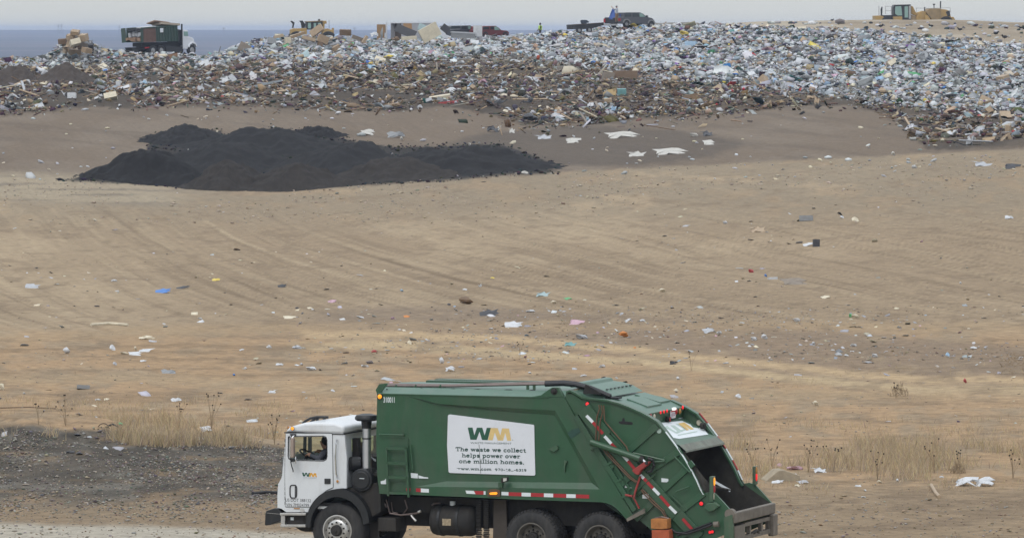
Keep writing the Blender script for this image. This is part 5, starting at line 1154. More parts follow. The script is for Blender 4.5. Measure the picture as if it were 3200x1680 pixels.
LM = [(235,140,'the cardboard mound'),(390,150,'the rear of the rust patched container truck'),(580,165,'the cab of the rust patched container truck'),(765,150,'the tilted grey board'),(960,110,'the yellow compactor'),(1090,120,'the reddish brown panel'),(1200,115,'the curved grey ducts'),(1343,100,'the cream mattress'),(1447,110,'the long grey cabinet'),(1493,100,'the white refrigerator'),(1600,115,'the bent blue grey pipe'),(1690,100,'the person in the yellow green vest'),(1840,85,'the flat trailer'),(1960,70,'the grey pickup'),(2115,80,'the large white bag mound'),(2140,110,'the yellow plastic heap'),(2400,90,'the left end of the dirt ridge'),(2860,95,'the dirt ridge under the scraper'),(3120,130,'the right end of the dirt ridge'),(2218,155,'the bright green bag'),(1850,200,'the steel blue panel'),(1960,240,'the large brown carton'),(1870,315,'the fat brown log'),(1945,290,'the blue green buckets'),(2080,303,'the bright green bottle'),(1505,250,'the pink flowers'),(1375,300,'the cream beam'),(1650,375,'the dark film heap'),(1180,210,'the dark soil patch in the middle'),(948,178,'the pale glass sheet'),(1045,195,'the corrugated panel'),(1010,265,'the pale grey drum'),(820,265,'the slanting grey pipe'),(718,275,'the grey concrete chunk'),(452,255,'the pale blue barrel'),(420,240,'the long brown planks'),(370,265,'the small white box'),(225,295,'the bright white panel'),(205,215,'the dark grey brown soil mound'),(40,215,'the dark brown soil mound'),(60,265,'the white bundle at the left edge'),(2720,180,'the dark blue bag'),(2878,145,'the large translucent bag'),(2690,205,'the red bag'),(3010,240,'the blue tarp scrap'),(2755,290,'the tan rounded bundle'),(3040,420,'the white plastic at the right corner'),(2900,380,'the corner of the dark soil slope'),(2450,220,'the middle of the white slope'),(2350,310,'the top of the dark soil slope'),(3150,330,'the right edge of the photo'),(1260,330,'the foot of the middle trash'),(600,320,'the foot of the left trash')]
def uniq(f):
    for n in range(6):
        s = f(n)
        if len(s.split()) > 16: s = s.replace('further ', '').replace('half buried ', '').replace('crumpled ', '')
        if len(s.split()) <= 16 and s not in USED_L: break
    USED_L.add(s); return s
USED_L = set()
SZ = lambda a, m, l=0: ('long' if l else 'large') if a > m else ('short' if l else 'small')
def near(px_, py_, n=0):
    q = sorted(LM, key=lambda m: (m[0] - px_) ** 2 + 2.2 * (m[1] - py_) ** 2)[n]; dx, dy = px_ - q[0], (py_ - q[1]) * 1.6
    if abs(dx) < 14 and abs(dy) < 14: return 'beside ' + q[2]
    far_ = '' if max(abs(dx), abs(dy)) < 70 else 'further '
    side = ('right of' if dx > 0 else 'left of') if abs(dx) > 2 * abs(dy) else ('below' if dy > 0 else 'above') if abs(dy) > 2 * abs(dx) else ('lower right of' if dx > 0 and dy > 0 else 'lower left of' if dy > 0 else 'upper right of' if dx > 0 else 'upper left of')
    return far_ + side + ' ' + q[2]
x, d, z, px, py = sample(9000); k = (px > -10) & (px < 3210); x, d, z, px, py = (q[k] for q in (x, d, z, px, py))
wz = sst(10, -10, py - cWhite(px)); cnt = {'bag': 0, 'sheet': 0, 'board': 0, 'box': 0}
for i in range(len(x)):
    r = random.random(); top = wz[i] > random.random()
    kd = ('bag' if r < .45 else 'sheet' if r < .75 else 'box' if r < .85 else 'board') if top else ('board' if r < .5 else 'bag' if r < .68 else 'sheet' if r < .88 else 'box')
    if cnt[kd] >= {'bag': 290, 'sheet': 240, 'board': 290, 'box': 90}[kd]: continue
    cnt[kd] += 1; where = 'in the fresh trash on the upper landfill face' if top else 'in the older brown trash on the lower landfill face'
    zone = 'left' if px[i] < 1000 else 'middle' if px[i] < 2100 else 'right'
    rot = (random.gauss(0, .3), random.gauss(0, .3), random.uniform(0, 6.28))
    if kd == 'bag':
        col = random.choices(['white','pale','bluegrey','dark','black','blue','red','green','yellow','pink'], [30,14,10,5,5,2,1.4,1.2,1,1.2] if top else [14,8,5,8,8,1,1,.3,.3,1])[0]; a = random.uniform(.34, .72)
        put('plastic_bag', 'bag', cnt[kd] % 6, col, (x[i], d[i], z[i] + a * .30), rot, (a * random.uniform(1, 1.5), a, a * random.uniform(.6, .8)), uniq(lambda n: f'{SZ(a, .53)} {CN[col]} plastic bag {near(px[i], py[i], n)}'), 'plastic bag', 'plastic bags strewn over the landfill face')
    elif kd == 'sheet':
        col = random.choices(['white','pale','bluegrey','grey','tan','sky','glassy','dark','cream'], [22,15,12,10,8,2,3,6,5])[0]; a = random.uniform(.5, 1.25)
        put('plastic_sheet' if col not in ('tan', 'cream') else 'cardboard_sheet', 'sheet', cnt[kd] % 6, col, (x[i], d[i], z[i] + .22), rot, (a, a * random.uniform(.5, .9), random.uniform(.5, 1.0)), uniq(lambda n: f'{SZ(a, .87)} crumpled {CN[col]} sheet {near(px[i], py[i], n)}'), 'sheet', 'crumpled sheets in the landfill trash')
    elif kd == 'board':
        col = random.choices(['wood','oldwood','tan','brown','pale','cream'], [14,18,8,9,6,5])[0]; a = random.uniform(1.1, 2.8)
        put('wood_board', 'board', 0, col, (x[i], d[i], z[i] + .25), (random.gauss(0, .25), random.gauss(0, .22), random.uniform(0, 6.28)), (a, random.uniform(.08, .22), random.uniform(.04, .09)), uniq(lambda n: f'{SZ(a, 1.9, 1)} {CN[col]} wooden board {near(px[i], py[i], n)}'), 'board', 'wooden boards in the landfill trash')
    else:
        col = random.choices(['white','pale','tan','wood','grey','cream','brown'], [8,8,10,8,6,5,6])[0]; a = random.uniform(.35, .8)
        put('discarded_box', 'box', 0, col, (x[i], d[i], z[i] + a * .25), (random.gauss(0, .5), random.gauss(0, .4), random.uniform(0, 6.28)), (a * random.uniform(1, 1.5), a, a * random.uniform(.5, .8)), uniq(lambda n: f'{SZ(a, .57)} {CN[col]} half buried box {near(px[i], py[i], n)}'), 'box', 'boxes half buried in the landfill trash')

# named pieces that stand out in the photograph
def base(px_, py_, dd=None):
    if dd is None: return hit(px_, py_)
    xx = (px_ - 1600) / F * dd; return Vector((xx, dd, float(zat(py_, dd))))
def thing(name, kind, i, col, px_, py_, w, h, dep, rot, label, cat, dd=None, up=.45):
    b = base(px_, py_, dd); s_ = b.y / F
    return put(name, kind, i, col, b + Vector((0, 0, h * s_ * up)), rot, (w * s_, dep, h * s_), label, cat)
r0 = (0, 0, 0)
thing('mattress', 'box', 0, 'cream', 1343, 122, 62, 44, .35, (0, R(-28), R(12)), 'big cream mattress tilted on the crest of the trash pile', 'mattress', 571)
thing('panel', 'box', 0, 'dark', 1268, 110, 66, 26, .12, (R(-20), R(22), R(-10)), 'dark slanted panel below the open box truck', 'panel', 570)
thing('cardboard_tube', 'box', 0, 'cream', 1278, 124, 48, 11, .35, (0, R(-4), R(15)), 'thick cream roll lying left of the cream mattress', 'roll', 568)
thing('curved_duct', 'bag', 1, 'grey', 1193, 132, 15, 46, .5, (0, R(8), 0), 'curved grey metal duct standing up, left one of the pair', 'duct', 567)
thing('curved_duct', 'bag', 2, 'pale', 1206, 134, 15, 38, .5, (0, R(-10), 0), 'curved pale metal duct standing up, right one of the pair', 'duct', 567)
thing('plastic_sheet', 'sheet', 1, 'white', 1170, 116, 26, 18, .7, (R(30), 0, 0), 'bright white plastic heap left of the curved ducts', 'sheet', 569)
thing('mattress', 'bag', 3, 'brown', 1235, 128, 30, 18, .7, r0, 'brown crumpled foam mattress right of the curved ducts', 'mattress', 568)
thing('panel', 'box', 0, 'glassy', 1318, 96, 22, 22, .1, (R(-15), R(20), 0), 'pale blue green panel leaning behind the cream mattress', 'panel', 573)
thing('sofa_frame', 'box', 0, 'dark', 1392, 100, 26, 22, .5, (0, R(38), 0), 'dark slanted sofa frame right of the cream mattress', 'sofa frame', 572)
fr_o = thing('refrigerator', 'box', 0, 'white', 1493, 114, 26, 34, .75, (0, 0, R(6)), 'white refrigerator standing upright beside the red pickup', 'refrigerator', 572, .5)
thing('cabinet', 'box', 0, 'grey', 1447, 120, 74, 18, .8, (0, R(2), R(5)), 'long grey cabinet with a pale top in front of the dark van', 'cabinet', 571, .5)
thing('pale_panel', 'box', 0, 'pale', 1447, 105, 76, 5, .9, (0, R(3), R(5)), 'pale flat top resting on the long grey cabinet', 'panel', 571, .5)
thing('culvert_pipe', 'bag', 4, 'bluegrey', 1596, 122, 58, 13, .6, (0, R(-18), R(20)), 'blue grey bent pipe wrapped in plastic right of the red pickup', 'pipe')
thing('plastic_film', 'sheet', 2, 'bluegrey', 1530, 152, 90, 10, 2.5, (R(10), R(-4), 0), 'wide sheet of grey blue plastic film on the crest', 'film')
thing('panel', 'sheet', 3, 'glassy', 948, 185, 56, 22, 1.6, (R(25), R(-14), R(20)), 'pale blue green glass sheet lying below the tan trash pile', 'panel')
thing('concrete_slab', 'box', 0, 'oldwood', 765, 164, 40, 30, .2, (R(-15), R(30), R(10)), 'large tilted grey board at the left end of the tan pile', 'slab', 570, .4)
thing('corrugated_panel', 'sheet', 4, 'oldwood', 1045, 205, 48, 26, 1.0, (R(25), R(-20), 0), 'brown grey corrugated panel in the lower trash', 'panel')
for k, (q, yy, w, h, t, c, lb) in enumerate(((990,100,44,22,-34,'tan','tan board pointing up over the crest beside the compactor'),(930,108,50,9,-18,'wood','long tan plank on top of the tan pile'),(1010,128,34,24,22,'wood','pinkish brown square board on the tan pile'),(965,120,42,10,14,'tan','tan beam below the dark hollow of the pile'),(1080,104,36,18,2,'brown','reddish brown panel right of the compactor'),(1090,122,10,20,-16,'white','narrow white board standing on the pile'),(1040,136,46,6,-14,'pale','pale plank lying across the pile'),(975,145,22,22,6,'white','white square panel in the middle of the pile'),(1000,148,16,24,10,'brown','dark brown board right of the white square panel'),(935,150,13,16,0,'pale','pale upright box at the foot of the pile'),(1120,120,40,12,18,'oldwood','weathered plank leaning at the right end of the pile'),(1140,130,8,26,34,'tan','thin tan plank sloping at the right end of the pile'),(870,112,30,8,-12,'tan','short tan plank at the left of the pile'),(850,132,26,20,8,'grey','grey crushed box at the left of the pile'),(900,128,18,18,-6,'cream','cream box below the compactor hood'),(1085,145,40,7,-28,'wood','light brown plank on the right slope of the pile'))):
    thing('wood_board' if h < 14 else 'panel', 'box', 0, c, q, yy + 6, w, h, .3 + .05 * (k % 4), (R(random.uniform(-20, 20)), R(t), R(random.uniform(-25, 25))), lb, 'board', 569 - .4 * (k % 5))
for k, (q, yy, w, h, c, lb) in enumerate(((215,162,26,14,'tan','flattened tan carton low on the cardboard mound'),(232,168,36,18,'tan','large tan carton with creases at the foot of the cardboard mound'),(208,142,26,18,'wood','brown carton on the left shoulder of the cardboard mound'),(228,128,34,18,'tan','big tan carton near the top of the cardboard mound'),(250,130,30,22,'wood','brown carton on the right shoulder of the cardboard mound'),(240,112,34,12,'tan','tan carton crowning the cardboard mound'),(262,150,26,24,'oldwood','weathered carton on the right side of the cardboard mound'),(196,134,16,14,'brown','dark brown carton sticking out at the left'),(245,150,24,20,'brown','dark open carton in the hollow of the mound'),(222,146,22,14,'tan','tan carton in the middle of the cardboard mound'),(252,116,20,10,'white','white sheet on top of the cardboard mound'),(278,140,18,16,'pale','pale plastic bundle on the right slope of the mound'),(285,152,14,18,'dark','dark bag on the right slope of the mound'),(236,104,24,10,'wood','brown flap at the very top of the cardboard mound'),(218,116,22,14,'tan','tan carton on the upper left of the cardboard mound'),(262,124,20,18,'tan','tan carton on the upper right of the cardboard mound'),(236,138,28,16,'cream','cream carton in the centre of the cardboard mound'),(206,152,22,14,'tan','tan carton on the lower left of the cardboard mound'),(272,162,22,14,'wood','brown carton on the lower right of the cardboard mound'))):
    thing('cardboard_box', 'sheet' if k % 3 == 2 else 'box', k % 6, c, q, yy + 2, w * 1.12, h * 1.12, .8, (R(random.uniform(-25, 25)), R(random.uniform(-18, 18)), R(random.uniform(0, 90))), lb, 'cardboard box', 571 - .2 * k, .4)
for a in ((198,178,36,9,.4,'sky','sheet','bright blue plastic strip below the cardboard mound','plastic sheet','plastic_strip'),(452,268,23,22,.7,'sky','bag','pale blue round barrel in the brown trash','barrel','barrel'),(718,292,52,32,.8,'oldwood','bag','grey concrete chunk in the brown trash','concrete','concrete_chunk'),(370,274,12,20,.6,'white','box','small white box at the left under the soil mound','box','white_box'),(388,278,12,8,.4,'sky','bag','small pale blue jug in the brown trash','jug','jug'),(255,250,28,10,.5,'pale','sheet','pale flat panel left of the long planks','panel','panel'),(225,308,26,18,.5,'white','box','bright white panel at the edge of the brown trash','panel','panel'),(368,346,12,11,.35,'white','bag','small white ball of plastic at the edge of the dark soil','plastic bag','plastic_bag'),(60,275,38,16,.6,'white','bag','white bundle at the left edge of the brown trash','bundle','bundle'),(1010,275,28,26,.6,'pale','bag','pale grey drum in the brown trash','drum','drum'),
          (1850,207,36,22,.6,'blue','sheet','steel blue folded panel in the trash','panel','panel'),(1955,248,74,26,1.2,'brown','box','large brown carton with grey side in the trash','carton','carton'),(1900,252,34,26,1.0,'oldwood','box','grey side flap left of the large brown carton','flap','carton_flap'),(1865,330,70,22,.9,'brown','bag','fat brown log at the foot of the trash','log','log'),(1872,305,34,38,.7,'wood','bag','pale split stump standing on the fat brown log','stump','stump'),(1838,300,20,36,.7,'oldwood','bag','upright weathered stump left of the pale split stump','stump','stump'),(1900,326,24,18,.5,'tan','box','tan block at the end of the fat brown log','block','wood_block'),(1875,344,96,5,.12,'glassy','box','long pale blue pipe lying below the log','pipe','pipe'),(1945,342,26,5,.12,'glassy','box','short pale blue pipe right of the long one','pipe','pipe'),(1943,300,26,22,.7,'teal','box','blue green bucket pair right of the stumps','bucket','bucket'),(2080,303,18,8,.3,'green','box','small bright green bottle in the brown trash','bottle','bottle'),(2030,290,50,14,1.0,'oldwood','sheet','flat grey board right of the blue green bucket','panel','panel'),
          (1505,268,30,26,.8,'pink','sheet','clump of pink plastic flowers below the white bags','flowers','plastic_flowers'),(1530,282,26,16,.8,'pink','sheet','pink scrap clump under the flowers','scraps','pink_scraps'),(1475,245,16,16,.5,'pink','sheet','small pink tuft beside the pink flowers','scraps','pink_scraps'),(1490,215,26,20,.7,'white','bag','rounded white bag above the pink flowers','plastic bag','plastic_bag'),(1375,312,66,14,.5,'cream','box','thick cream beam lying at the foot of the trash','beam','beam'),(1400,325,60,8,.4,'red','box','reddish plank at the foot of the trash','board','wood_board'),(1545,330,60,30,1.6,'black','sheet','black plastic sheeting at the foot of the trash','plastic sheet','plastic_sheet'),(1650,385,70,34,2.0,'dark','bag','heap of dark plastic film at the edge of the dark soil','plastic film','film_heap'),(1640,310,34,16,.7,'white','sheet','white crumpled film above the dark plastic heap','film','plastic_film'),(1580,352,30,12,.6,'cream','bag','cream scrap at the edge of the dark soil','scrap','scrap'),
          (2160,150,36,20,.8,'sky','box','blue grey crate beside the yellow plastic heap','crate','crate'),(2140,115,44,24,1.2,'yellow','bag','heap of yellow plastic in the white trash','plastic heap','plastic_heap'),(2185,135,20,16,.6,'yellow','bag','small yellow bag right of the blue grey crate','plastic bag','plastic_bag'),(2218,155,14,10,.5,'green','bag','bright green bag in the white trash','plastic bag','plastic_bag'),(2000,95,36,22,.9,'sky','sheet','bright blue plastic draped below the grey pickup','plastic sheet','plastic_sheet'),(2115,85,44,20,1.2,'white','bag','large white bag mound right of the grey pickup','plastic bag','plastic_bag'),(2200,90,80,16,1.4,'white','sheet','wide white plastic film right of the large white bag mound','film','plastic_film'),(1960,165,40,14,.8,'cream','sheet','cream sheet on the middle of the white slope','sheet','sheet'),(2060,165,34,12,.8,'cream','bag','cream bag right of the cream sheet','bag','plastic_bag'),(2878,158,34,34,1.0,'pale','bag','large translucent bag in the right trash','plastic bag','plastic_bag'),(2720,185,24,14,.7,'blue','bag','dark blue bag in the right trash','plastic bag','plastic_bag'),(3010,248,26,14,.8,'sky','sheet','blue tarp scrap low in the right trash','tarp','tarp_scrap'),(2755,300,44,26,1.0,'tan','bag','tan rounded bundle at the foot of the right trash','bundle','bundle'),(2690,210,20,10,.5,'red','bag','red bag in the right trash','plastic bag','plastic_bag'),
          (3040,428,60,16,.9,'white','sheet','white plastic at the lower right corner of the trash','plastic sheet','plastic_sheet'),(2960,440,100,8,.3,'oldwood','box','long weathered beam at the lower right corner of the trash','beam','beam'),(3150,420,14,30,.5,'tan','box','tan plank leaning at the lower right corner','board','wood_board')):
    q, yy, w, h, dep, c, kd, lb, ct, nm = a
    thing(nm, kd, int(q) % 6, c, q, yy, w, h, dep, (R(random.uniform(-12, 12)), R(random.uniform(-10, 10)), R(random.uniform(-20, 20))), lb, ct)
for k, (ax, ay, bx, by, lb) in enumerate(((395,232,505,249,'upper long brown plank in the left brown trash'),(360,243,440,248,'lower long brown plank in the left brown trash'),(770,282,880,252,'grey pipe slanting in the brown trash'))):
    a, b = hit(ax, ay), hit(bx, by); b.y = a.y + .6; b.x = (bx - 1600) / F * b.y; b.z = float(zat(by, b.y)); a.z += .15
    o = MB().bar(a, b, .22, .16).build('wood_plank' if k < 2 else 'metal_pipe', pal_mat('oldwood' if k < 2 else 'bluegrey')); tag(o, lb, 'plank' if k < 2 else 'pipe')
PAL['film'] = (.44, .425, .39)
# white film on the dark slope
for q, yy, w, h, c, kd, lb in ((2095,482,105,20,'film','sheet','largest white plastic film on the dark soil slope'),(1990,488,60,10,'film','sheet','narrow white film left of the largest one'),(1945,430,105,22,'film','sheet','spread white film higher on the dark soil slope'),(1790,446,60,12,'film','sheet','white film scrap below the left edge of the dark trash'),(1702,434,56,10,'pale','sheet','pale film scrap right of the black soil heaps'),(2170,428,38,20,'film','bag','white bag with dark film on the dark slope'),(2212,425,40,14,'dark','sheet','dark film beside the white bag on the slope'),(2215,452,36,12,'film','sheet','small white film right of the dark scrap'),(1640,545,40,14,'film','bag','white bag at the foot of the right black heap'),(1147,422,44,20,'film','sheet','white and grey film above the black heaps, left one'),(1235,430,60,22,'grey','sheet','grey film above the black heaps, right one'),(1254,440,16,16,'film','bag','white bag beside the grey film'),(1540,412,44,22,'dark','sheet','dark film with pale edge on the dark slope'),(1560,408,12,18,'film','sheet','pale strip standing on the dark film'),(1600,415,20,12,'film','sheet','small white scrap right of the dark film'),
                            (595,434,12,10,'film','bag','small white scrap on the left black heap'),(588,472,9,8,'film','bag','tiny white scrap low on the left black heap'),(950,492,11,11,'film','bag','white scrap in the middle of the black heaps'),(1206,566,14,8,'film','bag','white scrap at the foot of the black heaps'),(1468,455,12,14,'film','bag','white scrap above the right black heap'),(2790,488,22,18,'film','bag','white bag at the corner of the dark slope')):
    thing('plastic_film' if kd == 'sheet' else 'plastic_bag', kd, int(q) % 6, c, q, yy, w, h, 1.2 if kd == 'sheet' else .3, (R(18) if kd == 'sheet' else 0, 0, R(random.uniform(-8, 8))), lb, 'plastic film' if kd == 'sheet' else 'plastic bag', None, .35)

# black soil heaps
m_blk = M('black_moist_soil', (.021, .0205, .021), .95, 0, .25, 1.6, bump=.8, spec=.1)
m_blk2 = M('brownish_black_soil', (.036, .032, .029), .95, 0, .25, 1.6, bump=.8, spec=.1)
m_mnd = M('dark_brown_soil', (.062, .050, .042), .95, 0, .3, 1.2, bump=.8, spec=.1)
for k, (q, dd, rx, ry, h, mt, lb) in enumerate(((478,335,4.3,5.5,1.75,m_blk,'black soil heap at the left end with a smooth long slope'),(580,382,3.4,8,1.0,m_blk,'black soil heap highest at the left back'),(830,374,5.8,11,1.35,m_blk,'broad black soil heap at the back centre'),(700,354,5.2,12,1.3,m_blk,'black soil heap behind the left front heap'),(715,330.5,3.1,4.5,1.45,m_blk2,'brownish black soil heap at the front left of centre'),(925,329.5,4.0,4.5,1.45,m_blk2,'brownish black soil heap at the front centre'),(1080,348,5.4,12,1.6,m_blk,'black soil heap in the middle of the row'),(1420,341,6.8,10,1.4,m_blk,'long black soil heap at the right end'),(992,390,2.3,4,.75,m_blk,'small black soil heap at the top of the row'),(1230,334,4.6,5,1.3,m_blk2,'low brownish black heap between the centre and right heaps'),
                                              (30,500,3.2,8,1.9,m_mnd,'dark brown soil mound at the left edge of the trash'),(205,492,3.2,7,1.5,m_mnd,'dark grey brown soil mound left of the long planks'))):
    cx_ = (q - 1600) / F * dd; gx_, gy_ = np.meshgrid(np.linspace(-1.25, 1.25, 90), np.linspace(-1.25, 1.25, 60), indexing='ij')
    r_ = np.sqrt(gx_**2 + gy_**2) + .34 * (fbm(gx_ * 2.2 + k * 9, gy_ * 2.2, 120 + k, 4) - .5)
    hh = h * np.clip(1 - r_, -.2, 1) ** 1.0 if False else h * (sst(1.05, .1, r_) * .72 + .28 * np.clip(1.05 - r_, 0, 1)) * (.6 + .8 * fbm(gx_ * 3.2 + k, gy_ * 3.2, 140 + k, 5)) + .38 * (fbm(gx_ * 14, gy_ * 11, 150 + k, 4) - .5) * (r_ < 1.05)
    X = cx_ + gx_ * rx; Y = dd + gy_ * ry; Z = zg(X, Y) + hh - .06 - .25 * sst(1.0, 1.2, r_)
    o = bpy.data.objects.new('soil_heap', grid_mesh('soil_heap', X - cx_, Y - dd, Z - zg1(cx_, dd), None, mt)); link(o); o.location = (cx_, dd, zg1(cx_, dd)); tag(o, lb, 'soil heap', 'soil heaps dumped on the landfill slope' if k < 10 else 'soil mounds in the trash')

PAL['blk'] = (.024, .023, .024)
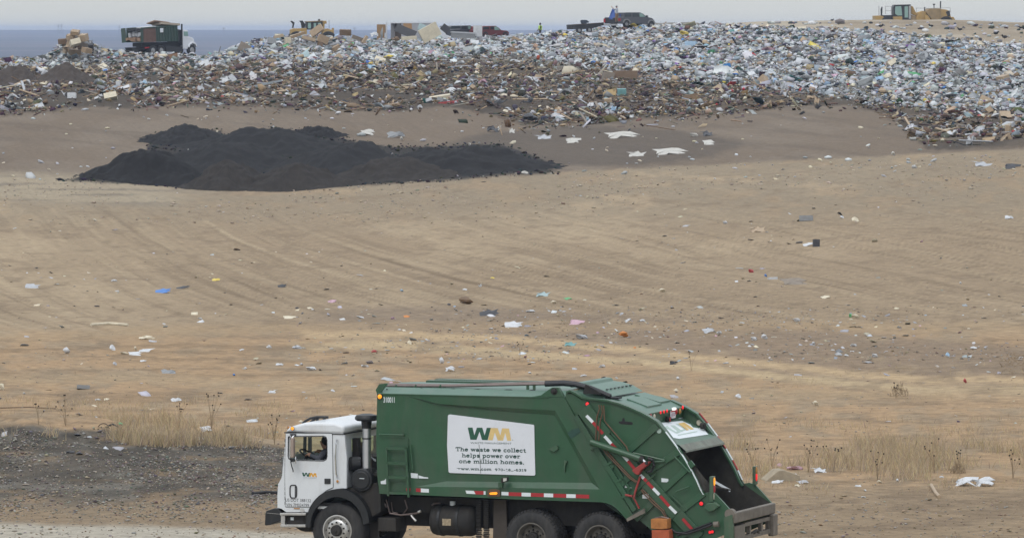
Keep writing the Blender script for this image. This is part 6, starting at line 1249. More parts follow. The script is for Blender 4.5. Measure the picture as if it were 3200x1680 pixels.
# litter on the dirt field
L1 = zoom(0, 800, 2.414); L2 = zoom(1000, 800, 2.43); L3 = zoom(2040, 640, 2.2164); L4 = zoom(2300, 1150, 2.551)
LG = 'scraps of litter scattered on the dirt field'
LIT = [(L1,1230,280,120,26,'blue','sheet','flat blue plastic scrap on the left of the field'),(L1,1380,246,105,20,'dark','sheet','dark flat scrap right of the blue plastic'),(L1,1095,632,130,34,'cream','bag','long cream bundle on the left field'),(L1,848,725,60,60,'white','bag','white bag with pink print standing on the left field'),(L1,505,740,70,44,'white','bag','white bag leaning left on the left field'),(L1,940,742,70,26,'cream','bag','cream bag in front of the white scraps'),(L1,1015,746,100,18,'white','sheet','flat white scrap right of the cream bag'),(L1,1020,718,30,36,'cream','bag','small cream bag standing behind the flat white scrap'),(L1,1095,728,110,14,'white','sheet','thin white strip right of the standing cream bag'),(L1,866,826,44,30,'pale','bag','pale grey cone of plastic on the left field'),(L1,1080,800,50,16,'white','sheet','white scrap above the twigs'),(L1,628,1000,96,28,'grey','box','flat blue grey slab low on the left field'),(L1,10,1010,60,70,'cream','bag','cream bundle at the left edge of the photo'),(L1,180,1046,26,14,'white','bag','tiny white bag near the left edge'),(L1,735,1090,50,18,'white','bag','white bundle low on the left field'),(L1,800,1090,50,10,'cream','sheet','cream strip right of the low white bundle'),(L1,1325,1096,86,26,'white','sheet','bright white scrap above the dry grass'),(L1,1015,1268,34,34,'grey','bag','grey bag in the dry grass'),(L1,910,1268,36,10,'green','sheet','green scrap in the dry grass'),(L1,1555,1312,90,26,'white','sheet','white scraps at the foot of the dry weed'),(L1,2350,862,90,36,'white','bag','long white bag low on the field above the cab'),(L1,2275,828,32,18,'pale','bag','small pale bag left of the long white bag'),(L1,2235,702,80,34,'pale','bag','translucent pale bag leaning right'),(L1,2025,696,40,28,'white','bag','white wedge shaped bag on the field'),(L1,1820,718,44,14,'white','sheet','flat white scrap at the end of a stick'),(L1,2105,826,64,16,'white','sheet','low white scrap under the translucent bag'),(L1,1855,852,32,14,'white','bag','small white scrap with a tail'),(L1,2055,1036,60,26,'white','sheet','thin white film above the truck cab'),(L1,2510,1028,44,22,'white','bag','white bag above the truck cab'),(L1,1765,910,26,16,'blue','bag','small blue scrap on the left field'),(L1,2510,352,60,18,'pink','sheet','pink scrap in the middle of the field'),(L1,2180,470,120,12,'cream','sheet','long cream strip in the middle of the field'),(L1,1510,476,40,16,'white','bag','white scrap with dark shadow in the middle field'),(L1,2130,238,70,20,'dark','sheet','dark and white scrap in the middle field'),(L1,1625,186,70,14,'yellow','sheet','faded yellow scrap in the middle field'),(L1,855,192,46,18,'white','bag','white scrap high on the left field'),(L1,240,244,110,16,'pale','sheet','pale flat film high on the left field'),(L1,2240,398,40,14,'dark','bag','small dark scrap beside the cream scrap'),(L1,2340,398,46,12,'cream','sheet','cream scrap beside the small dark one'),(L1,1265,888,120,20,'grey','sheet','grey twiggy scrap on the left field'),
 (L2,2298,622,98,48,'orange','bag','orange red bag standing out on the field'),(L2,1990,628,110,46,'pale','bag','pale crumpled bag left of the orange red bag'),(L2,1690,306,110,26,'glassy','sheet','turquoise scrap in the middle of the field'),(L2,1885,332,60,20,'green','sheet','bright green scrap right of the turquoise one'),(L2,1310,176,44,16,'yellow','bag','bright yellow scrap on the upper middle field'),(L2,1100,262,50,18,'white','bag','bright white scrap above the brown tuft'),(L2,1215,242,26,46,'white','sheet','thin white stick of plastic standing up'),(L2,618,272,34,20,'sky','bag','pale blue scrap in the middle field'),(L2,310,474,72,20,'white','bag','white bundle on the dozer track'),(L2,660,468,50,12,'orange','sheet','small orange strip in the middle field'),(L2,1290,456,150,22,'dark','sheet','dark stick with white end in the litter band'),(L2,1600,428,80,22,'white','bag','white bag at the right end of a brown branch'),(L2,1470,536,140,26,'white','sheet','wide white film in the litter band'),(L2,1940,522,130,22,'pink','sheet','pale pink film in the litter band'),(L2,2340,512,50,48,'white','sheet','white film standing up in the litter band'),(L2,2445,496,46,22,'white','bag','white rounded bag right of the standing film'),(L2,405,732,46,22,'red','bag','dark red scrap above the truck'),(L2,680,680,44,42,'cream','bag','cream bag with a tail above the truck'),(L2,925,822,50,46,'white','bag','puffed white bag above the truck body'),(L2,985,876,76,44,'white','sheet','white film below the puffed white bag'),(L2,335,842,52,30,'white','bag','white bag on the lower field behind the cab'),(L2,1900,684,100,24,'teal','sheet','grey green scrap below the pale crumpled bag'),(L2,2135,848,44,36,'white','bag','white bag on the lower light track'),(L2,1995,914,50,16,'white','bag','small white bag behind the tailgate'),(L2,1770,366,60,26,'cream','bag','cream scrap below the turquoise one'),(L2,1105,366,140,56,'brown','bag','dark brown tuft of earth and roots in the middle field'),(L2,2390,706,30,16,'orange','bag','small orange scrap below the orange red bag'),(L2,980,374,40,18,'dark','bag','dark scrap left of the brown tuft'),(L2,90,352,60,16,'pink','sheet','lilac scrap at the middle left'),(L2,1300,560,40,14,'white','bag','white scrap on the edge of the light track'),(L2,1590,892,36,16,'white','bag','white scrap just behind the body roof'),
 (L3,1062,112,92,38,'grey','box','dark grey tyre lying flat on the upper right field'),(L3,1300,92,40,60,'black','sheet','black film standing up on the upper right field'),(L3,1310,96,40,20,'white','bag','white bag under the black film'),(L3,1400,124,70,44,'cream','bag','cream and brown bundle on the upper right field'),(L3,502,132,36,26,'white','bag','white bag on the upper right field'),(L3,1080,284,84,26,'white','sheet','white board lying beside the dark block'),(L3,1132,290,42,54,'dark','box','dark upright block at the end of the white board'),(L3,682,472,44,32,'red','bag','red bag on the right field'),(L3,780,500,26,22,'blue','bag','blue scrap right of the red bag'),(L3,830,518,60,16,'white','box','white bar beside the blue scrap'),(L3,985,552,180,30,'oldwood','sheet','long grey brown branch heap on the right field'),(L3,1000,812,50,32,'white','bag','white bag below the dozer tracks'),(L3,1372,782,30,34,'green','bag','dark green scrap on the right field'),(L3,1402,786,56,34,'cream','bag','cream bag beside the dark green scrap'),(L3,768,936,56,40,'white','bag','larger white bag of the pair on the right field'),(L3,700,940,50,34,'white','bag','smaller white bag of the pair on the right field'),(L3,455,894,30,32,'white','bag','white bag left of the pair'),(L3,390,890,90,40,'pale','sheet','pale film tangled left of the white bags'),(L3,1385,984,42,30,'white','bag','square white bag in the right litter band'),(L3,1540,1058,48,34,'white','bag','white bag below the square white bag'),(L3,2222,1002,66,22,'white','bag','white and pink bundle on the far right field'),(L3,2042,1056,40,36,'sky','bag','sky blue bag on the far right field'),(L3,2465,98,66,22,'white','sheet','curved white scrap at the upper right'),(L3,140,1108,66,20,'black','sheet','black scrap on the light track'),(L3,175,1216,34,22,'white','bag','white bag behind the truck'),(L3,508,1100,50,12,'white','bag','white scrap on the light track'),(L3,590,1340,56,34,'white','bag','white bag right behind the tailgate'),(L3,2130,550,22,18,'white','bag','small white scrap on the far right field'),(L3,2160,1236,30,36,'red','bag','reddish bag at the lower right'),(L3,60,606,66,26,'cream','bag','cream scrap on the middle right field'),(L3,730,190,120,30,'tan','sheet','tan torn carton on the dozer track'),(L3,1340,1048,46,16,'white','bag','white scrap in the right litter band'),(L3,820,1080,30,14,'white','bag','white scrap beside the dark speck'),(L3,1200,650,70,22,'cream','sheet','cream twiggy scrap on the right field'),(L3,1110,970,30,24,'white','bag','white scrap among dry tufts'),
 (L4,455,812,110,48,'pink','bag','bright pink bag in the dry grass behind the truck'),(L4,350,796,60,36,'pink','bag','small pink bag left of the bright pink one'),(L4,670,838,130,32,'white','sheet','white film in the dry grass'),(L4,1820,946,215,66,'white','sheet','left half of the large white bag at the right roadside'),(L4,1975,942,165,74,'white','sheet','right half of the large white bag at the right roadside'),(L4,475,882,36,36,'white','bag','white bag on the edge of the concrete chunk'),(L4,330,918,100,20,'white','sheet','white film beside the concrete chunk'),(L4,535,916,90,24,'pale','sheet','grey and white film at the roadside'),(L4,1285,906,26,22,'white','bag','white cup in the roadside grass'),(L4,1635,882,40,20,'white','bag','white scrap left of the large white bag'),(L4,975,942,54,14,'white','sheet','white scrap on the road edge'),(L4,1140,918,56,24,'cream','bag','cream stone sized bag at the roadside'),(L4,1030,988,26,16,'white','bag','small white stone like scrap on the dirt'),(L4,1013,1040,32,12,'white','bag','white scrap on the trodden dirt'),(L4,630,300,62,40,'cream','bag','cream boulder like bundle behind the truck'),(L4,20,240,50,36,'white','bag','white bag close behind the rear arch'),(L3,2290,-268,150,20,'pale','sheet','long pale film at the upper right of the field'),(L3,2480,-250,130,26,'dark','sheet','dark film end beside the long pale film'),(L4,490,946,50,14,'cream','sheet','cream scrap near the concrete chunk')]
for Z_, X_, Y_, w, h, c, kd, lb in LIT:
    kf = {id(L1): 2.414, id(L2): 2.43, id(L3): 2.2164, id(L4): 2.551}[id(Z_)]; q, yy = Z_(X_, Y_)
    nm = {'bag': 'litter_bag', 'sheet': 'litter_film', 'box': 'litter_block'}[kd]
    if 'tyre' in lb: nm = 'old_tyre'
    b = hit(q, yy); s_ = b.y / F; hh = max(h / kf * s_, .05)
    put(nm, kd, int(X_) % 6, c, b + Vector((0, 0, hh * .42)), (R(random.uniform(-8, 8)) + (R(20) if kd == 'sheet' else 0), R(random.uniform(-8, 8)), R(random.uniform(-15, 15))), (w / kf * s_ * (1.3 if kd == 'bag' else 1), max(.12, min(w / kf * s_ * .8, 1.2)), hh * (1.25 if kd == 'bag' else 1)), lb, 'tyre' if 'tyre' in lb else 'litter', LG)
b = hit(2440, 1500); cw = MB().prism([(-.42, -.1), (-.40, .02), (-.12, .24), (.02, .25), (.38, .12), (.42, -.1)], -.25, .3)
cc = cw.build('concrete_chunk', M('tan_broken_concrete', (.30, .25, .18), .9, 0, .2, 5, bump=.5), bevel=.02); cc.location = b; cc.rotation_euler = (0, 0, R(12)); tag(cc, 'wedge of broken concrete in the grass behind the rear bumper', 'concrete')
# long film on the upper right, sticks, hoses
for pa, r_, c, lb, ct, nm in ((((285,1018),(340,1014),(400,1020)), .05, 'cream', 'long pale stick on the left field', 'stick', 'stick'), (((790,1548),(830,1542),(872,1544)), .04, 'black', 'thin black cable on the gravel left of the cab', 'cable', 'cable'), (((2910,1520),(2925,1545),(2935,1555)), .04, 'tan', 'thin straw coloured stick below the large white bag', 'stick', 'stick'), (((0,1276),(90,1275),(175,1278)), .018, 'brown', 'long dark stick on the lower left field', 'stick', 'stick')):
    pts = [hit(*p) + Vector((0, 0, r_ * .8)) for p in pa]; tag(MB().tube(pts, r_, 7).build(nm, pal_mat(c), smooth=True), lb, ct)
b = hit(323, 1336); pts = [b + Vector((-.13 + .0 * k, 0, -.05)) for k in range(1)] + [b + Vector((-.14 * math.cos(a), .02, -.05 + .15 * math.sin(a))) for a in np.linspace(0, math.pi * .95, 9)]
tag(MB().tube(pts, .012, 6).build('bent_hose', M('rusty_hose', (.07, .05, .04), .7), smooth=True), 'bent brown hose arching out of the gravel berm', 'hose')
b = hit(352, 1341); tag(MB().tube([b + Vector((-.1, 0, .02)), b + Vector((.0, 0, .06)), b + Vector((.14, 0, .0))], .025, 6).build('black_hose', m_hose, smooth=True), 'short black hose lying on the gravel berm crest', 'hose')
for q, yy, w in ((220, 1420, .24), (248, 1420, .24), (240, 1372, .18), (80, 1518, .2), (554, 1461, .12), (710, 1598, .18), (570, 1624, .14), (1120, 1480, .2)):
    b = hit(q, yy); put('flat_stone', 'bag', int(q) % 6, 'dark' if yy < 1480 else 'oldwood', b + Vector((0, 0, .02)), (0, 0, random.uniform(0, 3)), (w * 1.5, w, w * .4), {220: 'left flat dark stone of the pair on the gravel', 248: 'right flat dark stone of the pair on the gravel', 240: 'flat dark stone high on the gravel berm', 80: 'flat brown stone on the lower left gravel', 554: 'dark clod in the middle of the gravel', 710: 'thin brown stone near the road edge', 570: 'small flat stone on the road edge', 1120: 'stone beside the front wheel'}[q], 'stone', 'flat stones on the gravel')

# pebbles, clods and scraps too small to count
def pebbles(n, pxr, pyr, size, names, wts, flat_, keepf=None, shape_=(OV, OF)):
    q = RS.uniform(*pxr, n); yy = RS.uniform(*pyr, n); ds = np.linspace(95, 620, 2600); out_x = []; out_d = []
    # invert the row -> distance map column by column
    cols = np.linspace(pxr[0], pxr[1], 60); tab = []
    for cq in cols:
        xx = (cq - 1600) / F * ds; zz = zg(xx, ds); _, pr = proj(xx, ds, zz); tab.append(np.interp(-np.linspace(pyr[0], pyr[1], 200), -np.maximum.accumulate(pr[::-1])[::-1], ds))
    tab = np.array(tab); ci = np.clip(((q - pxr[0]) / (pxr[1] - pxr[0]) * 59).round().astype(int), 0, 59); ri = np.clip(((yy - pyr[0]) / (pyr[1] - pyr[0]) * 199).astype(int), 0, 199)
    dd = tab[ci, ri] * (1 + RS.normal(0, .004, n)); xx = (q - 1600) / F * dd; zz = zg(xx, dd)
    if keepf is not None: k = RS.uniform(size=n) < keepf(q, yy, xx, dd); xx, dd, zz = xx[k], dd[k], zz[k]
    m = len(xx); a = LN(m, size, .45, size * .4, size * 3.2) ; V = shape_[0][None] * np.stack([a * U(.8, 1.8, m), a, a * flat_], 1)[:, None, :]
    V = np.einsum('nij,nkj->nki', rotm(m, .3), V) + np.stack([xx, dd, zz + a * flat_ * .3], -1)[:, None, :]
    return soup('p', V, shape_[1], pick(names, wts, m)[0], None)
PAL.update({'film': (.44,.425,.39), 'rubble': (.42,.36,.285), 'peb': (.30,.28,.25), 'peb2': (.15,.135,.12), 'tanclod2': (.19,.147,.105), 'tanclod': (.24,.185,.13), 'paleclod': (.34,.275,.205), 'straw': (.46,.36,.22), 'straw2': (.37,.285,.18)})
m_peb = attr_mat('pebbles', .9, (6, .2), .2)
crest_ = lambda q: np.interp(q, [-400, 0, 100, 200, 330, 400, 520, 640, 760, 890, 1000], [1330, 1335, 1328, 1346, 1342, 1360, 1368, 1362, 1378, 1402, 1440])
soup_object('gravel', [pebbles(21000, (-60, 1020), (1326, 1640), .034, ['peb','peb2','paleclod'], [6,10,3], .6, lambda q, y, x_, d_: (y > crest_(q)) * (.25 + .75 * sst(.42, .62, fbm(x_ * .5, d_ * .25, 201, 3))) * sst(1640, 1560, y)),
                       pebbles(3000, (-60, 3260), (1560, 1690), .035, ['peb','tanclod'], [6,5], .5)], m_peb, 'pale and dark gravel stones covering the berm and roadside')
soup_object('black_crumbs', [pebbles(5200, (170, 1780), (395, 600), .13, ['blk'], [1], .6, lambda q, y, x_, d_: (y > np.interp(q, [170, 300, 380, 450, 470, 480, 560, 690, 700, 780, 860, 900, 960, 1040, 1060, 1150, 1250, 1400, 1560, 1650, 1720, 1780], [560, 546, 512, 472, 434, 414, 399, 402, 418, 402, 394, 406, 392, 406, 424, 444, 454, 449, 444, 474, 498, 550])) * (y < cB1(q) + 6))], m_peb, 'black crumbs of soil spilled around the black heaps')
soup_object('clods', [pebbles(7000, (-60, 3260), (600, 1640), .036, ['paleclod','peb'], [10,4], .45, lambda q, y, x_, d_: .15 + .85 * sst(.45, .65, fbm(x_ * .16, d_ * .06, 202, 3))),
                      pebbles(7000, (-60, 3260), (480, 700), .085, ['rubble','peb','paleclod'], [10,4,6], .5, lambda q, y, x_, d_: (y > cB1(q)) * sst(180, 10, y - cB1(q)) * sst(.35, .6, fbm(x_ * .2, d_ * .06, 203, 3))),
                      pebbles(3500, (900, 3260), (960, 1130), .045, ['paleclod','peb','pale','tanclod'], [9,4,4,3], .4, lambda q, y, x_, d_: sst(.42, .6, fbm(x_ * .2, d_ * .08, 206, 3)))], m_peb, 'small clods of earth and rubble on the graded field')
soup_object('litter_scraps', [pebbles(1300, (-40, 3240), (500, 1420), .085, ['white','pale','cream','peb','sky','pink','dark'], [10,9,7,8,.5,.4,.6], .3, lambda q, y, x_, d_: (y > cB1(q)) * (.3 + .7 * sst(.5, .65, fbm(x_ * .12, d_ * .05, 204, 3))), (SV, SF)),
                              pebbles(520, (900, 3240), (960, 1140), .075, ['white','pale','pink','cream','grey'], [10,9,1.5,5,3], .3, None, (SV, SF)),
                              pebbles(500, (-40, 3240), (300, 560), .2, ['white','pale','cream'], [8,7,4], .5, lambda q, y, x_, d_: .5 + 0 * q, (IV, IF)),
                              pebbles(260, (2000, 3240), (60, 135), .35, ['white','pale','dark','grey'], [8,6,4,3], .6, lambda q, y, x_, d_: (y < cTop(q)) * 1.0, (IV, IF))], m_trash, 'tiny scraps of paper and plastic scattered over the dirt')

# dry grass
def blades(n, pxr, pyr, hgt, keepf=None):
    q = RS.uniform(*pxr, n); yy = RS.uniform(*pyr, n); ds = np.linspace(118, 190, 700); dd = np.zeros(n)
    cols = np.linspace(pxr[0], pxr[1], 40); ci = np.clip(((q - pxr[0]) / (pxr[1] - pxr[0]) * 39).round().astype(int), 0, 39)
    for i, cq in enumerate(cols):
        xx = (cq - 1600) / F * ds; _, pr = proj(xx, ds, zg(xx, ds)); m = ci == i; dd[m] = np.interp(-yy[m], -np.maximum.accumulate(pr[::-1])[::-1], ds)
    xx = (q - 1600) / F * dd; cl = fbm(xx * .9, dd * .5, 211, 3)
    k = RS.uniform(size=n) < sst(.44, .66, cl) * (keepf(q, yy) if keepf else 1); xx, dd, cl = xx[k], dd[k], cl[k]; m = len(xx)
    h = hgt * U(.45, 1.15, m) * (.5 + .9 * cl); ln = RS.normal(0, .42, m) * h; ly = RS.normal(0, .2, m) * h; h = h * U(.6, 1, m); w = U(.003, .007, m)
    b0 = np.stack([xx - w, dd, zg(xx, dd) - .02], -1); b1_ = b0 + np.stack([2 * w, 0 * w, 0 * w], -1); mid = b0 + np.stack([w + ln * .35, ly * .35, h * .6], -1); mid2 = mid + np.stack([w * 1.2, 0 * w, 0 * w], -1); tip = b0 + np.stack([w + ln, ly, h], -1)
    return soup('g', np.stack([b0, b1_, mid, mid2, tip], 1), np.array([(0, 1, 3), (0, 3, 2), (2, 3, 4)]), pick(['straw','straw2','paleclod'], [10,6,5], m)[0], None)
m_gr = attr_mat('dry_straw', .9, (4, .2), 0)
soup_object('dry_grass', [blades(17000, (-60, 930), (1315, 1400), .48, lambda q, y: (y < crest_(q) + 30) * (.35 + .65 * sst(250, 420, q) )), blades(4000, (-60, 1000), (1240, 1330), .18),
                          blades(12000, (2180, 3260), (1390, 1500), .48, lambda q, y: sst(1520, 1440, y) * .5 + .4), blades(2600, (2300, 3260), (1310, 1395), .22), blades(3500, (2300, 3260), (1490, 1560), .2, lambda q, y: .5 + 0 * q), blades(2200, (1000, 3260), (1120, 1290), .15)], m_gr, 'dry straw coloured grass along the roadside and berm')
m_weed = M('dry_weed_stem', (.25, .185, .115), .9); m_seed = M('dark_seed_head', (.025, .018, .014), .9)
def weed(px_, py_, h, n, label):
    b = hit(px_, py_); e = empty('dry_weed', b, 0, label, 'weed', 'dry weeds along the roadside'); rs = random.Random(int(px_))
    for k in range(n):
        a = rs.uniform(0, 6.28); r_ = rs.uniform(.05, .36) * h; tp = (r_ * math.cos(a), r_ * .5 * math.sin(a), h * rs.uniform(.5, 1.0)); fk = (tp[0] * .25, tp[1] * .25, tp[2] * .5)
        st = MB().tube([(0, 0, -.03), fk, tp], .0035, 4).build('stem', m_weed, e); MB().ball(tp, .019, 6, 4).build('seed_head', m_seed, st)
for q, yy, h, n_, lb in ((660,1350,.95,9,'tall dry weed with dark seed heads behind the berm above the white scraps'),(560,1330,.6,5,'dry weed left of the tall weed behind the berm'),(205,1335,.75,8,'dry weed with dark seed heads behind the left berm'),(120,1328,.5,4,'dry weed near the left edge behind the berm'),(858,1390,.85,8,'dry weed with dark seed heads just left of the cab'),(2350,1462,.6,6,'dry weed in the grass right behind the light post'),(2412,1462,.65,7,'dry weed left of the pink bags'),(2525,1478,.75,8,'dry weed between the pink bag and white film'),(2605,1475,.7,7,'dry weed right of the white film'),(2742,1498,.65,7,'dry weed in the middle of the roadside grass'),(2920,1480,.8,6,'tallest dry weed left of the large white bag'),(3000,1490,.65,6,'dry weed behind the large white bag'),(3165,1500,.7,8,'dry weed at the right edge of the photo'),(2160,1160,.7,4,'lone dry weed on the light track behind the truck'),(1625,1110,.6,4,'dry stalk in the lower middle field'),(2800,1245,.45,7,'small round tumbleweed on the right field')):
    weed(q, yy, h, n_, lb)
for q, yy, w, lb in ((3170,1170,.9,'round brown tumbleweed at the right edge of the field'),(2810,1240,.42,'small grey tumbleweed on the right field'),(2995,1478,.3,'grey brown tuft behind the large white bag')):
    b = hit(q, yy); tb = MB(); rs = random.Random(int(q))
    for k in range(150):
        a, c_ = rs.uniform(0, 6.28), rs.uniform(-.2, 1.4); p_ = Vector((math.cos(a) * math.cos(c_), math.sin(a) * math.cos(c_), math.sin(c_))) * w * rs.uniform(.35, .62); t_2 = Vector((-p_.y, p_.x, rs.uniform(-.3, .3))) * rs.uniform(.3, .8)
        tb.bar(p_, p_ + t_2 * .6, .008)
    o = tb.build('tumbleweed', m_weed); o.location = b + Vector((0, 0, w * .1)); o['kind'] = 'thing'; tag(o, lb, 'tumbleweed')
# ------------------------------------------------------------ vehicles and people on the landfill crest
m_tyre2 = M('far_tyre', (.03, .03, .032), .85); m_rim2 = M('far_rim', (.35, .35, .36), .5, .3); m_dk = M('dark_metal', (.028, .028, .030), .6)
m_cgreen = M('green_container_paint', (.038, .070, .055), .55, 0, .15, 2, dirt=((.10, .07, .055), .35, 1.5)); m_rust = M('rust_patch', (.125, .072, .055), .8, 0, .25, 2)
m_wht2 = M('white_truck_paint', (.62, .64, .68), .35, 0, .04, 2); m_win = M('dark_window_glass', (.03, .04, .045), .1, 0, .05, 2, spec=.7); m_winp = M('pale_window_glass', (.22, .34, .31), .15, 0, .08, 2, spec=.7)
m_cat = M('dusty_yellow_paint', (.38, .25, .09), .55, 0, .12, 2, dirt=((.24, .19, .14), .45, 1.5)); m_catd = M('dusty_tan_metal', (.25, .185, .105), .7, 0, .2, 2); m_catb = M('black_machine_paint', (.030, .031, .034), .45)
m_plank = M('brown_plank', (.24, .155, .10), .85, 0, .2, 3); m_ply = M('pale_plywood', (.36, .30, .24), .85, 0, .1, 3)
def fwheel(parent, u, v, w, r, wd, rim=m_rim2, name='wheel'):
    o = MB().lathe([(r*.5, .02), (r*.6, 0), (r*.9, 0), (r, .04), (r, wd-.04), (r*.9, wd), (r*.5, wd)], (u, v, w), 'y', 24).build(name, m_tyre2, parent, smooth=40)
    MB().lathe([(r*.56, .0), (r*.5, .05), (r*.2, .04), (r*.15, -.02), (0, -.02)], (u, v, w), 'y', 20).build('rim', rim, o, smooth=40); return o
def P_(fr, Z, name, mat, pts, y0, y1, parent, bevel=0, base=None):
    return MB().prism(fr.many(pts, y0 if base is None else base, Z), y0, y1).build(name, mat, parent, bevel=bevel)
def frame_at(name, px_, py_, d_, yaw, label, cat):
    x_ = (px_ - 1600) / F * d_; O = Vector((x_, d_, float(zat(py_, d_)))); return Frame(O, yaw), empty(name, O, yaw, label, cat)

# container truck
Z = zoom(340, 40, 8.05); fr, t = frame_at('container_truck', 440.6, 172, 590, R(45), 'white cab truck carrying an open green rust patched container of scrap', 'truck')
rz = lambda x, y, v=0: fr.at(*Z(x, y), v)
cs = [(812, 388), (1716, 326), (1742, 718), (816, 752)]
cb_ = MB(); poly = fr.many(cs, 0, Z); cb_.prism(poly, 0, .08); cb_.prism(poly, 2.3, 2.38)
(x0, z0), (x1, z1), (x2, z2), (x3, z3) = poly
cb_.prism([(x3, z3), (x2, z2), (x2, z2 + .08), (x3, z3 + .08)], .08, 2.3); cb_.prism([(x1 - .08, z1), (x1, z1), (x2, z2), (x2 - .08, z2)], .08, 2.3)
con = cb_.build('container', m_cgreen, t)
for k in range(8):
    f_ = (.44 + k * .078); a = (x0 + (x1 - x0) * f_, z0 + (z1 - z0) * f_); b = (x3 + (x2 - x3) * f_, z3 + (z2 - z3) * f_)
    MB().prism([(a[0] - .05, a[1]), (a[0] + .05, a[1]), (b[0] + .05, b[1]), (b[0] - .05, b[1])], -.09, 0).build('rib', m_cgreen, con)
MB().bar((x0, -.03, z0), (x1, -.03, z1), .12, .12).build('top_rail', m_cgreen, con)
P_(fr, Z, 'rust_patch', m_rust, [(872, 400), (1175, 380), (1190, 738), (880, 748)], -.03, -.002, con)
P_(fr, Z, 'container_sign', m_wht2, [(1290, 395), (1370, 388), (1372, 495), (1295, 500)], -.12, -.095, con)
dr = MB().bar((x3 - .02, 2.42, (z0 + z3) / 2), (x3 - .15, 2.95, (z0 + z3) / 2 - .05), .08, z0 - z3).build('rear_door', m_cgreen, con); dr['label'] = 'container rear door swung open'
for nm, mt, a, b in (('scrap_planks', m_plank, (x3 + .0, .15, z3 + .1), (x3 + 1.5, 2.2, z3 + .55)), ('white_sacks', pal_mat('pale'), (x3 + .25, .2, z3 + .55), (x3 + 1.7, 2.1, z3 + 1.15)), ('dark_film', m_dk, (x3 + .1, .2, z3 + 1.15), (x3 + 1.8, 2.2, z3 + 1.45))):
    mb_ = MB()
    for k in range(7):
        u = random.random(); mb_.obox(((a[0] + b[0]) / 2 + random.uniform(-.2, .1), a[1] + (b[1] - a[1]) * (k + .5) / 7, a[2] + (b[2] - a[2]) * random.uniform(.35, .65)), (b[0] - a[0], (b[1] - a[1]) / 5, (b[2] - a[2]) * random.uniform(.6, .9)), Matrix.Rotation(random.uniform(-.2, .2), 3, 'X') @ Matrix.Rotation(random.uniform(-.15, .15), 3, 'Z'))
    o = mb_.build(nm, mt); o.location = fr.O; o.rotation_euler = (0, 0, fr.rz); o['kind'] = 'thing'; tag(o, {'scrap_planks': 'brown scrap planks in the open end of the green container', 'white_sacks': 'pale grey sacks above the planks in the green container', 'dark_film': 'black film on top of the sacks in the green container'}[nm], 'scrap')
def onc(nm, mt, c, size, rot, label):
    o = MB().obox((0, 0, 0), size, Matrix.Identity(3)).build(nm, mt); o.location = fr.O + Matrix.Rotation(fr.rz, 3, 'Z') @ Vector(c); o.rotation_euler = (rot[0], rot[1], fr.rz + rot[2]); tag(o, label, 'board')
q = rz(1240, 262, 1.2); onc('plywood_board', m_plank, (q[0], 1.2, q[1]), (2.1, 1.3, .10), (R(-14), R(6), 0), 'tilted brown board on top of the green container')
q = rz(1440, 300, 1.0); onc('plywood_board', m_ply, (q[0], 1.0, q[1]), (2.6, 1.5, .22), (R(-6), R(3), 0), 'pale board stack under the tilted board on the green container')
q = rz(980, 355, 1.0); onc('white_film', pal_mat('white'), (q[0], 1.0, q[1] - .08), (1.8, 1.6, .16), (0, R(-4), 0), 'white film over the load at the rear of the green container')
ch_ = MB(); ch_.prism(fr.many([(560, 880), (1850, 830), (1850, 915), (600, 960)], .7, Z), .7, 1.7); ch_.prism(fr.many([(1420, 850), (1860, 850), (1860, 985), (1440, 985)], .1, Z), .1, 2.2); ch_.prism(fr.many([(820, 760), (1850, 730), (1850, 850), (820, 860)], .5, Z), .5, 1.9); ch_.prism(fr.many([(545, 960), (720, 930), (820, 1040), (560, 1050)], .3, Z), .3, 2.1)
ch_.build('chassis', m_dk, t)
P_(fr, Z, 'tail_lamp', m_red, [(915, 870), (1020, 862), (1020, 890), (915, 905)], .04, .1, t); P_(fr, Z, 'tail_lamp', m_red, [(545, 895), (600, 890), (600, 920), (548, 925)], 1.5, 1.6, t)
for x_, y_ in ((1140, 945), (1350, 945)):
    q = rz(x_ - 30, y_, .1); fwheel(t, q[0], .05, q[1], .52, .5); fwheel(t, q[0], 1.85, q[1], .52, .5)
q = rz(2090, 930, .1); fwheel(t, q[0], .05, q[1], .54, .35); fwheel(t, q[0], 2.0, q[1], .54, .35)
P_(fr, Z, 'cab', m_wht2, [(1856, 470), (1870, 432), (1990, 442), (2010, 610), (2030, 605), (2130, 640), (2165, 735), (2050, 770), (2010, 860), (1985, 920), (1866, 918)], .15, 2.2, t, .06)
P_(fr, Z, 'fender', m_wht2, [(2010, 860), (2050, 770), (2110, 735), (2180, 745), (2225, 830), (2215, 870), (2180, 800), (2110, 775), (2060, 800), (2035, 880)], .02, .5, t, .03)
P_(fr, Z, 'window', m_winp, [(1885, 475), (1990, 478), (2000, 590), (1890, 585)], .12, .15, t)
q0 = rz(1835, 285, .2); q1_ = rz(1850, 830, .2); MB().cyl((q0[0], .2, q1_[1]), (q0[0], .2, q0[1]), .09).build('exhaust_stack', m_dk, t)
P_(fr, Z, 'headboard', m_dk, [(1740, 420), (1850, 440), (1850, 830), (1745, 730)], .3, 2.1, t)

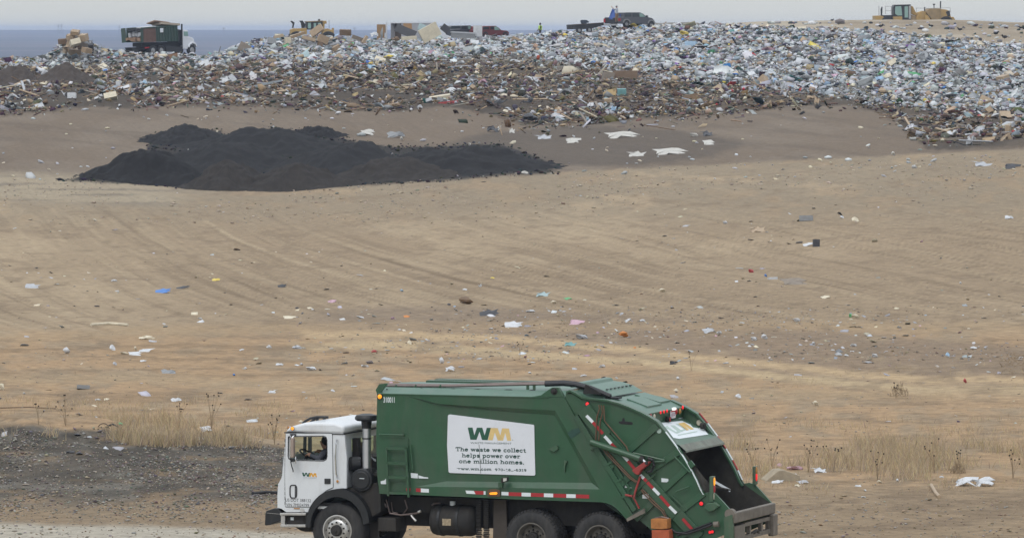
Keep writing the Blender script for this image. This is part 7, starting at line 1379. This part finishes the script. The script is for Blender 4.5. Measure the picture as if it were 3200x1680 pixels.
# compactor behind the tan pile
Z = zoom(840, 40, 8.05); fr, t = frame_at('landfill_compactor', 980, 135, 594, R(8), 'dusty yellow compactor with dark cab working behind the tan pile', 'compactor')
P_(fr, Z, 'cab', m_catb, [(960, 235), (975, 218), (1350, 212), (1362, 430), (960, 430)], 0, 1.8, t, .03)
for pts in ([(985, 255), (1060, 252), (1060, 400), (985, 400)], [(1130, 262), (1190, 260), (1190, 385), (1130, 390)], [(1235, 258), (1310, 256), (1312, 390), (1240, 392)]): P_(fr, Z, 'window', m_winp, pts, -.03, 0, t)
P_(fr, Z, 'cab_roof', m_catd, [(940, 222), (1360, 200), (1370, 222), (950, 240)], -.1, 1.9, t)
P_(fr, Z, 'rear_guard', m_cat, [(1340, 205), (1450, 205), (1462, 275), (1405, 285), (1400, 470), (1355, 470)], .1, 1.7, t, .03)
P_(fr, Z, 'hood', m_cat, [(560, 425), (640, 398), (960, 390), (960, 640), (560, 640)], .1, 1.7, t, .04)
P_(fr, Z, 'rear_body', m_cat, [(1355, 420), (1480, 400), (1640, 450), (1640, 640), (1355, 640)], .1, 1.7, t, .04)
P_(fr, Z, 'beacon', m_catb, [(1240, 165), (1295, 165), (1290, 235), (1250, 235)], .8, 1.0, t)
P_(fr, Z, 'lift_arm', m_catb, [(540, 212), (585, 208), (650, 250), (620, 390), (585, 390), (605, 285)], .2, .5, t); P_(fr, Z, 'lift_arm', m_catb, [(765, 205), (850, 200), (920, 290), (905, 390), (830, 390), (810, 260)], 1.2, 1.5, t)
P_(fr, Z, 'lift_rod', m_rim2, [(630, 390), (660, 390), (655, 500), (625, 500)], .2, .5, t); P_(fr, Z, 'mirror_rod', m_catb, [(1512, 190), (1520, 190), (1524, 400), (1516, 400)], .1, .16, t)
P_(fr, Z, 'pipe_stub', m_cat, [(1590, 385), (1640, 385), (1640, 450), (1590, 450)], .5, .8, t)
for u in (700, 1500):
    q = rz(u, 0); q = fr.at(*Z(u, 660), .0); fwheel(t, q[0], -.1, q[1], .8, .7, m_cat, 'drum_wheel'); fwheel(t, q[0], 1.3, q[1], .8, .7, m_cat, 'drum_wheel')

# box truck with open rear door
Z = zoom(1140, 50, 8.587); fr, t = frame_at('box_truck', 1214.5, 125, 588, R(30), 'grey box truck with a white roof edge and open brown rear', 'truck')
far_x = fr.at(*Z(1920, 300), 0)[0]; zt = fr.at(*Z(640, 175), 0)[1]; zb = zt - 2.3; nx = fr.at(*Z(985, 300), 0)[0]
fr2 = fr; bx0 = nx
b = MB(); b.box((bx0, 0, zb), (far_x, .06, zt)); b.box((bx0, 2.3, zb), (far_x, 2.36, zt)); b.box((bx0, .06, zb), (far_x, 2.3, zb + .1)); b.box((far_x - .06, .06, zb + .1), (far_x, 2.3, zt)); b.box((bx0, .06, zt - .06), (far_x, 2.3, zt)); bx = b.build('cargo_box', M('grey_box_panel', (.33, .33, .35), .5, 0, .06, 1), t)
MB().box((bx0 - .02, -.04, zt - .10), (far_x + .05, 2.4, zt + .06)).build('roof_edge', m_wht2, bx)
MB().box((bx0 + .5, .1, zb + .1), (bx0 + .55, 2.28, zt - .1)).build('dark_interior', M('dark_brown_interior', (.075, .058, .048), .9), bx)
P_(fr, Z, 'orange_panel', M('orange_brown_panel', (.36, .21, .095), .7, 0, .15, 2), [(1035, 190), (1250, 190), (1265, 360), (1040, 360)], -.03, -.001, bx, 0, 0)
P_(fr, Z, 'rust_corner', M('pink_brown_panel', (.30, .20, .17), .7, 0, .15, 2), [(1740, 200), (1915, 170), (1920, 290), (1740, 290)], -.03, -.001, bx, 0, 0)
a = fr.at(*Z(330, 230), 2.4); b_ = fr.at(*Z(560, 230), 2.4); dz_ = MB().box((min(a[0], b_[0]), 2.4, a[1] - 1.6), (max(a[0], b_[0]), 2.46, a[1])); dz_.build('swung_door', M('orange_brown_door', (.30, .19, .10), .7, 0, .12, 2), t)['label'] = 'brown side door swung open'
a = fr.at(*Z(590, 190), 2.2); MB().box((a[0] - .06, 2.2, zb), (a[0] + .06, 2.3, zt)).build('door_post', m_wht2, t)
for u in (bx0 + .9, far_x - .6): fwheel(t, u, .05, zb - .35, .45, .3); fwheel(t, u, 2.0, zb - .35, .45, .3)
MB().box((bx0, .5, zb - .35), (far_x + 1.8, 1.9, zb)).build('chassis', m_dk, t)
MB().prism([(far_x + .2, zb - .4), (far_x + .2, zt - .5), (far_x + 1.0, zt - .6), (far_x + 1.3, zt - 1.3), (far_x + 2.0, zt - 1.5), (far_x + 2.0, zb - .4)], .2, 2.1).build('cab', m_wht2, t, bevel=.06)

# dark van and red pickup behind the cabinet
def car(name, Zm, px_, py_, d_, yaw, label, cat, body, wins, paint, width, wheels, extra=None):
    global Z, fr, t
    Z = Zm; fr, t = frame_at(name, px_, py_, d_, yaw, label, cat)
    P_(fr, Z, 'body', paint, body, 0, width, t, .05)
    for w, mt in wins: P_(fr, Z, 'window', mt, w, -.03, -.002, t, 0, 0)
    for x_, y_, r in wheels:
        q = fr.at(*Z(x_, y_), 0); fwheel(t, q[0], -.03, q[1], r, .25); fwheel(t, q[0], width - .22, q[1], r, .25)
ZV = zoom(1380, 60, 7.576)
car('dark_van', ZV, 1410, 118, 592, R(42), 'dark grey van partly hidden behind the long grey cabinet', 'van', [(215, 190), (250, 160), (680, 150), (745, 180), (800, 240), (880, 260), (900, 400), (205, 400)],
    [([(225, 175), (430, 168), (430, 230), (225, 232)], m_win), ([(480, 165), (600, 160), (610, 235), (480, 235)], m_win), ([(630, 168), (730, 185), (760, 240), (635, 240)], m_winp)], M('dark_grey_car_paint', (.055, .060, .068), .3), 1.9, ((320, 390, .36), (800, 390, .36)))
P_(fr, Z, 'side_trim', m_rim2, [(205, 240), (440, 232), (440, 244), (205, 252)], -.04, 0, t)
car('red_pickup', ZV, 1500, 118, 592, R(42), 'dark red pickup behind the white refrigerator', 'pickup', [(930, 260), (960, 255), (975, 185), (1000, 168), (1290, 160), (1350, 200), (1420, 262), (1560, 278), (1600, 310), (1595, 390), (930, 390)],
    [([(985, 190), (1115, 182), (1120, 240), (985, 245)], m_win), ([(1160, 180), (1225, 178), (1230, 240), (1160, 240)], m_win), ([(1245, 180), (1300, 178), (1380, 258), (1250, 262)], m_winp)], M('dark_red_car_paint', (.13, .030, .034), .35, dirt=((.12, .08, .07), .3, 2)), 1.9, ((1040, 380, .4), (1510, 385, .4)))
# grey pickup, blue tarp, man on the tailgate, trailer
ZP = zoom(1760, 0, 7.576)
car('grey_pickup', ZP, 1932, 80, 590, R(46), 'dark grey crew cab pickup parked on the crest with tailgate down', 'pickup', [(1300, 415), (1440, 405), (1450, 305), (1500, 296), (1830, 296), (1890, 325), (1985, 402), (2110, 432), (2165, 490), (2185, 545), (2170, 580), (1300, 560)],
    [([(1460, 325), (1600, 318), (1610, 400), (1462, 402)], m_win), ([(1645, 318), (1775, 316), (1790, 398), (1650, 400)], m_win), ([(1800, 318), (1850, 318), (1945, 402), (1810, 404)], m_winp)], M('charcoal_car_paint', (.080, .085, .100), .32, dirt=((.10, .09, .08), .3, 2)), 1.95, ((1500, 560, .42), (2090, 590, .44)))
gp = t
for cx_, cy_ in ((1500, 540), (2085, 560)):
    P_(fr, Z, 'wheel_arch', M('grey_arch_trim', (.22, .22, .22), .6), arc(cx_, cy_, 90, 180, 0, 12) + arc(cx_, cy_, 62, 0, 180, 12), -.05, .0, gp, 0, 0)
P_(fr, Z, 'tail_lamp', m_red, [(1302, 440), (1360, 436), (1362, 500), (1302, 500)], -.02, .1, gp, 0, 0); q = fr.at(*Z(975, 480), 1.9); MB().box((q[0] - .08, 1.75, q[1] - .25), (q[0] + .05, 1.95, q[1] + .15)).build('tail_lamp', m_red, gp)
q = fr.at(*Z(1300, 440), 0); MB().box((q[0] - .06, .05, q[1] - .55), (q[0] + .02, 1.9, q[1] + .02)).build('tailgate', m_dk, gp); MB().box((q[0] - .2, .1, q[1] - .75), (q[0] + .02, 1.85, q[1] - .58)).build('rear_bumper', m_rim2, gp)
q = fr.at(*Z(1965, 395), 0); MB().box((q[0] - .08, -.22, q[1] - .08), (q[0] + .05, -.02, q[1] + .12)).build('door_mirror', m_catb, gp)
def worldat(fr, Z, x, y, v): u, w = fr.at(*Z(x, y), v); return fr.O + Matrix.Rotation(fr.rz, 3, 'Z') @ Vector((u, v, w))
m_tarp = M('blue_tarp', (.035, .085, .30), .5, 0, .15, 4, bump=.3)
g = worldat(fr, Z, 1170, 190, 1.0); pts = [worldat(fr, Z, a, b, v) for a, b, v in ((1165, 200, 1.0), (1215, 230, .8), (1225, 460, .5), (1150, 465, .8), (1060, 455, 1.4), (1095, 390, 1.3), (1130, 290, 1.1))]
o = MB().add(pts + [p + Vector((.03, .08, 0)) for p in pts], [tuple(range(7)), tuple(range(13, 6, -1))] + [(i, (i + 1) % 7, 7 + (i + 1) % 7, 7 + i) for i in range(7)]).build('tarp', m_tarp); tag(o, 'blue tarp held up behind the grey pickup', 'tarp')
pts = [worldat(fr, Z, a, b, .5) for a, b in ((1335, 345), (1380, 320), (1450, 350), (1465, 400), (1340, 405))]
o = MB().add(pts + [p + Vector((.1, .6, .05)) for p in pts], [tuple(range(5)), tuple(range(9, 4, -1))] + [(i, (i + 1) % 5, 5 + (i + 1) % 5, 5 + i) for i in range(5)]).build('tarp', m_tarp); tag(o, 'small blue tarp bundle in the bed of the grey pickup', 'tarp')
def stander(loc, face, mats, label, arms, vest=None, cap=None, s=1.0):
    """standing figure 1.76 m tall, local x is the way it faces"""
    J = {'pelvis': (0, 0, .95, .15, .13), 'waist': (0, 0, 1.10, .15, .11), 'chest': (.0, 0, 1.34, .18, .12), 'neck': (0, 0, 1.50, .06), 'head': (.02, 0, 1.62, .09), 'crown': (.02, 0, 1.70, .075), 'nose': (.12, 0, 1.61, .016)}
    B = [('pelvis', 'waist'), ('waist', 'chest'), ('chest', 'neck'), ('neck', 'head'), ('head', 'crown'), ('head', 'nose')]
    for sd, k in (('l', 1), ('r', -1)):
        J.update({'hip' + sd: (0, .10 * k, .88, .10), 'kn' + sd: (.03 * k + .02, .12 * k, .50, .075), 'an' + sd: (-.02 + .05 * k, .13 * k, .10, .05), 'to' + sd: (.14 + .05 * k, .14 * k, .05, .045), 'sh' + sd: (0, .20 * k, 1.42, .07)})
        e_, h_ = arms[sd]; J['el' + sd] = e_ + (.05,); J['wr' + sd] = h_ + (.038,); B += [('pelvis', 'hip' + sd), ('hip' + sd, 'kn' + sd), ('kn' + sd, 'an' + sd), ('an' + sd, 'to' + sd), ('chest', 'sh' + sd), ('sh' + sd, 'el' + sd), ('el' + sd, 'wr' + sd)]
        dv = (Vector(h_) - Vector(e_)).normalized(); pn = Vector((0, 0, 1)).cross(dv).normalized()
        for i in range(4):
            a = Vector(h_) + dv * .10 + pn * (i - 1.5) * .022; J[f'fi{sd}{i}'] = tuple(a) + (.010,); b_ = a + dv * .05 - Vector((0, 0, .02)); J[f'ft{sd}{i}'] = tuple(b_) + (.008,); B += [('wr' + sd, f'fi{sd}{i}'), (f'fi{sd}{i}', f'ft{sd}{i}')]
        a = Vector(h_) + dv * .05 + pn * .055 * k; J['th' + sd] = tuple(a) + (.011,); B.append(('wr' + sd, 'th' + sd))
    hands = [Vector(arms[q_][1]) for q_ in 'lr']
    def pk(c):
        if c.z > 1.51 and abs(c.y) < .14 and c.x > -.2: return 0
        if min((c - h).length for h in hands) < .13: return 0
        if c.z < .12: return 3
        return 2 if c.z < 1.0 else 1
    o = skin_mesh('person', J, B, mats, pk, 1); o.location = loc; o.rotation_euler = (0, 0, face); o.scale = (s, s, s); tag(o, label, 'person')
    if vest: MB().prism([(-.14, 1.02), (.14, 1.02), (.15, 1.42), (.07, 1.49), (-.08, 1.49), (-.16, 1.42)], -.19, .19).build('hi_vis_vest', vest, o, bevel=.04)
    if cap:
        c_ = MB().ball((.01, 0, 1.68), .105, 12, 8, (1.05, .95, .8)); c_.ball((.12, 0, 1.66), .07, 8, 5, (1, 1, .2)); c_.build('cap', cap, o, smooth=True)
    else: MB().ball((-.01, 0, 1.67), .105, 12, 8, (1, .95, 1)).build('hair', m_hair, o, smooth=True)
    for v in (-.035, .035): MB().ball((.10, v, 1.645), .012, 6, 4).build('eye', m_hair, o)
    return o
gl_ = worldat(fr, Z, 1268, 545, -.15)
stander(gl_, R(150), [m_skin, M('pale_grey_shirt', (.36, .38, .42), .85), M('tan_work_trousers', (.21, .135, .08), .85), m_dk], 'person in grey shirt and tan trousers hanging the blue tarp behind the pickup', {'l': ((.28, .26, 1.40), (.50, .12, 1.62)), 'r': ((.25, -.24, 1.30), (.48, -.10, 1.52))}, None, M('grey_cap', (.13, .13, .15), .8), 1.02)
wl_ = Vector(((1688 - 1600) / F * 585, 585, float(zat(125, 585))))
stander(wl_, R(200), [M('dark_skin', (.09, .055, .04), .6), M('black_sweater', (.03, .03, .035), .9), M('dark_trousers', (.045, .04, .04), .9), m_dk], 'person in a yellow green hi vis vest standing on the trash crest', {'l': ((.08, .30, 1.18), (.22, .26, .98)), 'r': ((.05, -.30, 1.16), (.20, -.24, .96))}, M('bright_vest', (.40, .62, .10), .7), None)
Z = ZP; fr, t = frame_at('flat_trailer', 1792, 93, 582, R(25), 'low dark flat trailer behind the grey pickup', 'trailer')
P_(fr, Z, 'deck', m_dk, [(235, 590), (400, 578), (960, 545), (965, 600), (640, 690), (240, 700)], 0, 1.6, t); P_(fr, Z, 'rail', M('brown_rail', (.07, .055, .045), .8), [(235, 585), (960, 535), (960, 552), (235, 606)], -.05, 0, t, 0, 0)
q = fr.at(*Z(380, 720), 0); fwheel(t, q[0], -.05, q[1], .32, .22); q = fr.at(*Z(620, 710), 0); fwheel(t, q[0], -.05, q[1], .32, .22)
o = MB().prism(fr.many([(450, 490), (480, 475), (560, 478), (620, 520), (600, 545), (560, 540), (555, 610), (545, 690), (490, 690), (495, 600), (460, 540)], .3, Z), .3, .8).build('office_chair', M('dark_blue_grey_chair', (.045, .055, .075), .8), None, bevel=.03); o.location = fr.O; o.rotation_euler = (0, 0, fr.rz); tag(o, 'dark tipped chair standing on the flat trailer', 'chair')

# scraper on the dirt ridge
Z = zoom(2700, 0, 7.576); fr, t = frame_at('earth_scraper', 2735, 66, 668, R(4), 'yellow scraper with black cab crossing the dirt ridge', 'earthmover')
sp = lambda nm, mt, pts, y0, y1, bv=.03: P_(fr, Z, nm, mt, pts, y0, y1, t, bv)
sp('front_block', m_cat, [(268, 375), (400, 372), (470, 405), (475, 520), (268, 520)], 0, 2.6); sp('deck', m_catb, [(430, 365), (700, 360), (700, 520), (470, 520), (470, 405)], .2, 2.4)
sp('side_box', m_cat, [(690, 398), (905, 396), (910, 520), (690, 520)], -.1, .5); cbn = sp('cab', m_catb, [(700, 170), (720, 118), (1110, 108), (1115, 520), (700, 520)], .3, 2.1)
for pts in ([(740, 160), (880, 150), (905, 370), (800, 375), (735, 330)], [(960, 160), (1040, 155), (1045, 420), (960, 420)]): P_(fr, Z, 'window', m_winp, pts, .27, .3, cbn, 0, .3)
P_(fr, Z, 'cab_pillar', m_rim2, [(1060, 150), (1110, 130), (1112, 450), (1062, 450)], .26, .3, cbn, 0, .3)
sp('gooseneck', m_cat, [(1112, 140), (1160, 160), (1255, 350), (1240, 380), (1112, 330)], .8, 1.7); sp('hitch', m_catd, [(1112, 350), (1180, 370), (1300, 420), (1460, 425), (1460, 520), (1112, 520)], .5, 2.0)
sp('engine_hood', m_cat, [(1240, 420), (1285, 300), (1400, 262), (1480, 290), (1490, 520), (1240, 520)], .3, 2.4); sp('bowl', m_catd, [(1470, 300), (1480, 270), (1560, 205), (1810, 205), (1822, 520), (1610, 520), (1600, 450)], 0, 2.8); sp('side_arm', m_cat, [(1440, 400), (1470, 350), (1520, 370), (1610, 520), (1460, 520)], -.15, .1)
sp('rear_engine', m_cat, [(1810, 215), (1960, 235), (2020, 260), (2060, 400), (2060, 520), (1815, 520)], .2, 2.5); sp('grille', m_catb, [(1935, 285), (2030, 250), (2045, 380), (1985, 395)], .15, .2); sp('push_block', m_cat, [(1960, 420), (2120, 405), (2160, 470), (2160, 520), (1970, 520)], .4, 2.2)
for nm, mt, pts in (('exhaust_pipe', m_catb, [(1803, 40), (1828, 30), (1825, 210), (1800, 210)]), ('air_intake', m_catb, [(1632, 95), (1688, 95), (1684, 122), (1668, 126), (1668, 200), (1652, 200), (1652, 126), (1636, 122)]), ('short_pipe', m_catb, [(1425, 175), (1452, 172), (1450, 280), (1428, 280)]), ('post', m_rim2, [(350, 150), (362, 150), (364, 370), (352, 370)]), ('post', m_catb, [(395, 225), (420, 165), (440, 165), (432, 375), (400, 375)])): sp(nm, mt, pts, .5, .7, 0)
rl2 = MB()
for a, b in (((512, 150), (512, 340)), ((645, 150), (645, 340)), ((512, 155), (645, 155)), ((512, 260), (645, 260)), ((1240, 190), (1240, 300)), ((1230, 195), (1560, 205)), ((1560, 205), (1950, 190)), ((2040, 190), (2050, 300)), ((1950, 190), (2040, 190))):
    ua, ub = fr.at(*Z(*a), .4), fr.at(*Z(*b), .4); rl2.bar((ua[0], .4, ua[1]), (ub[0], .4, ub[1]), .05)
rl2.build('handrail', m_rim2, t)['kind'] = 'stuff'
for u in (560, 1950):
    q = fr.at(*Z(u, 560), 0); fwheel(t, q[0], -.2, q[1], .85, .7, m_cat); fwheel(t, q[0], 2.0, q[1], .85, .7, m_cat)

# crows on the ridge and power pylons far out
for k, (q, yy, s_, lb) in enumerate(((2752, 88, 1.2, 'crow on the ridge left of the others'), (3000, 99, 1.2, 'crow on the middle of the right dirt ridge'), (3112, 112, 1.3, 'upper crow of the pair at the right ridge'), (3140, 124, 1.4, 'lower crow of the pair at the right ridge'), (2600, 68, .9, 'crow on the left end of the dirt ridge'), (2910, 88, 1.2, 'crow beside the dark lump on the ridge'), (3096, 80, 1.0, 'crow near the top of the right ridge'), (3190, 92, 1.0, 'crow at the far right end of the ridge'))):
    b = hit(q, yy); w = .19 * s_; c = MB(); sg_ = -1 if k % 2 else 1
    c.ball((0, 0, w * 1.0), w, 10, 6, (1.05, .55, .55)); c.ball((sg_ * w * .95, 0, w * 1.55), w * .36, 8, 5); c.bar((sg_ * w * 1.2, 0, w * 1.52), (sg_ * w * 1.6, 0, w * 1.45), w * .14)
    c.add([(-sg_ * w * .7, -w * .25, w), (-sg_ * w * .7, w * .25, w), (-sg_ * w * 1.9, w * .18, w * .55), (-sg_ * w * 1.9, -w * .18, w * .55), (-sg_ * w * .7, 0, w * 1.25), (-sg_ * w * 1.9, 0, w * .62)], [(0, 1, 2, 3), (0, 3, 5, 4), (4, 5, 2, 1), (0, 4, 1), (3, 2, 5)])
    for v in (-.2, .2): c.bar((0, w * v, -.02), (0, w * v, w * .7), .02)
    o = c.build('crow', m_gasket, None, smooth=40); o.location = b; tag(o, lb, 'bird', 'crows on the dirt ridge')
m_pyl = M('grey_steel_lattice', (.20, .21, .23), .6)
for q, top, lb in ((184, 76, 'left faint pylon of the pair on the far left horizon'), (193, 76, 'right faint pylon of the pair on the far left horizon'), (374, 79, 'faint pylon behind the container truck'), (1108, 86, 'faint pylon right of the compactor'), (700, 86, 'faint pylon between the container truck and the tan pile')):
    d_ = 6500; x_ = (q - 1600) / F * d_; z1 = float(zat(97, d_)); z2 = float(zat(top, d_)); h = z2 - z1; e = MB()
    for sx, sy in ((-1, -1), (1, -1), (1, 1), (-1, 1)): e.bar((sx * 1.0, sy * 1.0, -3), (sx * .15, sy * .15, h), .2)
    for f_ in (.6, .75, .9): e.bar((-1.8, 0, h * f_), (1.8, 0, h * f_), .25)
    for f_ in (.15, .35, .5): e.bar((-1 + f_ * .8, -1 + f_ * .8, h * f_), (1 - f_ * .8, -1 + f_ * .8, h * (f_ + .12)), .18)
    o = e.build('power_pylon', m_pyl); o.location = (x_, d_, z1); o['kind'] = 'thing'; tag(o, lb, 'pylon', 'power pylons on the horizon')
